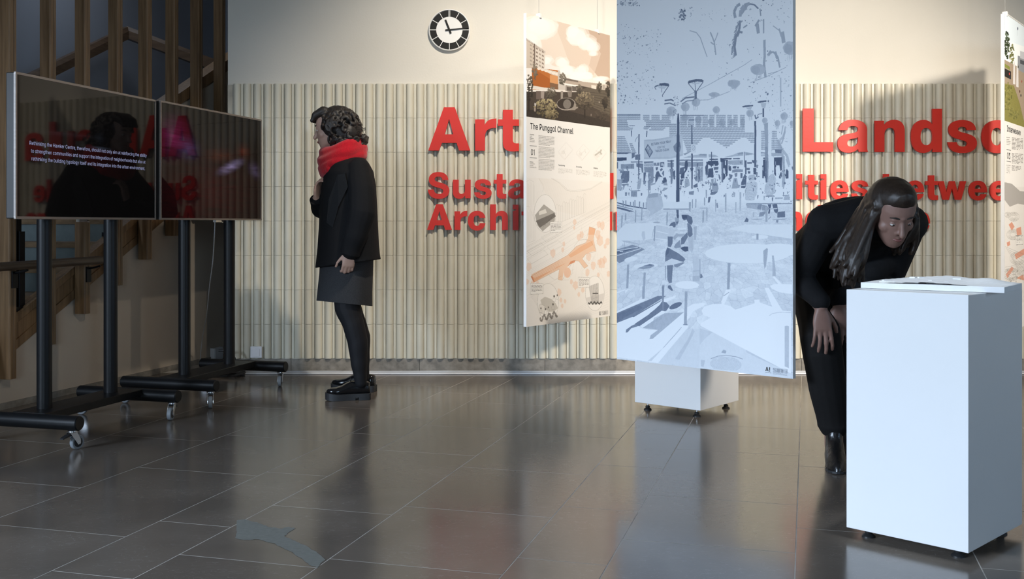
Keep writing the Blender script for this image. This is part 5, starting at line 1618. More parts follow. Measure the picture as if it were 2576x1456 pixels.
# near arm hanging, loosely closed hand
limb(bd, [W(902, 425, -0.165), W(908, 530, -0.235), W(884, 632, -0.225)], [0.050, 0.042, 0.028])
hand(bd, W(880, 634, -0.225), Vector((-0.12, 0.0, -1.0)), Vector((-0.35, 1.0, 0.0)), -1, 0.92, (0.55, 0.85, 0.6), 0.02)
# far arm bent, hand gathering the collar
limb(bd, [W(884, 425, 0.16), W(822, 530, 0.18), W(797, 500, 0.0)], [0.048, 0.040, 0.027])
hand(bd, W(797, 500, -0.005), Vector((0.10, -0.12, 1.0)), Vector((1.0, -0.35, 0.05)), 1, 0.92, (0.45, 0.75, 0.5), 0.03)
body = voxel('body', bd, 0.0046, M['skin'], WO, 2)
face_details(Qw, 0.98, body, M['lip'], M['eye'], M['hair_dark'], M['skin'])
# tights: a thin skin over the legs
tg = MB()
for dy, dpx, dpy in ((-0.125, 0, 5), (0.125, 7, -8)):
    limb(tg, [W(872, 700, dy * 0.75), W(874 + dpx * 0.3, 772 + dpy * 0.4, dy * 0.9), W(889 + dpx * 0.6, 812 + dpy * 0.6, dy), W(900 + dpx, 855 + dpy, dy), W(903 + dpx, 905 + dpy, dy), W(906 + dpx, 940 + dpy, dy), W(908 + dpx, 957 + dpy, dy)],
         [0.091, 0.073, 0.062, 0.058, 0.048, 0.038, 0.034])
voxel('tights', tg, 0.006, M['tights'], WO, 4)

# skirt
rg = []
for py, f_, b_, ry, tilt in ((640, 806, 940, 0.185, 0), (690, 803, 938, 0.195, 2), (730, 799, 937, 0.20, 4), (763, 796, 937, 0.203, 7)):
    ring = []
    for k in range(40):
        t = 2 * PI * k / 40
        x = (f_ + b_) / 2 + (b_ - f_) / 2 * math.cos(t)
        wob = 1 + 0.018 * math.sin(5 * t) * (py - 640) / 120
        ring.append(W(x, py + tilt * math.cos(t), ry * math.sin(t) * wob))
    rg.append(ring)
inner = [[c.lerp(p, 0.955) for p in r] for r in rg for c in [sum(r, Vector()) / len(r)]]
sk = MB()
sk.rings(rg + inner[::-1], caps=False)
n40 = 40
b_ = 7 * n40
sk.f += [(b_ + k, b_ + (k + 1) % n40, (k + 1) % n40, k) for k in range(n40)]
obj('skirt', sk, M['skirt'], WO, smooth=50, recalc=True, world=True)

# coat: A-line, open collar; both sleeves
ct = MB()
rg = []
for py, f_, b_, ry, tilt in ((386, 850, 902, 0.075, 0), (396, 832, 916, 0.125, 0), (410, 822, 928, 0.175, 0), (432, 815, 940, 0.205, 0), (470, 808, 946, 0.212, 0), (520, 804, 949, 0.210, 0), (570, 802, 951, 0.213, 0),
                             (620, 799, 953, 0.222, -3), (650, 796, 955, 0.230, -8), (663, 794, 957, 0.234, -11)):
    ring = []
    for k in range(44):
        t = 2 * PI * k / 44
        c_, s_ = math.cos(t), math.sin(t)
        fl_ = max(0.0, (py - 560) / 100)
        wob = 1 + 0.025 * fl_ * math.sin(6 * t + 0.6)
        x = (f_ + b_) / 2 + (b_ - f_) / 2 * math.copysign(abs(c_) ** 0.9, c_) * wob
        ring.append(W(x, py + tilt * c_, ry * math.copysign(abs(s_) ** 0.9, s_) * wob))
    rg.append(ring)
ct.rings(rg)
limb(ct, [W(902, 424, -0.155), W(910, 480, -0.215), W(911, 535, -0.250), W(896, 590, -0.245), W(883, 628, -0.232)], [0.064, 0.074, 0.075, 0.066, 0.056])
limb(ct, [W(886, 424, 0.155), W(846, 492, 0.215), W(820, 528, 0.195), W(806, 526, 0.10), W(799, 508, 0.015)], [0.064, 0.070, 0.064, 0.054, 0.044])
voxel('coat', ct, 0.0062, M['coat'], WO, 5)
# cuff openings, lapels and the knitted top in the open front
for c, d, r_ in ((W(883, 630, -0.232), (W(881, 642, -0.229) - W(896, 590, -0.245)), 0.054), (W(798.5, 506, 0.008), (W(797, 500, 0.0) - W(803, 518, 0.05)), 0.042)):
    d = d.normalized()
    obj('cuff', MB().tube([c - d * 0.012, c + d * 0.018], [r_ + 0.001, r_], 24), M['coat'], WO, smooth=50, world=True)
# near side lapel seen from the camera: a folded front edge running down from the scarf
lp = MB()
a = [(868, 436, -0.205), (850, 440, -0.198), (828, 500, -0.176), (822, 560, -0.158), (838, 572, -0.182), (852, 520, -0.203), (876, 470, -0.214)]
P_ = [W(*q) for q in a]
lp.add([p + Vector((0, -0.010, 0)) for p in P_] + [p + Vector((0, 0.02, 0)) for p in P_], [tuple(range(7)), tuple(range(13, 6, -1))] + [(i, (i + 1) % 7, 7 + (i + 1) % 7, 7 + i) for i in range(7)])
obj('front_lapel', lp, M['knit'], WO, recalc=True, world=True, label='charcoal knitted front showing in the open coat')

# scarf: wound loops and a gathered front
sc_ = MB()
for (x, y, ra_, rb_, tilt, rr, ph) in ((860, 372, 43, 0.098, -12, 0.036, 0.0), (860, 388, 46, 0.108, -15, 0.040, 0.7), (860, 404, 45, 0.112, -18, 0.038, 1.9), (856, 416, 40, 0.108, -18, 0.032, 2.6)):
    pts = []
    for k in range(30):
        t = 2 * PI * k / 29
        q = 1 + 0.05 * math.sin(3 * t + ph)
        pts.append(W(x + ra_ * q * math.cos(t), y + tilt * math.cos(t) + 2.5 * math.sin(2 * t + ph), rb_ * q * math.sin(t)))
    sc_.tube(pts, [rr * (1 + 0.10 * math.sin(4 * 2 * PI * k / 29 + ph)) for k in range(30)], 12)
limb(sc_, [W(824, 395, -0.03), W(818, 420, -0.045), W(816, 440, -0.03)], [0.042, 0.036, 0.018])
limb(sc_, [W(838, 400, -0.08), W(832, 425, -0.095), W(826, 438, -0.08)], [0.040, 0.036, 0.018])
voxel('scarf', sc_, 0.006, M['scarf'], WO, 4)

# hair: dark curly bob
hb = MB()
hb.ball(hc + Vector((0.030, 0, 0.022)), (0.108, 0.098, 0.108), 22, 16)
hb.ball(W(872, 335), (0.088, 0.105, 0.080), 18, 12)
hrn = random.Random(21)
for i in range(260):
    th, ph = hrn.uniform(0, 2 * PI), hrn.uniform(-1.05, 1.45)
    d = Vector((math.cos(ph) * math.cos(th), math.cos(ph) * math.sin(th), math.sin(ph)))
    c = hc + Vector((0.036, 0, 0.012))
    if ph < -0.15:
        c = W(870, 330)
    p = c + Vector((d.x * 0.118, d.y * 0.108, d.z * 0.112))
    rel = p - hc
    if rel.x < -0.045 and rel.z < 0.070:       # keep the face free
        continue
    if rel.z < -0.095:
        continue
    tw = hrn.uniform(0, 6.28)
    pts = []
    ax = Vector((-d.y, d.x, 0)).normalized() if abs(d.z) < 0.95 else Vector((1, 0, 0))
    ay = d.cross(ax)
    L = hrn.uniform(0.02, 0.045)
    for k in range(8):
        t = k / 7
        pts.append(p + d * (0.010 * math.sin(t * PI)) + ax * (0.011 * math.cos(tw + t * 7)) + ay * (0.011 * math.sin(tw + t * 7)) - Z3 * L * t)
    hb.tube(pts, [0.0055 + 0.004 * math.sin(t * PI / 7) for t in range(8)], 6)
# hair swept over the brow and temples
for b in (-0.05, -0.025, 0.0, 0.025, 0.05):
    limb(hb, [Qw(0.02, b, 0.100), Qw(0.068, b * 1.05, 0.088), Qw(0.096, b * 1.15, 0.060)], [0.030, 0.024, 0.012], 10)
voxel('hair', hb, 0.0042, M['hair_dark'], WO, 1)
# a few loose curls at the nape
lc = MB()
for i in range(36):
    p = W(hrn.uniform(884, 900), hrn.uniform(300, 346), hrn.uniform(-0.07, 0.07))
    pts = []
    a0 = hrn.uniform(0, 6)
    ln = hrn.uniform(0.02, 0.055)
    for k in range(9):
        t = k / 8
        pts.append(p + Vector((ln * t + 0.006 * math.cos(a0 + 8 * t), 0.008 * math.sin(a0 + 8 * t), -0.012 * t + 0.022 * t * t * hrn.uniform(-1, 1))))
    lc.tube(pts, [0.0026 - 0.0018 * k / 8 for k in range(9)], 5)
obj('loose_curls', lc, M['hair_dark'], WO, smooth=60, world=True, kind='stuff')


def shoe(toe, heel, halfw, root, h_sole=0.036, name='shoe'):
    """laced leather shoe on a thick lugged sole; toe and heel are ground points."""
    toe, heel = Vector(toe), Vector(heel)
    u = (toe - heel)
    L = u.length
    u.normalize()
    v = Z3.cross(u)
    pl = []
    for t, wd_ in ((0.0, 0.62), (0.03, 0.78), (0.15, 0.86), (0.35, 0.80), (0.5, 0.84), (0.7, 1.0), (0.82, 0.98), (0.92, 0.78), (0.98, 0.45), (1.0, 0.12)):
        pl.append((t, wd_ * halfw))
    F = lambda t, b, z: heel + u * (t * L) + v * b + Z3 * z
    fine = []
    for i in range(len(pl) - 1):
        (ta, wa), (tb, wb_) = pl[i], pl[i + 1]
        pa, pb = pl[max(i - 1, 0)], pl[min(i + 2, len(pl) - 1)]
        for q in range(4):
            k_ = q / 4
            w_ = 0.5 * (2 * wa + (wb_ - pa[1]) * k_ + (2 * pa[1] - 5 * wa + 4 * wb_ - pb[1]) * k_ * k_ + (3 * wa - pa[1] - 3 * wb_ + pb[1]) * k_ ** 3)
            fine.append((ta + (tb - ta) * k_, max(0.004, w_)))
    pl = fine + [pl[-1]]
    outl = [(t, b) for t, b in pl] + [(t, -b) for t, b in pl[::-1]]
    so_ = MB()
    top = lambda t: h_sole + (0.010 * max(0, t - 0.75) / 0.25) + 0.004 * max(0, 0.3 - t)
    # sole: rand over a heel block and a forepart, with the arch cut out between them
    n = len(outl)
    so_.rings([[F(t, b, 0.016 if z == 0 else top(t)) for t, b in outl] for z in (0, 1)])
    for (ta, tb_) in ((0.0, 0.27), (0.345, 1.0)):
        sub = [q for q in pl if ta < q[0] < tb_]
        ends = []
        for te in (ta, tb_):
            for (t0_, w0), (t1_, w1) in zip(pl, pl[1:]):
                if t0_ <= te <= t1_:
                    ends.append((te, w0 + (w1 - w0) * (te - t0_) / (t1_ - t0_)))
                    break
        seq = [ends[0]] + sub + [ends[1]]
        ol = [(t, b * 0.985) for t, b in seq] + [(t, -b * 0.985) for t, b in seq[::-1]]
        lift = lambda t: 0.0005 + 0.006 * max(0, t - 0.86) / 0.14
        so_.rings([[F(t, b, lift(t) if z == 0 else 0.018) for t, b in ol] for z in (0, 1)])
    s = obj(name, so_, M['sole'], root, recalc=True, world=True, smooth=38, label='thick black lugged rubber sole')
    # lug notches as small raised blocks along the edge
    up = MB()
    rings = []
    for t, h, wd_ in ((0.015, 0.066, 0.46), (0.06, 0.074, 0.62), (0.16, 0.078, 0.70), (0.30, 0.076, 0.66), (0.42, 0.080, 0.66), (0.52, 0.070, 0.72), (0.64, 0.052, 0.82), (0.76, 0.042, 0.84), (0.87, 0.036, 0.68), (0.94, 0.028, 0.44), (0.972, 0.016, 0.20)):
        b0 = wd_ * halfw
        z0 = top(t) - 0.004
        ring = []
        for k in range(18):
            a = 2 * PI * k / 18
            c_, s_ = math.cos(a), math.sin(a)
            ring.append(F(t, b0 * math.copysign(abs(c_) ** 0.75, c_) * (1.0 if s_ < 0.2 else 0.94), z0 + h * 0.5 * (1 + math.copysign(abs(s_) ** 0.85, s_)) * 0.93))
        rings.append(ring)
    up.rings(rings)
    u_o = obj('upper', up, M['shoe'], s, smooth=70, recalc=True)
    lm = MB()
    for q in range(4):
        t = 0.44 + 0.055 * q
        h = top(t) + (0.080 - 0.022 * q) * 0.93 * 1.0
        lm.tube([F(t - 0.01, -halfw * 0.42, h - 0.012), F(t + 0.004, 0, h + 0.002), F(t + 0.012, halfw * 0.42, h - 0.012)], 0.0022, 6)
    lm.tube([F(0.43, -0.004, top(0.43) + 0.076), F(0.45, -0.016, top(0.43) + 0.090), F(0.47, -0.022, top(0.43) + 0.076), F(0.44, -0.006, top(0.43) + 0.075)], 0.0018, 6)
    lm.tube([F(0.43, 0.004, top(0.43) + 0.076), F(0.44, 0.018, top(0.43) + 0.088), F(0.47, 0.022, top(0.43) + 0.072), F(0.44, 0.006, top(0.43) + 0.075)], 0.0018, 6)
    obj('laces', lm, M['black_cable'], s, smooth=60)
    return s


def ground(px, py):
    Yg = FOC / (py - HORIZON)
    return Vector(((px - CX) / FOC * Yg, Yg, 0))


shoe(ground(818, 1007), ground(932, 1003), 0.050, WO)
shoe(ground(833, 981.5), ground(945, 984.5), 0.050, WO)

# ---- the person bending over the near plinth
PO = thing('person', 'dark long-haired person in black bending forward behind the tall white plinth', 'person', (1.38, 4.5, 0))
V = Vector
f2 = V((0.2, -0.98, 0)).normalized()
bd = MB()
hc2 = V((1.452, 4.02, 1.045))
Q2 = head(bd, hc2, V((0.10, -0.84, -0.58)), V((0.03, -0.56, 0.83)), 0.98)
limb(bd, [V((1.447, 4.06, 1.000)), V((1.444, 4.15, 1.005)), V((1.44, 4.22, 1.005))], [0.054, 0.056, 0.066])
limb(bd, [V((1.41, 4.70, 0.82)), V((1.43, 4.45, 0.93)), V((1.44, 4.27, 0.985))], [0.11, 0.105, 0.09], 18)
RA = [V((1.265, 4.25, 1.00)), V((1.185, 4.36, 0.775)), V((1.233, 4.205, 0.668))]
LA = [V((1.615, 4.29, 1.00)), V((1.590, 4.43, 0.775)), V((1.345, 4.335, 0.668))]
limb(bd, RA, [0.052, 0.041, 0.027])
limb(bd, LA, [0.052, 0.041, 0.027])
hand(bd, RA[2] + V((0, -0.004, -0.012)), V((0.05, -0.10, -1.0)), V((0, 1, -0.12)), 1, 0.95, (0.10, 0.30, 0.35), 0.16)
hand(bd, LA[2] + V((0, -0.004, -0.012)), V((-0.02, -0.05, -1.0)), V((0, 1, -0.12)), -1, 0.95, (0.10, 0.30, 0.35), 0.16)
RL = [V((1.33, 4.66, 0.80)), V((1.262, 4.305, 0.520)), V((1.300, 4.345, 0.34)), V((1.339, 4.385, 0.12)), V((1.340, 4.385, 0.07))]
LL = [V((1.48, 4.72, 0.80)), V((1.385, 4.455, 0.520)), V((1.402, 4.53, 0.34)), V((1.418, 4.60, 0.12)), V((1.418, 4.60, 0.07))]
for leg in (RL, LL):
    limb(bd, leg, [0.080, 0.056, 0.052, 0.038, 0.038])
body2 = voxel('body', bd, 0.0046, M['skin_shaded'], PO, 2)
face_details(Q2, 0.98, body2, M['lip_shaded'], M['eye'], M['hair_dark'], M['skin_shaded'])
tp = MB()
rg = []
for c, u_, ra_, rb_ in ((V((1.41, 4.76, 0.80)), V((0.0, 0.45, 0.9)), 0.19, 0.135), (V((1.41, 4.68, 0.85)), V((0.0, 0.5, 0.86)), 0.195, 0.15), (V((1.42, 4.52, 0.92)), V((0, 0.45, 0.9)), 0.18, 0.145), (V((1.43, 4.38, 0.975)), V((0, 0.42, 0.9)), 0.195, 0.142),
                        (V((1.44, 4.27, 1.005)), V((0, 0.4, 0.92)), 0.20, 0.118), (V((1.443, 4.20, 1.012)), V((0, 0.4, 0.92)), 0.13, 0.085)):
    u_ = u_.normalized()
    rg.append(ell(c, V((1, 0.06, 0)).normalized(), u_, ra_, rb_, 26, 2.3))
tp.rings(rg)
limb(tp, [RA[0], RA[1], RA[2] + V((0, 0.004, 0.022))], [0.070, 0.058, 0.040])
limb(tp, [LA[0], LA[1], LA[2] + V((0, 0.004, 0.022))], [0.070, 0.058, 0.040])
limb(tp, [V((1.443, 4.23, 1.005)), V((1.445, 4.165, 1.005)), V((1.447, 4.095, 0.995))], [0.100, 0.082, 0.070])      # roll collar
limb(tp, [RA[0], V((1.44, 4.24, 1.01)), LA[0]], [0.078, 0.105, 0.078])
limb(tp, [V((1.44, 4.50, 0.86)), V((1.57, 4.40, 0.87)), V((1.50, 4.36, 0.80))], [0.10, 0.085, 0.05])
voxel('jumper', tp, 0.0065, M['coat'], PO, 4)
tr = MB()
for leg in (RL, LL):
    limb(tr, [leg[0], leg[1], leg[2], leg[3] + V((0, 0, 0.05))], [0.112, 0.082, 0.078, 0.066])
    e = leg[3]
    tr.tube([e + V((0, 0, 0.09)), e + V((0, 0, 0.035))], [0.066, 0.067], 20)
limb(tr, [V((1.31, 4.69, 0.81)), V((1.50, 4.74, 0.81))], [0.125, 0.125], 18)
voxel('trousers', tr, 0.0065, M['trouser'], PO, 4)


def boot(ank, toe_dir, root, L=0.255):
    u = Vector((toe_dir[0], toe_dir[1], 0)).normalized()
    v = Z3.cross(u)
    heel = Vector((ank.x, ank.y, 0)) - u * 0.052
    F = lambda t, b, z: heel + u * (t * L) + v * b + Z3 * z
    up = MB()
    rings = []
    for z, t0_, t1_, hw in ((0.030, 0.0, 0.99, 0.040), (0.045, -0.005, 0.97, 0.042), (0.062, -0.005, 0.86, 0.040), (0.080, 0.0, 0.66, 0.037), (0.100, 0.0, 0.50, 0.035), (0.125, 0.0, 0.43, 0.036), (0.16, -0.01, 0.43, 0.040), (0.20, -0.02, 0.44, 0.043)):
        ring = []
        for k in range(24):
            a = 2 * PI * k / 24
            c_, s_ = math.cos(a), math.sin(a)
            t = (t0_ + t1_) / 2 + (t1_ - t0_) / 2 * c_
            wd_ = hw * (1.0 if t < 0.75 else max(0.45, 1 - (t - 0.75) * 1.5))
            z_ = z - (0.020 * max(0.0, min(1.0, (t - 0.25) / 0.35)) if z < 0.035 else 0.014 * max(0.0, min(1.0, (t - 0.3) / 0.4)) if z < 0.07 else 0.0)
            ring.append(F(t, wd_ * math.copysign(abs(s_) ** 0.85, s_), z_ + 0.004 * math.sin(9 * a + z * 160) * (0.09 < z < 0.19)))
        rings.append(ring)
    up.rings(rings)
    b = obj('boot', up, M['boot'], root, smooth=80, recalc=True, world=True)
    so_ = MB()
    ol = []
    for t, wd_ in ((0.0, 0.028), (0.1, 0.036), (0.3, 0.033), (0.5, 0.036), (0.7, 0.042), (0.85, 0.036), (0.96, 0.022), (1.0, 0.006)):
        ol.append((t, wd_))
    full = ol + [(t, -q) for t, q in ol[::-1]]
    lift = lambda t: 0.0005 + 0.030 * max(0.0, min(1.0, (0.42 - t) / 0.2)) + 0.004 * max(0, t - 0.85) / 0.15
    so_.rings([[F(t, q, lift(t) + dz) for t, q in full] for dz in (0, 0.008)])
    hl = [(0.0, 0.026), (0.08, 0.032), (0.2, 0.030), (0.24, 0.028)]
    hl = hl + [(t, -q) for t, q in hl[::-1]]
    so_.rings([[F(t, q, 0.0005) for t, q in hl], [F(t * 1.05, q * 1.1, 0.034) for t, q in hl]])
    obj('boot_sole', so_, M['sole'], b, recalc=True)


boot(RL[4], (-0.22, -1.0), PO)
boot(LL[4], (0.05, -1.0), PO)
# long straight hair falling beside the face
h2 = MB()
fw2 = V((0.10, -0.84, -0.58)).normalized()
up2 = V((0.03, -0.56, 0.83))
up2 = (up2 - fw2 * up2.dot(fw2)).normalized()
sd2 = up2.cross(fw2).normalized()       # her left
H = lambda a, b, h: hc2 + fw2 * a + sd2 * b + up2 * h
rg = []
for a_, h_, rr_ in ((-0.118, 0.0, 0.02), (-0.108, 0.0, 0.062), (-0.07, 0.015, 0.093), (-0.03, 0.028, 0.097), (0.01, 0.046, 0.086), (0.045, 0.067, 0.066), (0.07, 0.083, 0.043), (0.082, 0.092, 0.015)):
    rg.append(ell(H(a_, 0, h_), sd2, up2, rr_ * 0.92, rr_ * 1.0, 24))
h2.rings(rg)
h2.ball(H(-0.03, 0, 0.03), (0.094, 0.10, 0.094), 18, 12)
rr2 = random.Random(9)
for i in range(150):
    b = rr2.choice([-1, -1, -1, 1]) * rr2.uniform(0.015, 0.084)
    p0 = H(rr2.uniform(-0.075, 0.025), b, rr2.uniform(0.035, 0.075) - abs(b) * 0.3)
    s = -1 if b < 0 else 1
    p1 = H(rr2.uniform(-0.08, 0.035), s * rr2.uniform(0.080, 0.094), rr2.uniform(-0.035, 0.0))
    if s < 0:
        p2 = V((p1.x - rr2.uniform(0.02, 0.075), p1.y + rr2.uniform(-0.02, 0.06), rr2.uniform(0.86, 0.93)))
        p3 = V((p2.x - rr2.uniform(-0.01, 0.04), p2.y + rr2.uniform(-0.02, 0.05), p2.z - rr2.uniform(0.04, 0.13)))
    else:
        p2 = V((p1.x + rr2.uniform(-0.035, 0.01), p1.y + rr2.uniform(0.02, 0.08), rr2.uniform(0.93, 0.98)))
        p3 = V((p2.x - 0.01, p2.y + 0.02, p2.z - rr2.uniform(0.02, 0.06)))
    pts = []
    for k in range(9):
        t = k / 8 * 3
        seg, tt = min(int(t), 2), t - min(int(t), 2)
        PP = [p0, p1, p2, p3]
        a0, a1, a2, a3 = PP[max(seg - 1, 0)], PP[seg], PP[seg + 1], PP[min(seg + 2, 3)]
        pts.append(0.5 * ((2 * a1) + (a2 - a0) * tt + (2 * a0 - 5 * a1 + 4 * a2 - a3) * tt * tt + (3 * a1 - a0 - 3 * a2 + a3) * tt ** 3))
    h2.tube(pts, [0.012] * 6 + [0.011, 0.010, 0.006], 7)
voxel('hair', h2, 0.0046, M['hair_brown'], PO, 3)

# ------------------------------------------------------------------ prints on the boards
def tone(v):
    a, b = (0.925, 0.935, 0.945), (0.16, 0.22, 0.335)
    return tuple(p * (1 - v) + q * v for p, q in zip(a, b))


def crop(x0, y0, k):
    return lambda pts: [(x0 + x * k, y0 + y * k) for x, y in pts]


# ---- the big blue picture board
def bigf(px, py):
    x, y = BIG.inv(px, py)
    return x / BIG.w, y / BIG.h


B = Raster(1000, 1990, tone(0.0), bigf)
B.px = 2.0
rb = random.Random(4)


def speck(cx, cy, r, v, al=1.0, ax=1.0):
    B.oval(cx, cy, r * ax, r, tone(v), al, rag=0.9, n=9, rot=rb.uniform(0, 3))


# leaves and twigs against the sky
for (x0, y0, x1, y1, n, r0, r1) in ((1552, -140, 1998, 0, 210, 0.8, 3.6), (1552, 0, 1612, 15, 55, 0.8, 2.6), (1552, 60, 1585, 100, 14, 0.7, 1.8), (1568, 72, 1665, 145, 95, 0.7, 2.0), (1552, 150, 1650, 262, 150, 0.6, 2.3),
                                    (1690, 10, 1745, 55, 28, 0.6, 2.4), (1760, 20, 1830, 70, 32, 0.5, 1.4), (1840, 0, 1998, 60, 60, 0.6, 2.2), (1790, 110, 1998, 200, 75, 0.5, 1.6), (1880, 190, 1998, 260, 90, 0.5, 2.0), (1930, 250, 1996, 400, 120, 0.4, 1.3),
                                    (1640, 90, 1790, 190, 20, 0.4, 1.0)):
    for i in range(n):
        speck(rb.uniform(x0, x1), rb.uniform(y0, y1), rb.uniform(r0, r1) * rb.random() ** 0.5, rb.uniform(0.25, 0.7), 0.9, rb.uniform(0.6, 1.6))
for i in range(22):
    speck(1716 + rb.uniform(-6, 8), 38 + rb.uniform(-14, 12), rb.uniform(1, 3), rb.uniform(0.4, 0.7))
for pts, wd_, v in (([(1735, 77), (1752, 82), (1762, 95), (1770, 118), (1779, 143)], 2.2, 0.30), ([(1787, 81), (1793, 95), (1797, 106), (1801, 138)], 3.4, 0.32), ([(1806, 82), (1803, 92), (1797, 106)], 2.4, 0.32), ([(1788, 106), (1796, 112)], 3, 0.3),
                    ([(1862, 52), (1860, 74), (1851, 95), (1848, 118), (1851, 140)], 6, 0.52), ([(1848, 105), (1842, 122), (1841, 138)], 3, 0.45), ([(1868, 82), (1860, 80), (1855, 92)], 5, 0.48), ([(1880, 63), (1870, 70)], 3.5, 0.42),
                    ([(1850, 45), (1847, 30), (1853, 16), (1862, 10)], 7, 0.40), ([(1862, 42), (1864, 25), (1872, 14), (1886, 9)], 8, 0.36), ([(1886, 10), (1898, 12), (1908, 22)], 3.5, 0.55), ([(1912, 22), (1914, 40)], 3, 0.4), ([(1921, 48), (1921, 84)], 3.6, 0.36),
                    ([(1923, 100), (1924, 140), (1922, 160), (1926, 195)], 6, 0.34), ([(1905, 60), (1908, 84)], 8, 0.38), ([(1910, 50), (1900, 66)], 5, 0.40), ([(1930, 138), (1945, 130), (1957, 143), (1962, 170)], 4, 0.36), ([(1932, 140), (1940, 128)], 7, 0.33), ([(1950, 130), (1956, 148)], 6, 0.35),
                    ([(1968, 80), (1972, 108)], 9, 0.33), ([(1960, 72), (1966, 92)], 4, 0.3), ([(1945, 65), (1962, 78)], 2, 0.3), ([(1964, 195), (1964, 268)], 3.0, 0.26), ([(1975, 330), (1970, 345), (1962, 352), (1960, 372), (1968, 385)], 5, 0.22),
                    ([(1957, 352), (1966, 374), (1980, 392), (1986, 416)], 6, 0.26), ([(1968, 385), (1972, 420), (1970, 470)], 6, 0.28), ([(1985, 420), (1978, 400)], 3, 0.25), ([(1976, 318), (1972, 345), (1966, 362)], 3.2, 0.28), ([(1970, 315), (1966, 338)], 2.4, 0.30)):
    B.line(pts, wd_, tone(v), 0.95)
for k in range(30):      # fringes of the palm fronds
    t = k / 29
    x, y = 1862 - 14 * math.sin(t * 2.2), 52 + 88 * t
    B.line([(x, y), (x - 5 + rb.uniform(-3, 1), y + 6)], 1.6, tone(0.5))
    x, y = 1870 + 14 * t, 12 + 3 * math.sin(t * 5)
    B.line([(x, y), (x - 8, y + 16 + 8 * (1 - t))], 1.5, tone(0.34))
# strings and lanterns
for pts in ([(1716, 248), (1745, 233), (1787, 211), (1870, 165), (1892, 150)], [(1756, 252), (1782, 251), (1836, 230)], [(1888, 208), (1935, 190), (1978, 169)], [(1932, 186), (1955, 180)]):
    B.line(pts, 1.3, tone(0.42), 0.75)
for cx, cy, rx, ry in ((1907, 175, 19, 14), (1846, 210, 16, 10), (1988, 121, 18, 17), (1797, 238, 14, 6), (1751, 257, 11, 11), (1724, 269, 11, 11), (1689, 280, 13, 12), (1802, 276, 9, 9), (1887, 285, 9.5, 9.5), (1973, 292, 9.5, 9.5), (1924, 303, 7, 7.5),
                       (1956, 310, 7, 8), (1757, 301, 8.5, 9), (1788, 306, 8, 8), (1817, 308, 8, 8), (1842, 307, 7, 8), (1868, 306, 6, 9), (1723, 296, 9, 9), (1992, 310, 5, 7)):
    B.oval(cx, cy, rx, ry, tone(0.24), 0.95, noise=0.05, rag=0.10)
    B.oval(cx - rx * 0.3, cy + ry * 0.1, rx * 0.55, ry * 0.75, tone(0.34), 0.55, noise=0.06, rag=0.15)
    for k in range(7):
        x = cx + rb.uniform(-0.6, 0.6) * rx
        B.line([(x, cy + ry * 0.8), (x + rb.uniform(-2, 2), cy + ry * rb.uniform(1.3, 2.0))], 1.1, tone(0.26), 0.7)
B.poly([(1833, 202), (1862, 204), (1852, 222), (1842, 224)], tone(0.28), 0.9, 0.05)
# roofs drawn as tile courses
y = 289.0
while y < 400:
    segs = []
    if y < 327:
        if y < 298:
            segs += [(1553, 1611), (1618, 1634), (1639, 1660), (1665, 1684)]
        elif y < 318:
            segs += [(1553, 1576 + (y - 298) * 0.3), (1621 + (y > 306) * 4, 1688 - max(0, y - 312))]
        else:
            segs += [(1553, 1585), (1640 - (y - 318), 1672 + (322 - y))]
    if 309 < y < 346:
        segs += [(1684, 1702)]
    if y < 346:
        segs += [(1711, 1728), (1730, 1746), (1750, 1765), (1767, 1781), (1785, 1797), (1802, 1826), (1830, 1841), (1845, 1856), (1862, 1874)] if y < 320 else [(1711, 1896 if y > 330 else 1874)]
        if y > 325:
            segs += [(1915, 1925), (1942, 1954)]
    else:
        h_ = (y - 346)
        if y < 373:
            segs += [(1786 + h_ * 1.75, 1864 - h_ * 1.5)]
        if y < 360:
            segs += [(1878 + h_, 1898)]
        if y < 380:
            segs += [(1717 + h_ * 0.35, 1768 - h_ * 0.9)]
        if y < 375:
            segs += [(1915, 1925), (1941, 1956 + h_ * 0.5)]
    if y > 338 and y < 386:
        segs += [(1553, 1570 + (y - 338) * 0.42), (1583 + (y - 358) * 0.3, 1590 + (y - 358) * 0.45)] if y > 358 else [(1553, 1570 + (y - 338) * 0.42)]
    for a, b in segs:
        if b > a + 1:
            B.poly([(a, y), (b, y), (b, y + 2.6), (a, y + 2.6)], tone(0.33), 0.9, 0.12)
            B.poly([(a, y + 2.2), (b, y + 2.2), (b, y + 3.1), (a, y + 3.1)], tone(0.48), 0.8, 0.15)
    y += 4.45
B.poly([(1553, 287), (1611, 287), (1611, 290), (1553, 290)], tone(0.5), 0.9, 0.2)
B.poly([(1711, 289), (1770, 289), (1770, 291.5), (1711, 291.5)], tone(0.5), 0.9, 0.2)
# street lamps
K1 = crop(1540, 180, 240 / 1456)
K2 = crop(1760, 180, 250 / 1517)
D = lambda K, pts, v, al=1.0, nz=0.0: B.poly(K(pts), tone(v), al, nz)
Ln = lambda K, pts, wd_, v, al=1.0: B.line(K(pts), wd_, tone(v), al)
D(K1, [(715, 215), (725, 180), (800, 173), (860, 182), (872, 210), (850, 225), (790, 215)], 0.72)
D(K1, [(645, 235), (665, 212), (712, 200), (715, 215), (660, 240)], 0.6)
Ln(K1, [(648, 240), (672, 275)], 1.8, 0.6); Ln(K1, [(866, 215), (768, 360), (770, 385)], 2.0, 0.7); Ln(K1, [(756, 215), (756, 318)], 1.6, 0.62)
D(K1, [(690, 225), (840, 225), (800, 262), (730, 258)], 0.16, 0.9)
D(K1, [(1155, 165), (1170, 140), (1280, 115), (1370, 118), (1398, 140), (1385, 162), (1300, 150), (1200, 172), (1165, 185)], 0.70)
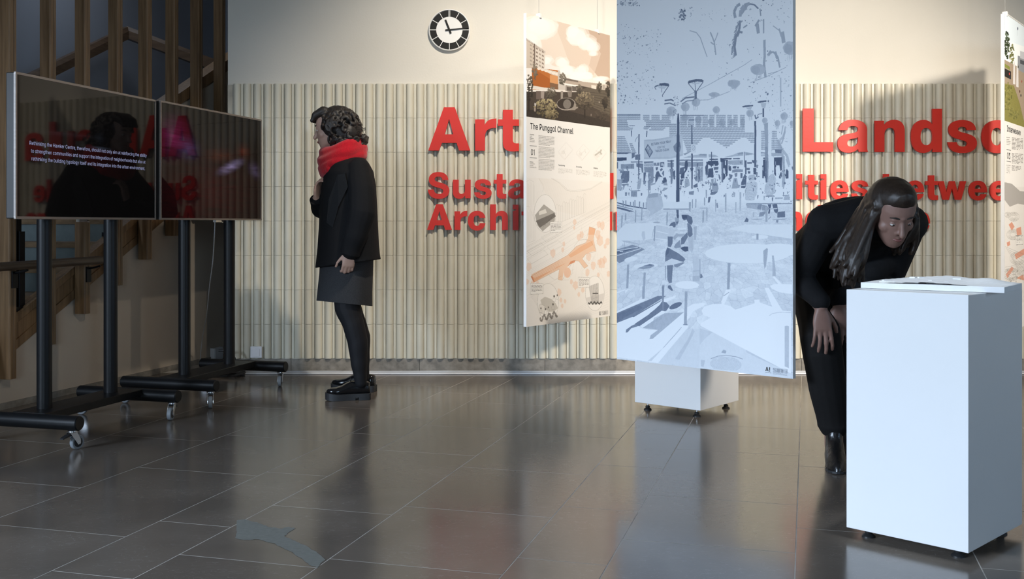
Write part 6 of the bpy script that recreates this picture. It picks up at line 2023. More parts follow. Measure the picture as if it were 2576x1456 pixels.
Ln(K1, [(1162, 180), (1262, 300)], 1.8, 0.6); Ln(K1, [(1390, 158), (1290, 300)], 2.0, 0.66); Ln(K1, [(1262, 155), (1274, 300)], 1.6, 0.66)
D(K1, [(1200, 172), (1360, 165), (1320, 190), (1230, 190)], 0.16, 0.9)
D(K1, [(1255, 290), (1295, 290), (1292, 380), (1296, 410), (1256, 430), (1258, 350)], 0.62)
Ln(K1, [(1045, 460), (1120, 402), (1255, 386)], 3.4, 0.62); Ln(K1, [(1065, 495), (1140, 450), (1250, 440)], 2.6, 0.5)
Ln(K1, [(802, 442), (905, 428), (940, 450)], 3.2, 0.66); Ln(K1, [(795, 495), (880, 480), (925, 500), (970, 520)], 2.6, 0.62)
for i in range(26):
    speck(1700 + rb.uniform(-6, 8), 250 + rb.uniform(-8, 40), rb.uniform(0.5, 1.6), 0.6)
D(K1, [(1000, 640), (1018, 640), (1030, 800), (1030, 1460), (986, 1460), (990, 760)], 0.80)
D(K1, [(1020, 800), (1030, 800), (1030, 1460), (1020, 1460)], 0.55, 0.8)
D(K1, [(1165, 735), (1255, 728), (1255, 745), (1175, 748)], 0.62); D(K1, [(1175, 748), (1250, 748), (1225, 812), (1195, 805)], 0.2, 0.9)
D(K1, [(1208, 815), (1225, 815), (1230, 1105), (1208, 1105)], 0.66); D(K1, [(1208, 1250), (1230, 1250), (1230, 1460), (1208, 1460)], 0.70)
D(K1, [(402, 955), (420, 955), (416, 1260), (398, 1260)], 0.74); D(K1, [(400, 1340), (414, 1340), (414, 1460), (400, 1460)], 0.66)
D(K1, [(288, 900), (302, 900), (300, 990), (290, 990)], 0.74); D(K1, [(270, 855), (322, 855), (300, 905), (286, 905)], 0.25, 0.9); D(K1, [(262, 822), (345, 822), (345, 832), (262, 832)], 0.6, 0.9)
D(K1, [(525, 905), (540, 905), (532, 1000), (518, 1000)], 0.66); D(K1, [(480, 850), (580, 845), (540, 885), (480, 880)], 0.3, 0.9, 0.1); D(K1, [(490, 834), (580, 834), (580, 842), (490, 842)], 0.6, 0.9)
Ln(K1, [(352, 1072), (368, 1020), (395, 992)], 1.6, 0.45)
D(K1, [(350, 1270), (428, 1260), (428, 1350), (350, 1345)], 0.58, 1, 0.2); D(K1, [(300, 1240), (345, 1240), (345, 1300), (300, 1330)], 0.6, 1, 0.2)
D(K1, [(78, 1235), (270, 1235), (230, 1258), (78, 1258)], 0.68, 1, 0.1); D(K1, [(78, 1312), (222, 1310), (222, 1355), (78, 1365)], 0.82)
D(K1, [(1205, 1105), (1282, 1105), (1282, 1235), (1205, 1240)], 0.06); B.oval(1540 + 1243 * 0.1648, 180 + 1165 * 0.1648, 4.2, 7.0, tone(0.30)); B.oval(1540 + 1243 * 0.1648, 180 + 1165 * 0.1648, 3.2, 5.8, tone(0.07)); Ln(K1, [(1225, 1195), (1262, 1140)], 1.2, 0.28)
# tents' shaded undersides
D(K1, [(1085, 1315), (1200, 1280), (1330, 1265), (1445, 1260), (1445, 1310), (1100, 1318)], 0.22, 1, 0.04); D(K1, [(1320, 1268), (1445, 1262), (1445, 1285), (1330, 1290)], 0.36, 1, 0.05)
D(K1, [(1085, 1255), (1200, 1215), (1200, 1225), (1110, 1275)], 0.4)
D(K2, [(0, 1258), (110, 1258), (110, 1315), (0, 1312)], 0.24, 1, 0.04); D(K2, [(0, 1258), (110, 1260), (105, 1285), (0, 1278)], 0.40); D(K2, [(138, 1262), (240, 1272), (290, 1300), (140, 1310)], 0.26, 1, 0.04)
D(K2, [(380, 1305), (520, 1268), (580, 1240), (665, 1228), (668, 1285), (420, 1305)], 0.24, 1, 0.04); D(K2, [(580, 1245), (668, 1228), (668, 1262), (590, 1268)], 0.40); D(K2, [(695, 1230), (800, 1245), (835, 1262), (700, 1280)], 0.34, 1, 0.04)
D(K2, [(935, 1228), (1000, 1235), (1000, 1250), (935, 1252)], 0.42); D(K2, [(935, 1265), (1000, 1262), (1000, 1292), (938, 1295)], 0.22)
D(K2, [(1150, 1190), (1255, 1188), (1250, 1248), (1160, 1250)], 0.60, 1, 0.08); D(K2, [(1095, 1240), (1250, 1245), (1250, 1290), (1100, 1292)], 0.28, 1, 0.05)
D(K2, [(835, 755), (860, 752), (866, 900), (864, 1460), (834, 1460), (838, 900)], 0.78)
D(K2, [(650, 530), (700, 516), (818, 510), (815, 530), (660, 548)], 0.72); D(K2, [(705, 548), (800, 540), (785, 575), (735, 575)], 0.24)
D(K2, [(885, 462), (930, 445), (1020, 438), (1020, 460), (900, 480)], 0.72); D(K2, [(1040, 438), (1062, 440), (1055, 468), (1040, 465)], 0.66); D(K2, [(960, 560), (985, 560), (985, 695), (960, 695)], 0.74); D(K2, [(930, 480), (1020, 480), (1000, 560), (950, 545)], 0.18)
Ln(K2, [(845, 660), (858, 720), (900, 690)], 3, 0.62); Ln(K2, [(880, 680), (900, 650), (955, 640)], 1.6, 0.55)
D(K2, [(985, 800), (1045, 775), (1046, 1100), (1044, 1460), (1010, 1460), (1000, 1100)], 0.34, 1, 0.08); D(K2, [(1000, 1150), (1020, 1150), (1022, 1460), (1000, 1460)], 0.58, 0.9)
D(K2, [(175, 1225), (189, 1225), (188, 1460), (174, 1460)], 0.68); D(K2, [(680, 1226), (692, 1226), (690, 1460), (680, 1460)], 0.6)
# the banner
D(K1, [(486, 1042), (700, 1030), (860, 1005), (1075, 968), (1085, 1280), (900, 1325), (488, 1338)], 0.15, 1, 0.02)
D(K1, [(486, 1042), (640, 1034), (1000, 975), (1000, 990), (640, 1062), (500, 1060)], 0.22, 0.8); D(K1, [(490, 1310), (900, 1300), (1080, 1258), (1084, 1282), (900, 1330), (488, 1338)], 0.22, 0.7)
D(K1, [(500, 1185), (545, 1105), (625, 1225), (572, 1315)], 0.66); D(K1, [(518, 1178), (548, 1125), (612, 1222), (572, 1290)], 0.42)
B.oval(1540 + 578 * 0.1648, 180 + 1220 * 0.1648, 4.6, 6.6, tone(0.5)); B.oval(1540 + 578 * 0.1648, 180 + 1220 * 0.1648, 3.6, 5.4, tone(0.34))
Ln(K1, [(530, 1180), (552, 1145)], 1.6, 0.1); Ln(K1, [(545, 1200), (566, 1160)], 1.6, 0.1)
D(K1, [(935, 1140), (985, 1080), (1035, 1070), (1052, 1150), (1035, 1220), (985, 1240), (945, 1200)], 0.5, 1, 0.1)
B.text('RETURN YOUR TRAY', 1638.2, 366.2, 11.2, tone(0.66), 1, 0.014, -0.155, 0.62)
B.text('KEEP THE', 1653.5, 374.0, 10.2, tone(0.50), 1, 0.010, -0.13, 0.55)
B.text('TABLES CLEAN', 1647.5, 383.0, 10.8, tone(0.64), 1, 0.014, -0.13, 0.62)
D(K1, [(986, 960), (1030, 960), (1030, 1460), (986, 1460)], 0.80)
# food stalls: the dark band behind the tables
K3 = crop(1540, 370, 240 / 1839)
K4 = crop(1760, 370, 250 / 1916)
for pts, v in (([(170, 330), (425, 320), (425, 415), (170, 418)], 0.42), ([(360, 275), (590, 272), (590, 296), (360, 298)], 0.42), ([(118, 432), (232, 428), (230, 462), (155, 468)], 0.38), ([(155, 465), (330, 460), (332, 560), (325, 650), (290, 690), (185, 690), (170, 590)], 0.60),
               ([(95, 290), (115, 290), (115, 410), (95, 410)], 0.62), ([(465, 310), (600, 320), (598, 490), (575, 490), (560, 400), (470, 380)], 0.55), ([(500, 260), (525, 260), (522, 620), (505, 620)], 0.66), ([(610, 280), (795, 270), (795, 300), (620, 318)], 0.52), ([(610, 330), (800, 310), (800, 370), (615, 372)], 0.28),
               ([(615, 385), (795, 380), (800, 480), (625, 485)], 0.46), ([(605, 490), (655, 488), (640, 600), (630, 690), (605, 690)], 0.68), ([(700, 480), (800, 480), (800, 640), (780, 690), (720, 700), (690, 560)], 0.44), ([(800, 300), (915, 298), (912, 360), (805, 360)], 0.48), ([(930, 290), (1005, 290), (1005, 385), (930, 385)], 0.70),
               ([(945, 310), (990, 310), (990, 360), (945, 360)], 0.18), ([(838, 390), (890, 385), (870, 450), (845, 440)], 0.66), ([(835, 540), (860, 470), (895, 465), (935, 540), (975, 580), (900, 570), (860, 660), (832, 690)], 0.72), ([(925, 430), (960, 400), (980, 430), (935, 470)], 0.66), ([(980, 460), (1002, 455), (1000, 570), (960, 510)], 0.58),
               ([(985, 590), (1030, 580), (1055, 640), (1050, 690), (1000, 720), (960, 650), (985, 640)], 0.76), ([(1000, 690), (1050, 670), (1070, 735), (990, 735)], 0.38), ([(965, 840), (1000, 780), (1075, 785), (1050, 815), (985, 850)], 0.36), ([(1065, 255), (1195, 250), (1190, 280), (1070, 285)], 0.56), ([(1068, 300), (1190, 300), (1190, 385), (1068, 388)], 0.44),
               ([(1128, 250), (1162, 250), (1165, 420), (1130, 420)], 0.70), ([(1105, 420), (1185, 420), (1180, 480), (1160, 700), (1130, 720), (1125, 500)], 0.52), ([(1170, 480), (1215, 440), (1215, 620), (1185, 620)], 0.70), ([(1300, 240), (1750, 235), (1750, 262), (1300, 268)], 0.44), ([(1300, 290), (1755, 285), (1755, 370), (1460, 380), (1300, 350)], 0.40),
               ([(1410, 270), (1450, 250), (1465, 340), (1445, 440), (1400, 500), (1385, 600), (1330, 610), (1320, 560), (1350, 500), (1390, 430)], 0.80), ([(1310, 400), (1400, 380), (1390, 480), (1330, 530), (1300, 510)], 0.70), ([(1315, 620), (1375, 620), (1370, 690), (1330, 740), (1310, 720)], 0.70), ([(1400, 650), (1440, 600), (1480, 620), (1500, 740), (1400, 790)], 0.32),
               ([(1500, 400), (1570, 400), (1555, 460), (1520, 460)], 0.74), ([(1528, 260), (1555, 260), (1552, 800), (1530, 800)], 0.74), ([(1610, 380), (1750, 375), (1748, 660), (1610, 660)], 0.34), ([(1650, 430), (1690, 430), (1695, 600), (1670, 690), (1660, 560)], 0.62), ([(1612, 555), (1640, 555), (1625, 650), (1605, 640)], 0.6),
               ([(1795, 380), (1840, 290), (1840, 540), (1800, 530)], 0.80), ([(100, 620), (185, 620), (180, 835), (100, 835)], 0.30), ([(180, 710), (320, 705), (310, 770), (290, 730), (200, 750)], 0.45), ([(500, 620), (565, 600), (560, 680), (540, 800), (480, 810)], 0.30), ([(600, 650), (660, 650), (640, 720), (605, 720)], 0.5),
               ([(690, 640), (745, 640), (740, 880), (700, 905), (690, 780)], 0.42), ([(740, 700), (830, 690), (840, 710), (750, 740)], 0.35), ([(365, 850), (480, 850), (480, 960), (365, 960)], 0.42), ([(330, 835), (545, 830), (545, 842), (440, 860)], 0.35), ([(1565, 740), (1645, 690), (1650, 770), (1570, 780)], 0.66), ([(1725, 690), (1780, 740), (1730, 750)], 0.6),
               ([(880, 785), (898, 785), (892, 860)], 0.6), ([(1480, 860), (1580, 840), (1570, 920), (1480, 910)], 0.5), ([(1640, 690), (1645, 690), (1650, 760), (1630, 750)], 0.6), ([(1010, 910), (1060, 950), (1010, 950)], 0.55), ([(250, 870), (290, 870), (285, 940), (250, 940)], 0.5)):
    D(K3, pts, v, 1.0, 0.18 if v < 0.66 else 0.08)
for pts, v in (([(190, 225), (350, 220), (355, 245), (190, 250)], 0.80), ([(165, 265), (355, 260), (370, 330), (345, 360), (210, 360), (160, 330)], 0.82), ([(130, 285), (165, 280), (158, 540), (115, 530), (110, 390), (135, 380)], 0.78), ([(170, 415), (260, 400), (272, 585), (180, 580), (150, 600), (160, 540)], 0.78),
               ([(270, 380), (365, 380), (360, 430), (280, 440)], 0.66), ([(300, 460), (360, 460), (350, 490), (300, 490)], 0.66), ([(400, 215), (620, 212), (615, 235), (460, 240), (545, 250), (540, 560), (500, 570), (480, 620), (455, 630), (460, 400), (430, 420), (420, 290), (402, 280)], 0.82), ([(490, 260), (512, 260), (510, 350), (492, 350)], 0.04),
               ([(455, 410), (480, 400), (500, 480), (492, 520), (460, 500)], 0.10), ([(645, 212), (780, 210), (780, 232), (645, 235)], 0.62), ([(550, 258), (835, 250), (835, 340), (660, 345), (550, 330)], 0.30), ([(560, 370), (610, 365), (605, 460), (560, 450)], 0.76), ([(640, 370), (710, 365), (705, 410), (640, 410)], 0.72), ([(725, 375), (770, 375), (765, 410), (725, 410)], 0.7),
               ([(630, 440), (690, 425), (835, 430), (835, 475), (700, 480), (625, 500)], 0.46), ([(420, 290), (460, 290), (455, 680), (425, 680)], 0.62), ([(875, 255), (905, 255), (905, 520), (880, 530)], 0.78), ([(920, 290), (1010, 290), (1010, 320), (920, 320)], 0.7), ([(1010, 250), (1110, 260), (1120, 310), (1060, 320), (1015, 290)], 0.72), ([(910, 400), (970, 400), (965, 440), (910, 440)], 0.68),
               ([(930, 465), (980, 465), (975, 510), (935, 510)], 0.72), ([(1035, 400), (1090, 400), (1090, 530), (1040, 520)], 0.76), ([(1095, 340), (1125, 340), (1120, 400), (1098, 400)], 0.66), ([(1090, 480), (1118, 480), (1112, 590), (1092, 560)], 0.7), ([(1225, 205), (1262, 200), (1262, 225), (1225, 225)], 0.7), ([(1225, 245), (1268, 235), (1268, 600), (1212, 600), (1208, 360), (1225, 350)], 0.82),
               ([(1262, 0), (1312, 0), (1330, 300), (1325, 560), (1300, 690), (1272, 680), (1268, 300)], 0.44), ([(1272, 250), (1296, 260), (1300, 680), (1272, 680)], 0.64), ([(1435, 200), (1590, 195), (1588, 440), (1560, 460), (1540, 350), (1500, 350), (1465, 390), (1475, 560), (1440, 520)], 0.84), ([(1530, 570), (1575, 460), (1590, 560), (1570, 605), (1535, 600)], 0.78),
               ([(1590, 180), (1640, 175), (1650, 690), (1625, 800), (1605, 800), (1610, 400)], 0.32), ([(1640, 530), (1680, 420), (1715, 460), (1715, 600), (1670, 610)], 0.78), ([(320, 520), (380, 525), (405, 590), (395, 650), (360, 560)], 0.62), ([(565, 510), (640, 540), (620, 600), (570, 640), (545, 610), (580, 590)], 0.6), ([(660, 600), (720, 590), (740, 700), (775, 790), (618, 800), (640, 680)], 0.34),
               ([(670, 510), (730, 490), (725, 560), (690, 580)], 0.5), ([(820, 640), (870, 520), (905, 560), (900, 700), (880, 790), (800, 790), (805, 680)], 0.74), ([(800, 735), (885, 722), (885, 742), (800, 752)], 0.1), ([(790, 500), (830, 500), (825, 590), (790, 600)], 0.66), ([(220, 620), (310, 600), (320, 680), (350, 700), (365, 800), (340, 880), (230, 840), (200, 790), (200, 710), (230, 690)], 0.36),
               ([(250, 700), (330, 700), (345, 740), (270, 745)], 0.6), ([(195, 910), (240, 860), (350, 860), (300, 910), (240, 920)], 0.6), ([(170, 960), (215, 955), (195, 1065), (160, 1070)], 0.66), ([(905, 700), (960, 640), (1060, 650), (1120, 700), (1110, 920), (1060, 960), (1055, 1025), (890, 1025), (870, 900)], 0.10), ([(925, 590), (960, 540), (1050, 530), (1090, 570), (1080, 640), (960, 640)], 0.22),
               ([(960, 600), (1000, 590), (1000, 610), (950, 640)], 0.6), ([(1060, 570), (1090, 600), (1085, 640), (1060, 620)], 0.5), ([(1320, 580), (1380, 520), (1440, 520), (1470, 600), (1465, 690), (1450, 880), (1400, 930), (1300, 940), (1250, 860), (1260, 740), (1300, 680)], 0.20), ([(1275, 935), (1440, 935), (1450, 950), (1270, 955)], 0.60), ([(1500, 700), (1540, 700), (1530, 720)], 0.6),
               ([(1590, 930), (1730, 915), (1730, 935), (1620, 950)], 0.42), ([(1630, 960), (1690, 930), (1745, 960), (1740, 1020), (1620, 1020)], 0.28), ([(1450, 970), (1610, 970), (1600, 1000), (1460, 1000)], 0.30), ([(1310, 1100), (1385, 1100), (1350, 1280), (1320, 1280), (1340, 1180)], 0.76), ([(1400, 1100), (1495, 1095), (1515, 1230), (1480, 1280), (1440, 1240)], 0.74), ([(1500, 1250), (1645, 1235), (1650, 1350), (1500, 1355)], 0.66),
               ([(890, 1095), (1200, 1100), (1195, 1180), (1180, 1215), (920, 1170)], 0.30), ([(1130, 1110), (1200, 1100), (1180, 1200), (1110, 1190)], 0.5), ([(1200, 1110), (1300, 1130), (1340, 1180), (1310, 1230), (1200, 1220)], 0.42), ([(1160, 1260), (1290, 1230), (1230, 1330), (1140, 1345)], 0.46), ([(1265, 1150), (1310, 1150), (1310, 1440), (1270, 1440)], 0.34),
               ([(860, 1440), (905, 1350), (945, 1400), (935, 1445)], 0.66), ([(905, 1082), (1785, 1078), (1785, 1096), (905, 1100)], 0.42), ([(120, 825), (140, 825), (135, 975), (118, 975)], 0.36), ([(85, 990), (100, 990), (98, 1125), (85, 1125)], 0.36), ([(490, 890), (520, 895), (518, 1258), (492, 1258)], 0.30), ([(770, 870), (805, 870), (795, 1225), (770, 1225)], 0.26), ([(690, 1060), (712, 1060), (708, 1275), (690, 1275)], 0.26), ([(645, 855), (690, 880), (680, 960), (655, 960)], 0.3),
               ([(300, 1010), (322, 1010), (320, 1245), (302, 1245)], 0.30), ([(130, 1190), (155, 1190), (150, 1420), (132, 1420)], 0.32), ([(60, 1215), (82, 1215), (75, 1456), (55, 1456)], 0.3), ([(0, 1165), (165, 1165), (165, 1192), (0, 1190)], 0.22), ([(1350, 1180), (1500, 1170), (1500, 1195), (1350, 1200)], 0.2), ([(985, 1385), (1240, 1375), (1180, 1400), (1060, 1405)], 0.3), ([(1390, 1395), (1690, 1375), (1640, 1400), (1420, 1410)], 0.36),
               ([(1475, 1405), (1520, 1405), (1515, 1456), (1480, 1456)], 0.5), ([(325, 1080), (350, 1075), (360, 1170), (330, 1165)], 0.5), ([(1320, 1390), (1375, 1335), (1380, 1345), (1330, 1395)], 0.6), ([(1030, 1250), (1055, 1250), (1050, 1350), (1030, 1350)], 0.24)):
    D(K4, pts, v, 1.0, 0.16 if v < 0.66 else 0.07)
for k in range(26):      # striped shirt
    y = 560 + 14 * 0 + k * 18 + 130
    if y < 1030:
        Ln(K4, [(890 - (y > 800) * 10, y), (960, y + 6), (1040, y + 2), (1100 - max(0, y - 880) * 0.3, y - 6)], 0.8, 0.34, 0.8)
for i in range(230):     # clutter of small marks among the diners
    x, y = rb.uniform(1553, 1995), rb.gauss(455, 24)
    if 405 < y < 515:
        speck(x, y, rb.uniform(0.5, 2.2), rb.choice([0.3, 0.45, 0.6, 0.72]), 0.9, rb.uniform(0.4, 1.3))
for i in range(120):
    x, y = rb.uniform(1553, 1995), rb.uniform(405, 500)
    B.poly([(x, y), (x + rb.uniform(1, 4), y), (x + rb.uniform(1, 3), y + rb.uniform(3, 12)), (x, y + rb.uniform(3, 12))], tone(rb.choice([0.0, 0.0, 0.4, 0.65])), 0.9)
# main poles again over the clutter
D(K1, [(986, 1340), (1030, 1340), (1028, 1995), (986, 1995)], 0.82); D(K3, [(1240, 0), (1300, 0), (1285, 1055), (1235, 1055)], 0.82); D(K3, [(1285, 0), (1300, 0), (1290, 600), (1282, 600)], 0.6)
D(K3, [(1530, 130), (1556, 130), (1552, 800), (1528, 800)], 0.78)
# paving: crazy flagstones in perspective, one tone per stone and thin darker joints
def hash2(i, j, k):
    q = np.sin(i * 127.1 + j * 311.7 + k * 74.7) * 43758.5453
    return q - np.floor(q)


def soft(X, Y, k):
    """smooth value noise."""
    i, j = np.floor(X), np.floor(Y)
    u, v = X - i, Y - j
    u, v = u * u * (3 - 2 * u), v * v * (3 - 2 * v)
    return (hash2(i, j, k) * (1 - u) + hash2(i + 1, j, k) * u) * (1 - v) + (hash2(i, j + 1, k) * (1 - u) + hash2(i + 1, j + 1, k) * u) * v


rows_ = np.arange(0, int(0.405 * B.h)) + 0.5
xs_, ys_ = np.meshgrid((np.arange(B.w) + 0.5) / B.w - 0.5, rows_ / B.h)
dep = 1.0 / (0.47 - ys_)                    # distance grows towards the picture's horizon
gx, gy = xs_ * dep * 6.5 + 40.0, dep * 5.5
gx = gx + 0.35 * soft(gx * 1.3, gy * 1.3, 5) 
F1_, F2_, ID = np.full(gx.shape, 9.0), np.full(gx.shape, 9.0), np.zeros(gx.shape)
ci, cj = np.floor(gx), np.floor(gy)
for di in (-1, 0, 1):
    for dj in (-1, 0, 1):
        i, j = ci + di, cj + dj
        d = np.hypot(gx - i - 0.1 - 0.8 * hash2(i, j, 1), gy - j - 0.1 - 0.8 * hash2(i, j, 2))
        near = d < F1_
        F2_ = np.where(near, F1_, np.minimum(F2_, d))
        ID = np.where(near, hash2(i, j, 3), ID)
        F1_ = np.minimum(F1_, d)
edge = np.clip(1 - (F2_ - F1_) / (0.045 * (0.6 + 0.35 * dep / 3)), 0, 1)
big_n = soft(gx * 0.45, gy * 0.45, 8) * 0.6 + soft(gx * 1.7, gy * 1.7, 9) * 0.4
val = 0.05 + 0.075 * ID + 0.10 * (big_n - 0.4) + 0.05 * (soft(gx * 7, gy * 7, 4) - 0.5) + 0.24 * edge * np.clip(big_n + 0.25, 0, 1)
val = np.clip(val, 0, 1)[..., None]
val *= np.clip((0.405 - ys_) / 0.03, 0, 1)[..., None]
t0_, t1_ = np.array(tone(0.0)), np.array(tone(1.0))
low = B.im[:len(rows_)]
fresh = (np.abs(low - t0_.astype(np.float32)).max(-1, keepdims=True) < 0.01)
low[:] = np.where(fresh, t0_ * (1 - val) + t1_ * val, low)
# middle ground
K5 = crop(1540, 540, 240 / 1588)
K6 = crop(1760, 540, 250 / 1655)
D(K3, [(95, 1060), (320, 1120), (720, 1190), (660, 1195), (300, 1140), (95, 1080)], 0.72); D(K3, [(95, 1155), (200, 1170), (420, 1240), (330, 1245), (95, 1180)], 0.70); D(K3, [(95, 1110), (400, 1190), (400, 1205), (95, 1135)], 0.5, 0.8)
for x in (205, 255, 345, 400, 430, 520, 595, 650):
    D(K3, [(x, 1010 + (x % 60)), (x + 20, 1010 + (x % 60)), (x + 18, 1120 + x * 0.1), (x, 1120 + x * 0.1)], 0.46)
D(K3, [(660, 1000), (700, 905), (890, 880), (960, 960), (985, 1130), (960, 1190), (700, 1350), (740, 1250), (660, 1180)], 0.20, 1, 0.06); D(K3, [(690, 910), (830, 880), (890, 890), (880, 960), (700, 980)], 0.38, 0.8, 0.08)
D(K3, [(0, 965), (470, 955), (480, 975), (0, 1005)], 0.02); D(K3, [(985, 1060), (1390, 1050), (1470, 1120), (1480, 1190), (990, 1195)], 0.03); D(K3, [(990, 1186), (1480, 1184), (1480, 1202), (990, 1205)], 0.40)
D(K3, [(1235, 1205), (1285, 1205), (1285, 1370), (1255, 1370)], 0.74); D(K3, [(1480, 1060), (1520, 1060), (1510, 1250), (1480, 1230)], 0.34)
for x, y0, y1 in ((185, 1310, 1456), (255, 1275, 1415), (445, 1215, 1450), (565, 1180, 1410), (1055, 1250, 1456), (1750, 1215, 1440), (1605, 1000, 1165), (1810, 830, 980), (1775, 990, 1120), (1540, 1005, 1180)):
    D(K3, [(x, y0), (x + 20, y0), (x + 16, y1), (x - 2, y1)], 0.36)
# table edges left
D(K5, [(75, 300), (160, 210), (220, 150), (690, 135), (930, 190), (740, 280), (720, 385), (560, 420), (300, 430), (75, 560)], 0.04)
D(K5, [(735, 170), (930, 200), (925, 405), (720, 385)], 0.14, 1, 0.05); Ln(K5, [(735, 270), (925, 315)], 1.6, 0.0); Ln(K5, [(720, 395), (925, 420)], 1.6, 0.0)
D(K5, [(680, 128), (800, 120), (790, 132), (690, 135)], 0.4)
D(K5, [(500, 280), (540, 275), (555, 400), (520, 430), (490, 340)], 0.16); D(K5, [(700, 190), (725, 190), (712, 440), (690, 430)], 0.40); Ln(K5, [(690, 240), (665, 390)], 1.4, 0.3)
D(K5, [(75, 580), (340, 500), (430, 530), (545, 575), (280, 710), (200, 770), (120, 805), (75, 770)], 0.48, 1, 0.05)
D(K5, [(75, 620), (350, 545), (450, 540), (100, 650), (75, 650)], 0.72); Ln(K5, [(75, 600), (430, 540)], 1.6, 0.02); Ln(K5, [(75, 682), (480, 562)], 1.5, 0.02); D(K5, [(120, 605), (190, 600), (180, 615), (130, 618)], 0.05); Ln(K5, [(205, 460), (205, 740)], 1.2, 0.5); Ln(K5, [(180, 480), (182, 620)], 1.0, 0.4)
D(K5, [(150, 428), (260, 430), (480, 490), (440, 498), (200, 455)], 0.22)
B.oval(1540 + 315 * .1511, 540 + 740 * .1511, 17, 6, tone(0.03), rot=-0.18); B.oval(1540 + 560 * .1511, 540 + 850 * .1511, 31, 6.2, tone(0.03), rot=-0.06)
D(K5, [(425, 890), (620, 820), (690, 830), (705, 855), (640, 885), (530, 905)], 0.45, 1, 0.04); D(K5, [(520, 850), (630, 820), (690, 832), (660, 850)], 0.66, 0.9)
# the carrying figure
for pts, v in (([(945, 190), (985, 135), (1040, 118), (1062, 140), (1058, 195), (1030, 215), (1000, 185)], 0.66), ([(1070, 0), (1112, 0), (1108, 60), (1082, 55)], 0.78), ([(1045, 40), (1110, 62), (1112, 120), (1075, 185), (1050, 140)], 0.36), ([(1065, 120), (1100, 110), (1080, 190)], 0.66), ([(1155, 0), (1260, 0), (1330, 40), (1342, 120), (1320, 170), (1265, 140), (1240, 80), (1200, 95), (1165, 60)], 0.68),
               ([(1160, 0), (1245, 10), (1250, 60), (1180, 70)], 0.82), ([(1250, 140), (1300, 160), (1335, 230), (1340, 340), (1290, 380), (1255, 330), (1258, 240)], 0.60), ([(1150, 390), (1250, 290), (1260, 370), (1200, 480), (1145, 500)], 0.62), ([(925, 360), (1010, 365), (1005, 480), (975, 540), (925, 530)], 0.62), ([(930, 350), (940, 250), (1000, 200), (1035, 290), (1000, 365)], 0.14), ([(1005, 380), (1080, 300), (1110, 350), (1040, 420)], 0.30),
               ([(1050, 490), (1130, 420), (1145, 540), (1060, 560), (1030, 540)], 0.46), ([(920, 540), (960, 560), (1010, 590), (1100, 640), (1180, 700), (1220, 740), (1190, 785), (1130, 770), (990, 725), (900, 770), (885, 700), (890, 620)], 0.60), ([(915, 550), (960, 570), (945, 640), (885, 690), (890, 620)], 0.72), ([(1135, 550), (1200, 530), (1265, 530), (1268, 600), (1215, 615), (1170, 590)], 0.80),
               ([(885, 690), (985, 730), (880, 785)], 0.56), ([(870, 830), (990, 730), (1130, 780), (1010, 835), (880, 845)], 0.10), ([(880, 850), (895, 850), (892, 1085), (884, 1085)], 0.45), ([(915, 845), (1015, 835), (1000, 1000), (995, 1130), (950, 1140), (920, 1080)], 0.58), ([(1030, 830), (1180, 790), (1210, 800), (1080, 880), (1035, 865)], 0.50), ([(930, 1180), (970, 1170), (990, 1220), (1015, 1260), (990, 1265), (930, 1220)], 0.64),
               ([(1260, 380), (1355, 350), (1355, 560), (1330, 640), (1280, 560)], 0.22), ([(1345, 850), (1340, 700), (1400, 690), (1468, 740), (1470, 900), (1455, 1120), (1340, 1110)], 0.17), ([(1340, 930), (1465, 915), (1465, 940), (1340, 950)], 0.24), ([(1340, 1020), (1460, 1015), (1455, 1110), (1340, 1105)], 0.26), ([(1465, 1030), (1490, 985), (1505, 1045), (1470, 1055)], 0.66), ([(1355, 200), (1410, 190), (1400, 420), (1360, 420)], 0.26), ([(1345, 60), (1430, 50), (1440, 130), (1350, 130)], 0.12), ([(1085, 220), (1240, 215), (1230, 250), (1090, 250)], 0.03), ([(1090, 320), (1210, 318), (1190, 360), (1110, 365)], 0.30)):
    D(K5, pts, v, 1, 0.06)
for x, y0, y1, dx in ((250, 830, 1225, -14), (525, 960, 1395, -18), (835, 1165, 1500, -10), (1212, 1275, 1500, 0), (155, 10, 210, -4), (215, 0, 95, -4), (382, 0, 130, -4), (485, 0, 95, -2), (905, 0, 175, 0), (1505, 0, 135, 0)):
    D(K5, [(x, y0), (x + 36 if y0 > 200 else x + 18, y0), (x + (34 if y0 > 200 else 16) + dx, y1), (x + dx - 2, y1)], 0.36, 1, 0.06)
B.oval(1540 + 1250 * .1511, 540 + 1168 * .1511, 30, 10, tone(0.0), rot=0.02)
# right middle: pale discs and table tops
D(K6, [(450, 240), (760, 165), (1500, 160), (1540, 170), (1540, 400), (900, 310)], 0.04); B.oval(1760 + 1010 * .1511, 540 + 370 * .1511, 22, 5.2, tone(0.02)); D(K6, [(945, 315), (980, 315), (980, 415), (945, 415)], 0.40); D(K6, [(1320, 375), (1370, 375), (1370, 420), (1320, 420)], 0.28)
D(K6, [(1150, 345), (1540, 400), (1540, 430), (1250, 430), (1130, 390)], 0.20, 0.8, 0.05)
B.oval(1760 + 800 * .1511, 540 + 645 * .1511, 108, 25, tone(0.02), rot=0.0); B.oval(1760 + 1300 * .1511, 540 + 590 * .1511, 52, 17, tone(0.02))
D(K6, [(1062, 600), (1120, 555), (1138, 570), (1130, 680), (1105, 860), (1080, 905), (1065, 780)], 0.32, 1, 0.06); D(K6, [(1205, 680), (1235, 680), (1245, 750), (1265, 900), (1270, 1020), (1215, 1030), (1212, 780)], 0.28, 1, 0.08)
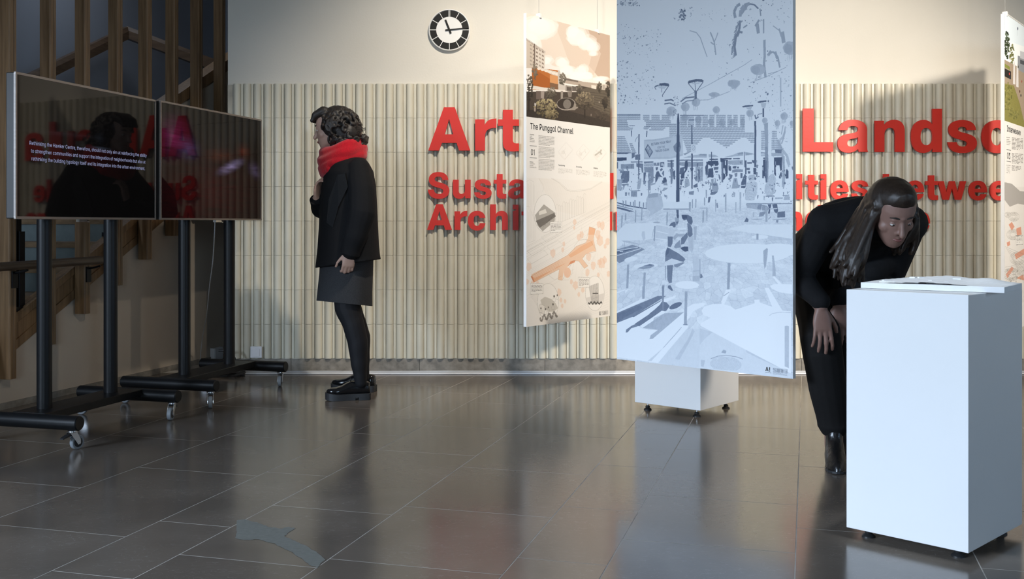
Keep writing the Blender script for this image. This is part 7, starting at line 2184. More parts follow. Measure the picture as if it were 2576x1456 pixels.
D(K6, [(470, 800), (515, 800), (500, 1240), (455, 1240)], 0.38, 1, 0.03); D(K6, [(0, 985), (30, 985), (55, 1030), (10, 1060)], 0.6); D(K6, [(0, 740), (15, 735), (15, 1040), (0, 1050)], 0.36)
D(K6, [(440, 1250), (525, 1245), (505, 1290), (430, 1456), (360, 1456)], 0.0); D(K6, [(1080, 1215), (1150, 1215), (1280, 1456), (1180, 1456)], 0.0); D(K6, [(1210, 1030), (1245, 1020), (1370, 1150), (1310, 1150)], 0.0)
D(K6, [(1170, 1180), (1260, 1150), (1540, 1160), (1540, 1320), (1330, 1290), (1200, 1230)], 0.0)
for k in range(34):      # slatted drain
    y = 735 + k * 3.3
    B.line([(1890 + 6 * math.sin(k), y), (1994, y + 6 + 0.1 * k)], 0.8, tone(0.28), 0.5)
# foreground: long shadows, white shapes
K7 = crop(1540, 720, 240 / 1456)
K8 = crop(1760, 720, 250 / 1517)
D(K7, [(68, 410), (700, 145), (820, 150), (300, 470), (68, 560)], 0.58, 1, 0.05); D(K7, [(68, 430), (420, 290), (470, 330), (200, 470), (68, 560)], 0.68, 0.7, 0.08)
D(K7, [(62, 385), (430, 200), (500, 195), (510, 210), (68, 412)], 0.0); D(K7, [(200, 110), (255, 40), (68, 108), (68, 90), (200, 45)], 0.0)
D(K7, [(400, 610), (350, 570), (560, 430), (760, 215), (860, 280), (880, 300), (830, 370), (700, 430), (420, 605)], 0.62, 1, 0.06)
D(K7, [(62, 565), (300, 470), (750, 210), (980, 135), (960, 175), (720, 300), (520, 455), (300, 600), (210, 700), (275, 660), (400, 605), (460, 640), (560, 665), (700, 660), (560, 810), (620, 800), (1100, 390), (1240, 370), (1180, 470), (1080, 590), (1170, 600), (1150, 640), (700, 1170), (62, 1080)], 0.0)
D(K7, [(300, 465), (760, 205), (745, 225), (330, 470)], 0.6); D(K7, [(208, 705), (215, 660), (300, 600), (360, 575), (420, 600), (290, 640), (240, 700)], 0.56, 1, 0.1)
D(K7, [(350, 575), (560, 435), (730, 280), (760, 230), (830, 245), (880, 300), (820, 375), (700, 430), (420, 605)], 0.62, 1, 0.06)
D(K7, [(430, 600), (720, 400), (760, 370), (810, 380), (800, 410), (460, 640)], 0.0)
D(K7, [(465, 635), (800, 410), (1050, 400), (1100, 390), (620, 800), (570, 805), (590, 745), (700, 665)], 0.30, 1, 0.06); D(K7, [(640, 480), (780, 420), (760, 500), (620, 560)], 0.36, 0.5)
B.oval(1540 + 968 * .1648, 720 + 296 * .1648, 17, 6.5, tone(0.68), rot=-0.42, noise=0.06)
D(K7, [(760, 0), (795, 0), (785, 360), (770, 360), (765, 200)], 0.50); D(K7, [(1112, 80), (1150, 80), (1140, 580), (1095, 580)], 0.36, 1, 0.06); D(K7, [(462, 0), (490, 0), (480, 190), (460, 190)], 0.38)
D(K7, [(1085, 580), (1150, 575), (1150, 592), (1085, 592)], 0.5); D(K7, [(860, 0), (900, 0), (930, 60), (900, 65)], 0.66)
D(K7, [(1140, 520), (1150, 320), (1240, 265), (1420, 255), (1400, 300), (1240, 380)], 0.0)
Ln(K7, [(1060, 625), (960, 740), (860, 850), (780, 940)], 1.6, 0.30); D(K7, [(780, 940), (800, 920), (600, 1140), (540, 1140)], 0.14, 0.9)
D(K7, [(1130, 660), (1456, 640), (1456, 1265), (710, 1165), (850, 990)], 0.12, 1, 0.03); D(K7, [(1230, 640), (1260, 690), (1190, 830), (1030, 1120), (960, 1110), (1160, 800)], 0.26, 0.6, 0.04)
D(K8, [(0, 610), (240, 720), (690, 960), (1320, 1250), (1390, 1300), (1390, 1425), (0, 1258)], 0.10, 1, 0.03)
D(K8, [(0, 640), (200, 700), (80, 800), (0, 900)], 0.24, 0.5, 0.04); D(K8, [(700, 960), (1300, 1240), (1200, 1230), (900, 1100), (720, 1010)], 0.22, 0.7, 0.03)
D(K8, [(10, 600), (20, 560), (170, 480), (60, 440), (30, 370), (70, 310), (200, 270), (330, 268), (420, 100), (410, 50), (480, 55), (440, 130), (380, 275), (480, 305), (545, 355), (840, 260), (835, 205), (915, 200), (920, 245), (1110, 315), (1000, 40), (1060, 30), (1240, 330), (1270, 370), (1400, 380), (1395, 1330), (690, 960), (240, 720)], 0.0)
D(K8, [(1300, 610), (1330, 600), (1365, 610), (1365, 1250), (1300, 1220)], 0.22, 1, 0.05)
Ln(K8, [(1065, 450), (1110, 415), (1230, 395), (1395, 402)], 1.3, 0.18); Ln(K8, [(370, 145), (450, 90)], 1.4, 0.4)
D(K8, [(0, 255), (60, 255), (100, 270), (0, 330)], 0.0)
for k in range(17):      # round drain cover
    y = 1060 + k * 12
    hw = 240 * math.sqrt(max(0, 1 - ((k - 9) / 10) ** 2))
    Ln(K8, [(400 - hw, y + 6), (400 + hw, y + 32)], 0.9, 0.36, 0.6)
D(K8, [(330, 1010), (365, 965), (410, 985), (400, 1025)], 0.42, 0.8, 0.1); D(K8, [(20, 1120), (85, 1130), (60, 1230), (20, 1220)], 0.26, 0.7, 0.1); Ln(K8, [(170, 1105), (280, 1065), (400, 1052), (560, 1075), (660, 1110)], 1.5, 0.4)
for k in range(40):
    x = 30 + k * 33
    Ln(K8, [(x, 1246 + x * 0.125 - 60 * (k % 3 == 0)), (x + 26, 1249 + x * 0.125 - 60 * (k % 3 == 0))], 0.8, 0.22, 0.5)
# printed grain: the darker the ink, the more it mottles
yy_, xx_ = np.mgrid[0:B.h, 0:B.w].astype(np.float32)
ink = np.clip((tone(0.0)[0] - B.im[..., :1]) * 1.6, 0, 1)
mot = (0.5 * soft(xx_ / 9, yy_ / 14, 21) + 0.3 * soft(xx_ / 28, yy_ / 40, 22) + 0.2 * soft(xx_ / 3, yy_ / 3, 23) - 0.5)[..., None]
B.im = B.im + mot * 0.20 * ink * (1.25 - ink)
BIG.print_quad('picture_print', 0, 0, BIG.w, BIG.h, raster_material('blue_picture_print', B.image('picture_print')), label='pale blue duotone picture of an open air food court')


# ---- marks of the two universities, at the foot of a board
def marks(bd_, px, py, k, col=M['print_black'], small=True):
    """k: size of one photograph pixel at the board's depth along the face (x) and up (y)."""
    x, y = bd_.inv(px, py)
    kx, ky_ = k
    Fb = lambda a, b: bd_.F(x + a * kx, y + b * ky_, 0.0010)
    mb = MB()
    # A!
    mb_s = lambda pts: mb.add([Fb(*p) for p in pts], [tuple(t) for t in tessellate_polygon([[Vector((p[0], p[1], 0)) for p in pts]])])
    mb_s([(0, 0), (2.9, 10.6), (5.3, 10.6), (8.3, 0), (6.0, 0), (5.4, 2.3), (2.8, 2.3), (2.2, 0)])
    mb.f = mb.f
    mb_s([(9.9, 3.4), (9.6, 10.6), (12.2, 10.6), (11.9, 3.4)]); mb_s([(9.7, 0), (12.1, 0), (12.1, 2.2), (9.7, 2.2)])
    if small:
        put_text(mb, 'Aalto University', Fb, -0.3, -3.6, 2.6, 0.02, fit=15.5)
    o = obj('letter_mark', mb, col, bd_.root, recalc=True, world=True)
    # white counter of the A
    cm = MB()
    cm.add([bd_.F(x + a * kx, y + b * ky_, 0.0013) for a, b in ((3.2, 3.9), (5.0, 3.9), (4.1, 7.6))], [(0, 1, 2)])
    obj('letter_counter', cm, M['board_edge'], o)
    o.children[0].location = (0, 0, 0)
    # SUTD in concentric line work
    mb = MB()
    bar = lambda a0, b0, a1, b1: mb.add([Fb(*p) for p in ((a0, b0), (a1, b0), (a1, b1), (a0, b1))], [(0, 1, 2, 3)])
    X0 = 19.6
    W_, H_, t = 8.0, 10.0, 0.62
    g = lambda i: X0 + i * 9.2
    a = g(0)     # S
    for b in (0, 1.9, 3.8, 5.6, 7.5, 9.4):
        bar(a + (1.2 if b in (3.8, 5.6) else 0), b, a + W_ - (1.2 if b in (3.8, 5.6) else 0), b + t)
    bar(a, 5.6, a + t, 10); bar(a + W_ - t, 0, a + W_, 4.4); bar(a + 1.8, 5.6, a + 1.8 + t, 8); bar(a + W_ - 1.8 - t, 2, a + W_ - 1.8, 4.4)
    a = g(1)     # U
    for i, q in enumerate((0, 1.5, 3.0)):
        bar(a + q, q * 0.8, a + q + t, 10); bar(a + W_ - q - t, q * 0.8, a + W_ - q, 10); bar(a + q, q * 0.8, a + W_ - q, q * 0.8 + t)
    a = g(2)     # T
    bar(a, 9.4, a + W_, 10); bar(a, 7.5, a + W_, 7.5 + t)
    for q in (0.8, 2.4, 3.7, 5.0, 6.6):
        bar(a + q, 0, a + q + t, 7.5)
    a = g(3)     # D
    bar(a, 9.4, a + W_, 10); bar(a, 0, a + W_, t); bar(a + W_ - t, 0, a + W_, 10); bar(a, 7.4, a + W_ - 2, 7.4 + t); bar(a, 2, a + W_ - 2, 2 + t); bar(a + W_ - 2, 2, a + W_ - 2 + t, 8); bar(a, 4.7, a + W_ - 4, 4.7 + t); bar(a + W_ - 4, 4.4, a + W_ - 4 + t, 5.8)
    if small:
        put_text(mb, 'SINGAPORE UNIVERSITY OF', Fb, X0, -2.9, 2.5, 0.0, fit=35)
        put_text(mb, 'TECHNOLOGY AND DESIGN', Fb, X0, -5.6, 2.5, 0.0, fit=35)
    obj('line_mark', mb, M['print_grey'] if not small else mat('navy_print', (0.05, 0.075, 0.13), 0.6), bd_.root, world=True)


_x0, _y0 = BIG.inv(1925, 932)
_x1, _y1 = BIG.inv(1980, 932)
_x2, _y2 = BIG.inv(1925, 920)
marks(BIG, 1925.6, 933.0, ((_x1 - _x0) / 55.0, (_y2 - _y0) / 12.0))

# ---- board 01
def p1f(px, py):
    x, y = P1.inv(px, py)
    return x / P1.w, y / P1.h


PAPER = (0.90, 0.885, 0.865)
B = Raster(760, 1514, PAPER, p1f)
B.px = 1.95
KA = crop(1300, 20, 260 / 860)
KB = crop(1300, 420, 260 / 901)
A = lambda pts, col, al=1.0, nz=0.0, **k: B.poly(KA(pts), col, al, nz, **k)
# rendering: sepia sky with clouds
A([(76, 40), (780, 230), (780, 1000), (76, 900)], (0.93, 0.90, 0.87), grad=None)
A([(76, 0), (780, 190), (780, 620), (300, 480), (76, 300)], (0.90, 0.84, 0.78))
A([(560, 160), (780, 225), (780, 620), (700, 600), (600, 480), (640, 330)], (0.78, 0.68, 0.60))
A([(300, 100), (560, 170), (700, 380), (640, 560), (450, 500), (380, 300)], (0.86, 0.78, 0.71), 0.7)
for cx, cy, rx, ry in ((520, 230, 105, 90), (600, 290, 90, 70), (470, 190, 60, 60), (640, 330, 60, 50), (380, 460, 60, 55), (420, 520, 70, 50), (540, 520, 60, 55), (580, 560, 60, 40), (180, 160, 160, 120), (120, 300, 90, 90), (640, 380, 40, 25), (250, 430, 60, 40), (700, 590, 70, 25), (480, 570, 80, 40)):
    for k in range(5):
        B.oval(1300 + (cx + NR.uniform(-0.35, 0.35) * rx) * .3023, 20 + (cy + NR.uniform(-0.3, 0.3) * ry) * .3023, rx * .3023 * 0.75, ry * .3023 * 0.75, (0.97, 0.95, 0.93), 0.40, rag=0.16)
# ground and slope
A([(76, 700), (340, 690), (500, 650), (780, 640), (780, 1000), (76, 905)], (0.27, 0.23, 0.20), 1, 0.10)
A([(520, 680), (640, 650), (780, 700), (780, 900), (640, 830)], (0.38, 0.34, 0.29), 0.9, 0.10)
for k in range(9):
    A([(540 + k * 6, 690 + k * 17), (780, 720 + k * 24), (780, 726 + k * 24), (540 + k * 6, 694 + k * 17)], (0.22, 0.19, 0.16), 0.6)
A([(76, 850), (330, 830), (780, 950), (780, 1000), (76, 905)], (0.20, 0.17, 0.15), 1, 0.10)
# tower block
A([(76, 255), (235, 365), (232, 500), (76, 500)], (0.80, 0.74, 0.68))
A([(145, 300), (235, 362), (232, 500), (145, 490)], (0.86, 0.81, 0.76))
for i in range(6):
    for j in range(7):
        x, y = 84 + i * 25, 285 + i * 14 + j * 32
        if 95 < x < 225 and y < 490:
            A([(x, y), (x + 15, y + 9), (x + 15, y + 22), (x, y + 14)], (0.55, 0.48, 0.43) if i % 3 != 1 else (0.66, 0.60, 0.55))
A([(143, 295), (152, 300), (152, 495), (143, 495)], (0.45, 0.39, 0.35))
for k in range(16):
    x = 80 + k * 10
    A([(x, 250 + k * 7.0), (x + 3, 252 + k * 7.0), (x + 3, 272 + k * 7.0), (x, 270 + k * 7.0)], (0.5, 0.43, 0.38))
# the orange hall on its white plinth
A([(125, 495), (350, 520), (352, 690), (125, 680)], (0.72, 0.42, 0.20))
A([(125, 495), (275, 590), (275, 665), (125, 650)], (0.66, 0.36, 0.15)); A([(275, 560), (345, 555), (345, 680), (275, 660)], (0.82, 0.58, 0.38)); A([(275, 620), (345, 635), (345, 680), (275, 665)], (0.50, 0.36, 0.26))
A([(170, 490), (350, 535), (352, 570), (290, 555), (250, 535), (200, 515)], (0.83, 0.78, 0.72))
for k in range(6):
    B.oval(1300 + (185 + k * 30) * .3023, 20 + (505 + k * 9) * .3023, 5, 3.4, (0.90, 0.86, 0.81))
A([(340, 520), (355, 520), (415, 680), (345, 695)], (0.78, 0.74, 0.70)); A([(125, 645), (345, 680), (500, 690), (500, 700), (345, 700), (125, 675)], (0.88, 0.84, 0.80))
A([(160, 690), (200, 690), (200, 760), (160, 760)], (0.42, 0.36, 0.33)); A([(230, 700), (260, 700), (260, 760), (230, 760)], (0.30, 0.26, 0.23)); A([(200, 690), (230, 690), (225, 760), (200, 750)], (0.62, 0.57, 0.53))
A([(365, 690), (385, 690), (382, 825), (365, 825)], (0.58, 0.54, 0.50)); A([(420, 695), (460, 690), (455, 740), (430, 745)], (0.50, 0.46, 0.42))
A([(405, 640), (500, 660), (500, 695), (405, 690)], (0.60, 0.56, 0.52)); A([(415, 655), (455, 660), (455, 690), (415, 688)], (0.36, 0.32, 0.29)); A([(460, 650), (495, 655), (495, 690), (462, 690)], (0.40, 0.36, 0.33))
A([(395, 580), (560, 615), (780, 640), (780, 690), (620, 665), (400, 625)], (0.70, 0.64, 0.58)); A([(395, 582), (510, 605), (510, 618), (400, 600)], (0.45, 0.40, 0.36)); A([(620, 640), (660, 645), (660, 675), (620, 668)], (0.88, 0.84, 0.79)); A([(700, 630), (745, 632), (745, 685), (700, 680)], (0.84, 0.80, 0.75))
for x in (705, 717, 729):
    A([(x, 640), (x + 6, 641), (x + 6, 680), (x, 679)], (0.5, 0.45, 0.41))
# round court
B.oval(1300 + 410 * .3023, 20 + 800 * .3023, 24, 16, (0.62, 0.58, 0.54)); B.oval(1300 + 408 * .3023, 20 + 797 * .3023, 22, 14, (0.20, 0.17, 0.15)); B.oval(1300 + 418 * .3023, 20 + 800 * .3023, 10, 12, (0.46, 0.43, 0.40), noise=0.1)
A([(480, 780), (510, 830), (480, 850), (440, 850), (470, 820)], (0.56, 0.52, 0.48))


def tree(cx, cy, rx, ry, c0, c1, trunk=None, n=90):
    if trunk:
        A([(cx - 4, cy), (cx + 4, cy), (cx + 6, trunk), (cx - 6, trunk)], (0.16, 0.13, 0.11))
    for i in range(n):
        a, q = NR.uniform(0, 6.28), NR.random() ** 0.5
        x, y = cx + rx * q * math.cos(a), cy + ry * q * math.sin(a)
        t = np.clip(0.5 - (y - cy) / ry * 0.5 + NR.uniform(-0.3, 0.3), 0, 1)
        B.oval(1300 + x * .3023, 20 + y * .3023, NR.uniform(1.2, 3.2), NR.uniform(1.2, 3.0), tuple(p * (1 - t) + q_ * t for p, q_ in zip(c0, c1)), 0.85, rag=0.6, n=8)


tree(100, 660, 38, 110, (0.14, 0.12, 0.10), (0.36, 0.32, 0.27), 860)
tree(285, 715, 42, 62, (0.20, 0.18, 0.15), (0.50, 0.46, 0.40), 770)
tree(240, 830, 95, 75, (0.30, 0.26, 0.18), (0.72, 0.66, 0.50), None, 190)
tree(290, 890, 55, 45, (0.28, 0.24, 0.17), (0.62, 0.56, 0.42), None, 80)
tree(565, 770, 80, 75, (0.20, 0.17, 0.14), (0.60, 0.54, 0.44), 915, 190)
tree(730, 785, 22, 45, (0.12, 0.10, 0.09), (0.28, 0.24, 0.20), 860)
tree(685, 660, 16, 45, (0.22, 0.19, 0.16), (0.42, 0.38, 0.32), 700, 40)
tree(760, 670, 20, 60, (0.14, 0.12, 0.10), (0.36, 0.31, 0.26), 740, 60)
tree(520, 675, 22, 36, (0.26, 0.23, 0.20), (0.50, 0.46, 0.40), 715, 50)
tree(380, 590, 26, 48, (0.30, 0.28, 0.24), (0.52, 0.48, 0.42), None, 60)
tree(150, 530, 20, 70, (0.36, 0.33, 0.28), (0.55, 0.50, 0.44), None, 50)
tree(700, 890, 55, 60, (0.18, 0.15, 0.13), (0.36, 0.32, 0.27), None, 60)
B.oval(1300 + 153 * .3023, 20 + 800 * .3023, 2.2, 6, (0.75, 0.72, 0.70)); B.oval(1300 + 150 * .3023, 20 + 845 * .3023, 2, 5, (0.62, 0.55, 0.52)); B.oval(1300 + 153 * .3023, 20 + 787 * .3023, 1.5, 2, (0.2, 0.16, 0.14))
B.oval(1300 + 618 * .3023, 20 + 890 * .3023, 1.2, 3.4, (0.5, 0.46, 0.42)); B.oval(1300 + 685 * .3023, 20 + 785 * .3023, 1, 2.4, (0.7, 0.66, 0.62))
A([(76, 902), (780, 996), (780, 1456), (76, 1456)], PAPER)


def strips(K, x0, y0, x1, slope, n, dy, col, al, wd_=0.9, last=0.6):
    """lines of print too small to read: rows of word-long dashes."""
    for i in range(n):
        x, xe = x0, x1 if i < n - 1 else x0 + (x1 - x0) * last
        while x < xe:
            L = NR.uniform(7, 24)
            e = min(x + L, xe)
            B.line(K([(x, y0 + i * dy + (x - x0) * slope), (e, y0 + i * dy + (e - x0) * slope)]), wd_, col, al)
            x = e + 4


grey_l = (0.62, 0.59, 0.56)
for cx, cy, s in ((405, 1190, 60), (550, 1200, 56), (690, 1215, 55)):
    q = [(cx - s, cy + 5), (cx + 4, cy - s * 1.2), (cx + s, cy - 12), (cx - 4, cy + s * 1.1), (cx - s, cy + 5)]
    B.line(KA(q), 0.5, grey_l, 0.35)
    q = [(cx - s, cy + 14), (cx - 8, cy + s * 1.25), (cx + s, cy - 4)]
    B.line(KA(q), 0.5, grey_l, 0.35)
    for k in range(7):
        a, b = NR.uniform(-0.4, 0.4), NR.uniform(-0.5, 0.5)
        B.line(KA([(cx + a * s, cy + b * s), (cx + (a + NR.uniform(-0.3, 0.3)) * s, cy + (b + NR.uniform(-0.5, 0.5)) * s)]), 0.6, (0.55, 0.52, 0.49), 0.4)
    B.oval(1300 + (cx - 20) * .3023, 20 + (cy + 15) * .3023, 5, 5, (0.84, 0.82, 0.79), 0.5, rag=0.5)
A([(645, 1222), (690, 1190), (698, 1175), (710, 1180), (700, 1200), (712, 1215), (700, 1222), (690, 1205), (652, 1232)], (0.62, 0.60, 0.56), 0.6)
strips(KA, 345, 1335, 462, 0.09, 5, 9.0, (0.50, 0.47, 0.44), 0.55, 0.62, 0.4)
strips(KA, 493, 1346, 605, 0.09, 5, 9.0, (0.50, 0.47, 0.44), 0.55, 0.62, 0.8)
strips(KA, 638, 1358, 745, 0.09, 6, 8.6, (0.50, 0.47, 0.44), 0.55, 0.62, 0.7)
# the drawing at the foot
lg = (0.66, 0.635, 0.61)
ld = (0.45, 0.43, 0.41)
BL = lambda pts, wd_=0.8, col=lg, al=0.8: B.line(KB(pts), wd_ * 0.72, col, al * 0.62)
A_ = lambda pts, col, al=1.0, nz=0.0: B.poly(KB(pts), col, al, nz)
A_([(75, 90), (810, 130), (810, 1310), (75, 1395)], (0.893, 0.875, 0.852))
A_([(190, 100), (320, 105), (410, 165), (450, 205), (540, 210), (640, 195), (740, 130), (810, 150), (810, 480), (600, 440), (340, 380), (250, 230)], (0.885, 0.862, 0.835))
for k in range(40):      # hatched water
    BL([(215 + k * 15, 105 + k * 3.0), (225 + k * 15 - 60, 105 + k * 3.0 + 190)], 0.6, (0.80, 0.765, 0.73), 0.6)
BL([(190, 98), (225, 150), (235, 190), (222, 215)], 0.9); BL([(300, 98), (370, 140), (430, 200), (480, 214), (560, 208), (640, 195), (745, 130)], 1.0, ld, 0.5); BL([(310, 98), (380, 138), (440, 195), (490, 206), (640, 188), (740, 125)], 0.8)
for k in range(13):      # terraces of housing slabs
    x = 340 + k * 20
    y = 335 - k * 8
    BL([(x, y + (k % 3) * 14), (x + 12, y - 12 + (k % 3) * 14), (x + 22, y + 2 + (k % 3) * 14), (x + 22, y + 150), (x, y + 165), (x, y + (k % 3) * 14)], 0.8, (0.60, 0.58, 0.55), 0.7)
    BL([(x + 12, y - 12 + (k % 3) * 14), (x + 12, y + 150)], 0.7, lg, 0.7)
for k in range(8):
    x = 82 + k * 10
    BL([(x, 130 + 9 * (k % 4)), (x, 330 + 20 * (k % 3))], 0.8, (0.58, 0.55, 0.53), 0.6); BL([(x, 370 + 12 * (k % 3)), (x, 620 + 10 * (k % 4))], 0.8, (0.58, 0.55, 0.53), 0.6)
BL([(80, 130), (110, 110), (150, 130), (150, 300)], 0.8); BL([(80, 340), (110, 345), (130, 400), (160, 480), (160, 640), (100, 660)], 0.8)
for off in (0, 12, 34, 44, 60, 88, 120, 170, 215):      # roads and embankments
    BL([(75, 700 + off), (330, 560 + off), (560, 430 + off * 0.9), (810, 300 + off * 0.75)], 0.9 if off in (0, 44, 88) else 0.6, ld if off in (44, 60) else lg, 0.7)
for off in (0, 14, 30, 200, 230):
    BL([(75, 930 + off), (250, 830 + off), (500, 690 + off)], 0.6, lg, 0.6)
for k in range(9):
    BL([(75 + k * 14, 1050 + k * 4), (290 - k * 8, 1390 - k * 3)], 0.6, lg, 0.6)
    BL([(330 + k * 20, 1360 - k * 2), (800, 1060 + k * 22)], 0.6, lg, 0.6)
for k in range(26):
    BL([(560 + NR.uniform(-60, 220), 500 + NR.uniform(-60, 500)), (600 + NR.uniform(-60, 210), 540 + NR.uniform(-60, 500))], 0.5, lg, 0.5)
for (a, b, c, d) in ((90, 730, 210, 660), (90, 800, 230, 720), (260, 690, 360, 640), (215, 610, 320, 560)):
    BL([(a, b), (c, d), (c + 40, d + 40), (a + 40, b + 45), (a, b)], 0.8, ld, 0.5)
# orange building
orng, orng2 = (0.865, 0.665, 0.53), (0.88, 0.75, 0.65)
A_([(122, 955), (130, 935), (350, 820), (440, 770), (520, 690), (600, 660), (620, 620), (632, 520), (686, 538), (668, 625), (690, 735), (660, 735), (600, 760), (570, 800), (620, 862), (588, 884), (540, 820), (490, 815), (440, 870), (410, 900), (395, 988), (358, 980), (370, 890), (150, 1005)], orng2)
A_([(122, 955), (160, 965), (380, 865), (430, 835), (350, 870), (152, 1005)], orng); A_([(450, 770), (560, 690), (660, 640), (665, 680), (560, 740), (470, 790)], orng, 0.8); A_([(632, 520), (686, 538), (676, 590), (622, 590)], orng, 0.85); A_([(440, 870), (470, 820), (510, 812), (505, 830), (460, 850)], (0.82, 0.56, 0.42)); A_([(122, 955), (135, 950), (155, 1000), (148, 1006)], (0.80, 0.52, 0.38))
for k in range(14):
    BL([(150 + k * 18, 930 - k * 9), (180 + k * 18, 975 - k * 9)], 0.6, (0.70, 0.42, 0.28), 0.6)
for k in range(7):
    BL([(130, 940 + k * 9), (370, 815 + k * 10)], 0.6, (0.70, 0.45, 0.32), 0.6)
BL([(122, 955), (350, 820), (440, 770), (520, 690), (600, 660), (632, 520), (686, 538), (668, 625), (690, 735), (600, 760), (570, 800), (620, 862), (588, 884), (540, 820), (490, 815), (395, 988), (358, 980), (370, 890), (150, 1005), (122, 955)], 0.9, (0.45, 0.33, 0.27), 0.7)
BL([(500, 720), (505, 680), (540, 640), (590, 630), (640, 640), (690, 720)], 0.9, ld, 0.7); B.oval(1300 + 440 * .2886, 420 + 920 * .2886, 9, 13, (0.88, 0.72, 0.62), 0.9); BL([(400, 985), (450, 985), (480, 930), (495, 840)], 0.8, ld, 0.6); BL([(270, 935), (330, 985), (390, 950)], 0.8, ld, 0.6)
for x, y, h in ((715, 500, 60), (745, 510, 70), (705, 590, 80), (725, 640, 90), (790, 650, 60), (770, 690, 40), (565, 590, 60), (540, 610, 60), (315, 750, 70), (105, 870, 70), (740, 840, 90), (720, 830, 60), (765, 810, 60), (665, 860, 70), (625, 780, 70), (615, 920, 60), (510, 1030, 70), (575, 1070, 50), (475, 1000, 40), (385, 1160, 40), (420, 1170, 36), (395, 1210, 36), (370, 1090, 60), (710, 940, 40), (800, 930, 50), (540, 1110, 40), (400, 720, 40), (410, 670, 40), (505, 480, 50), (500, 530, 30), (90, 1000, 50), (135, 1010, 40), (180, 1010, 40)):
    B.oval(1300 + x * .2886, 420 + y * .2886, h * 0.09, h * 0.15, (0.87, 0.72, 0.62), 0.5, rag=0.35)
    BL([(x, y + h * 0.4), (x, y + h * 0.75)], 0.7, (0.75, 0.52, 0.42), 0.6)


def vignette_circle(cx, cy, rx, ry):
    B.oval(1300 + cx * .2886, 420 + cy * .2886, rx * .2886, ry * .2886, (0.60, 0.58, 0.56), n=48)
    B.oval(1300 + cx * .2886, 420 + cy * .2886, rx * .2886 - 0.45, ry * .2886 - 0.45, (0.90, 0.885, 0.865), n=48)


vignette_circle(246, 405, 96, 165)
A_([(158, 420), (235, 325), (335, 400), (330, 470), (225, 560), (180, 510)], (0.66, 0.64, 0.61)); A_([(165, 470), (325, 400), (340, 430), (200, 530)], (0.44, 0.42, 0.40), 1, 0.06); A_([(190, 390), (250, 365), (262, 400), (195, 420)], (0.84, 0.82, 0.79))
for k in range(5):
    BL([(225 + k * 18, 525 - k * 20), (245 + k * 18, 500 - k * 20), (255 + k * 18, 510 - k * 20)], 0.9, (0.25, 0.24, 0.23), 0.9)
vignette_circle(272, 1175, 93, 161)
A_([(205, 1160), (245, 1130), (300, 1150), (340, 1190), (360, 1230), (320, 1260), (280, 1260), (220, 1210)], (0.76, 0.74, 0.71)); A_([(192, 1210), (205, 1192), (242, 1210), (238, 1280), (195, 1270)], (0.86, 0.84, 0.81)); BL([(192, 1210), (205, 1192), (242, 1210), (238, 1280), (195, 1270), (192, 1210)], 0.9, ld, 0.8)
for x, y, s in ((325, 1150, 34), (352, 1135, 26), (315, 1220, 34), (250, 1260, 32), (210, 1250, 28), (275, 1240, 26)):
    BL([(x, y - s * 0.5), (x - s * 0.35, y), (x - s * 0.3, y + s * 0.7), (x + s * 0.3, y + s * 0.7), (x + s * 0.35, y), (x, y - s * 0.5)], 0.9, (0.4, 0.38, 0.36), 0.8); B.oval(1300 + x * .2886, 420 + (y - s * 0.7) * .2886, s * 0.06, s * 0.08, (0.4, 0.38, 0.36))
for k in range(24):
    x = 205 + k * 6.2
    B.oval(1300 + x * .2886, 420 + (1300 + 22 * math.sin(k * 0.9) - 0.3 * (x - 280)) * .2886, 2.4, 3.4, (0.48, 0.46, 0.44), 0.8, rag=0.7, n=9)
vignette_circle(680, 1100, 83, 152)
A_([(600, 1140), (760, 1100), (755, 1150), (735, 1190), (690, 1200), (620, 1195)], (0.82, 0.80, 0.78)); A_([(625, 1040), (710, 1008), (715, 1190), (655, 1195)], (0.70, 0.68, 0.66), 0.6)
for k in range(6):
    BL([(635 + k * 15, 1035 - k * 5), (655 + k * 11, 1190)], 1.1, (0.25, 0.24, 0.23), 0.9); BL([(640 + k * 14, 1180 - k * 30), (710, 1160 - k * 28)], 0.7, (0.35, 0.34, 0.33), 0.7)
A_([(660, 1098), (708, 1096), (708, 1104), (662, 1106)], (0.2, 0.19, 0.18))
for k in range(26):
    B.oval(1300 + (625 + k * 4.6) * .2886, 420 + (1185 + 8 * math.sin(k)) * .2886, 1.2, 2.2, (0.28, 0.27, 0.26), 0.9, rag=0.6, n=8)
for (x, y, w_, h_) in ((290, 478, 104, 94), (119, 1012, 110, 98), (534, 960, 100, 92)):
    q = [(x, y), (x + w_, y + 3), (x + w_, y + h_ - 6), (x, y + h_)]
    A_(q, (0.90, 0.885, 0.865)); BL(q + [q[0]], 0.9, (0.35, 0.33, 0.31), 0.8)
    strips(KB, x + 8, y + 18, x + w_ - 8, 0.02, 6, 11, (0.32, 0.30, 0.28), 0.8, 1.0, 0.45)
P1.print_quad('project_print', 0, 0, P1.w, P1.h, raster_material('project_print_01', B.image('project_print_01')), label='rendering of an orange hall above a line drawing')

tg_ = MB()


def line1(bd_, mb, s, K, x0, y0, x1, cap_crop, kk, bold=0.0, fit=True, z=0.0011):
    """one line of type whose baseline runs from crop point (x0,y0); cap_crop: capital height in crop pixels."""
    (a, b), (c, _) = K([(x0, y0), (x1, y0)])
    xa, ya = bd_.inv(a, b)
    xb, _ = bd_.inv(c, b)
    _, yt = bd_.inv(a, b - cap_crop * kk)
    size = (yt - ya) / 0.508
    put_text(mb, s, lambda p, q: bd_.F(p, q, z), xa, ya, size, bold, fit=(xb - xa) if fit else None)


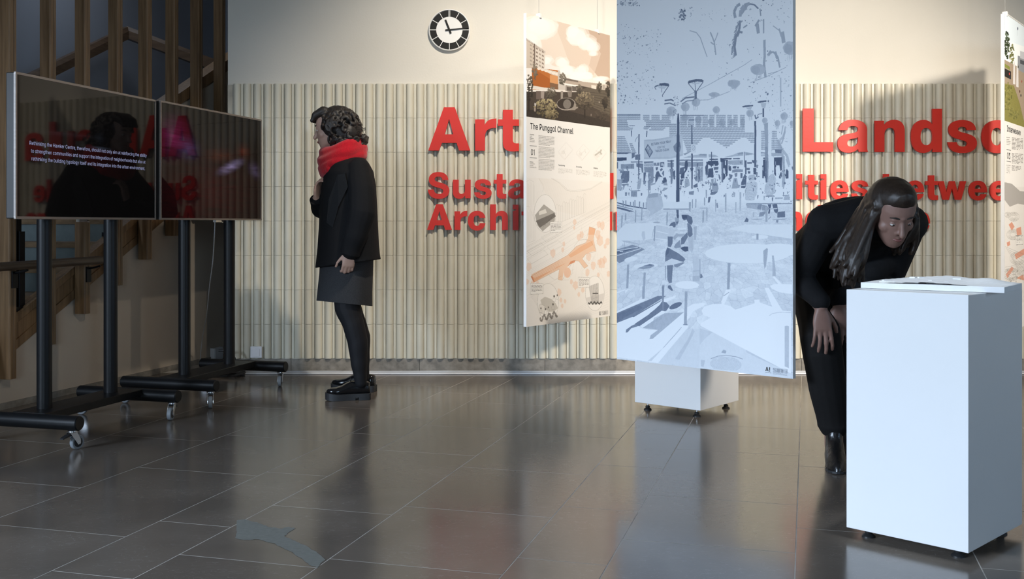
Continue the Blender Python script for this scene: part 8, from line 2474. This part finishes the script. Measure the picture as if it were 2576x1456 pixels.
k1 = .3023
def printed(bd_, name, text, *a, mat_='print_black', **k):
    mb = MB()
    line1(bd_, mb, text, *a, **k)
    return obj(name, mb, M[mat_], bd_.root, world=True)


def rule_line(bd_, K, x0, x1, y, h):
    (a, b), (c, _), (_, d) = K([(x0, y), (x1, y), (x0, y - h)])
    xa, ya = bd_.inv(a, b)
    xb, _ = bd_.inv(c, b)
    _, yt = bd_.inv(a, d)
    mb = MB()
    mb.add([bd_.F(p, q, 0.0011) for p, q in ((xa, ya), (xb, ya), (xb, yt), (xa, yt))], [(0, 1, 2, 3)])
    obj('rule_line', mb, M['print_black'], bd_.root, world=True)


printed(P1, 'printed_title', 'The Punggol Channel', KA, 110, 1005, 469, 49, k1, 0.014)
printed(P1, 'printed_numeral', '01', KA, 115, 1222, 153, 48, k1, 0.008)
rule_line(P1, KA, 107, 165, 1146, 3)
rule_line(P1, KA, 107, 165, 1246, 3)
for s, y, xe in (('University', 1055, 143), ('Students', 1085, 140), ('Mentors', 1284, 136)):
    printed(P1, 'printed_heading', s, KA, 107, y, xe, 8.5, k1, 0.010)
for s, x, y, xe in (('Terraforming', 345, 1312, 400), ('Excavating', 493, 1325, 540), ('Bridging', 638, 1336, 673)):
    printed(P1, 'printed_heading', s, KA, x, y, xe, 10.5, k1, 0.010)
for s, y, xe in (('SUTD', 1070, 127), ('Chloe Liang', 1099, 147), ('Chua Sa Po', 1113, 147), ('Carlos Banon', 1298, 150), ('Sourabh', 1312, 136), ('Maheshwary (TA)', 1327, 162)):
    line1(P1, tg_, s, KA, 107, y, xe, 8.2, k1)
para = (('As one of the hallmarks of Singaporean livelihood,', 'hawker centres create a common space where', 'people from all walks of life can savour dishes and food', 'together. We aim to use this unique atmosphere', 'of food consumption to instill mindfulness about', 'the process of producing the ingredients for', "Singapore's beloved hawker dishes."),
        ('Community farms are placed around the site,', 'aiming to contribute a percentage of the raw', 'produce that is used by the hawkers. This', 'establishes both a visual connection with the', 'patrons of the hawker centre and an emotional', 'connection brought about by the combined', 'contributions of the Punggol community towards', 'growing and harvesting the food.'),
        ('The main building rises atop the hawker centre', 'in the basement, providing shade and performing', 'as a bridge that links the park connectors at the', 'north and south ends of the site. The duality of', 'production and consumption is linked through', 'water, acting as natural irrigation of the crops,', 'reservoir for the washing of tools and utensils,', 'and a guide to the paths within the site.'))
for ls, y0 in zip(para, (1065, 1157, 1260)):
    for i, s in enumerate(ls):
        w_ = 312 if i < len(ls) - 1 else 180 + (132 * min(0.86, text_width(s) / text_width(ls[0])))
        line1(P1, tg_, s, KA, 180, y0 + i * 12.1, w_, 7.6, k1)
obj('printed_text', tg_, M['print_grey'], P1.root, world=True, kind='stuff')
_x0, _y0 = P1.inv(1507, 793)
_x1, _ = P1.inv(1529, 793)
_, _y2 = P1.inv(1507, 783)
marks(P1, 1507, 793.0, ((_x1 - _x0) / 55.0, (_y2 - _y0) / 10.6), small=False)


# ---- board 03 at the right edge
def p3f(px, py):
    x, y = P3.inv(px, py)
    return x / P3.w, y / P3.h


B = Raster(640, 1280, PAPER, p3f)
B.px = 1.6
KC = crop(2490, 0, 86 / 165)
A3 = lambda pts, col, al=1.0, nz=0.0: B.poly(pts, col, al, nz)
# rendering (photograph pixel coordinates; the part beyond the frame goes on plausibly)
A3([(2527, 36), (2700, 110), (2700, 360), (2527, 303)], (0.86, 0.90, 0.93))
A3([(2527, 100), (2700, 160), (2700, 240), (2527, 150)], (0.93, 0.94, 0.94), 0.8)
A3([(2527, 150), (2600, 190), (2700, 230), (2700, 360), (2527, 303)], (0.63, 0.56, 0.48), 1, 0.10)
A3([(2560, 140), (2640, 165), (2640, 220), (2560, 175)], (0.55, 0.56, 0.58)); A3([(2566, 128), (2640, 150), (2640, 170), (2566, 146)], (0.74, 0.75, 0.77)); A3([(2566, 150), (2640, 178), (2640, 186), (2566, 160)], (0.30, 0.31, 0.33))
A3([(2527, 210), (2550, 215), (2565, 260), (2575, 303), (2600, 330), (2527, 303)], (0.52, 0.50, 0.26), 1, 0.14)
A3([(2527, 172), (2543, 180), (2543, 200), (2527, 192)], (0.14, 0.13, 0.11)); A3([(2527, 160), (2540, 168), (2540, 176), (2527, 168)], (0.50, 0.52, 0.24))
n3 = np.random.default_rng(5)
for (cx, cy, rx, ry, n, c0, c1) in ((2533, 112, 6, 36, 120, (0.07, 0.10, 0.05), (0.24, 0.30, 0.13)), (2545, 135, 6, 24, 60, (0.26, 0.28, 0.14), (0.56, 0.55, 0.32)), (2536, 245, 10, 40, 120, (0.34, 0.34, 0.15), (0.62, 0.60, 0.34)), (2552, 285, 16, 14, 60, (0.36, 0.36, 0.18), (0.58, 0.56, 0.32)), (2640, 230, 30, 40, 140, (0.12, 0.16, 0.07), (0.36, 0.42, 0.2))):
    for i in range(n):
        a, q = n3.uniform(0, 6.28), n3.random() ** 0.5
        t = n3.random()
        B.oval(cx + rx * q * math.cos(a), cy + ry * q * math.sin(a), n3.uniform(0.8, 2.0), n3.uniform(1.2, 3.2), tuple(p * (1 - t) + w_ * t for p, w_ in zip(c0, c1)), 0.9, rag=0.6, n=8)
for x, y in ((2551, 185), (2559, 192)):
    A3([(x - 2, y - 24), (x, y - 34), (x + 2.4, y - 22), (x + 3, y + 28), (x - 3, y + 26)], (0.85, 0.83, 0.82))
for x, y, c in ((2539, 186, (0.8, 0.25, 0.25)), (2540, 196, (0.2, 0.2, 0.25)), (2565, 230, (0.35, 0.2, 0.15)), (2561, 168, (0.3, 0.3, 0.28)), (2570, 205, (0.6, 0.3, 0.25)), (2568, 240, (0.2, 0.2, 0.2))):
    B.oval(x, y, 1.3, 3.4, c)
B.line([(2559.5, 76), (2558.5, 90)], 0.9, (0.45, 0.47, 0.5)); B.oval(2560, 72, 1.2, 4, (0.25, 0.27, 0.36))
A3([(2527, 303), (2700, 362), (2700, 600), (2527, 600)], PAPER)
# drawing at the foot
A3([(2525, 470), (2700, 470), (2700, 760), (2525, 760)], (0.875, 0.855, 0.83))
A3([(2525, 458), (2545, 462), (2565, 480), (2700, 500), (2700, 540), (2576, 515), (2560, 512), (2540, 520), (2525, 500)], (0.66, 0.64, 0.62))
for cx, cy, r in ((2550, 545, 14), (2548, 590, 16), (2560, 650, 20), (2545, 690, 20), (2535, 540, 8), (2600, 560, 24), (2620, 640, 26)):
    for k in range(4):
        n_ = 16
        B.line([(cx + (r - k * 3) * math.cos(i * 0.42), cy + (r * 0.8 - k * 2.4) * math.sin(i * 0.42)) for i in range(n_)], 0.8, (0.50, 0.48, 0.46), 0.8)
for pts in ([(2537, 565), (2545, 558), (2552, 570), (2545, 580)], [(2556, 575), (2568, 570), (2570, 590), (2558, 592)], [(2530, 690), (2545, 670), (2550, 676), (2534, 700)], [(2552, 640), (2576, 625), (2576, 640), (2556, 652)], [(2532, 610), (2540, 606), (2541, 616), (2534, 620)], [(2556, 700), (2574, 690), (2576, 705)]):
    A3(pts, (0.83, 0.55, 0.45), 0.85)
for k in range(9):
    B.line([(2528 + k * 3, 620 + k * 5), (2576, 640 + k * 9)], 0.7, (0.55, 0.53, 0.51), 0.7)
    B.line([(2528, 720 - k * 6), (2560, 690 - k * 3), (2600, 700 - k * 4)], 0.7, (0.55, 0.53, 0.51), 0.7)
for k in range(18):
    B.oval(2540 + n3.uniform(-6, 34), 690 + n3.uniform(-12, 20), 1.6, 2.2, (0.62, 0.60, 0.57), 0.8, rag=0.7, n=8)
A3([(2555, 593), (2573, 592), (2573, 614), (2556, 616)], PAPER); B.line([(2555, 593), (2573, 592), (2573, 614), (2556, 616), (2555, 593)], 0.8, (0.35, 0.33, 0.31))
strips(KC, 128, 1142, 156, 0.0, 5, 6.5, (0.35, 0.33, 0.31), 0.8, 0.9, 0.6)
strips(KC, 106, 665, 160, 0.10, 9, 6.6, (0.28, 0.26, 0.25), 0.85, 1.1, 0.7)
strips(KC, 106, 740, 160, 0.10, 8, 6.6, (0.28, 0.26, 0.25), 0.85, 1.1, 0.6)
strips(KC, 106, 800, 150, 0.10, 4, 6.6, (0.28, 0.26, 0.25), 0.85, 1.1, 0.6)
for y in (663, 673, 681, 689, 697, 797, 806, 815, 824, 833):
    strips(KC, 80, y, 80 + n3.uniform(14, 24), 0.1, 1, 6, (0.40, 0.38, 0.36), 0.8, 1.0, 1.0)
P3.print_quad('project_print', 0, 0, P3.w, P3.h, raster_material('project_print_03', B.image('project_print_03')), label='colour rendering of a lawn with trees above a line drawing')
k3 = 86 / 165
printed(P3, 'printed_title', 'Interweave', KC, 82, 633, 148, 28, k3, 0.014)
printed(P3, 'printed_numeral', '03', KC, 82, 765, 99, 30, k3, 0.004)
rule_line(P3, KC, 80, 101, 722, 2.4)
rule_line(P3, KC, 80, 101, 778, 2.4)
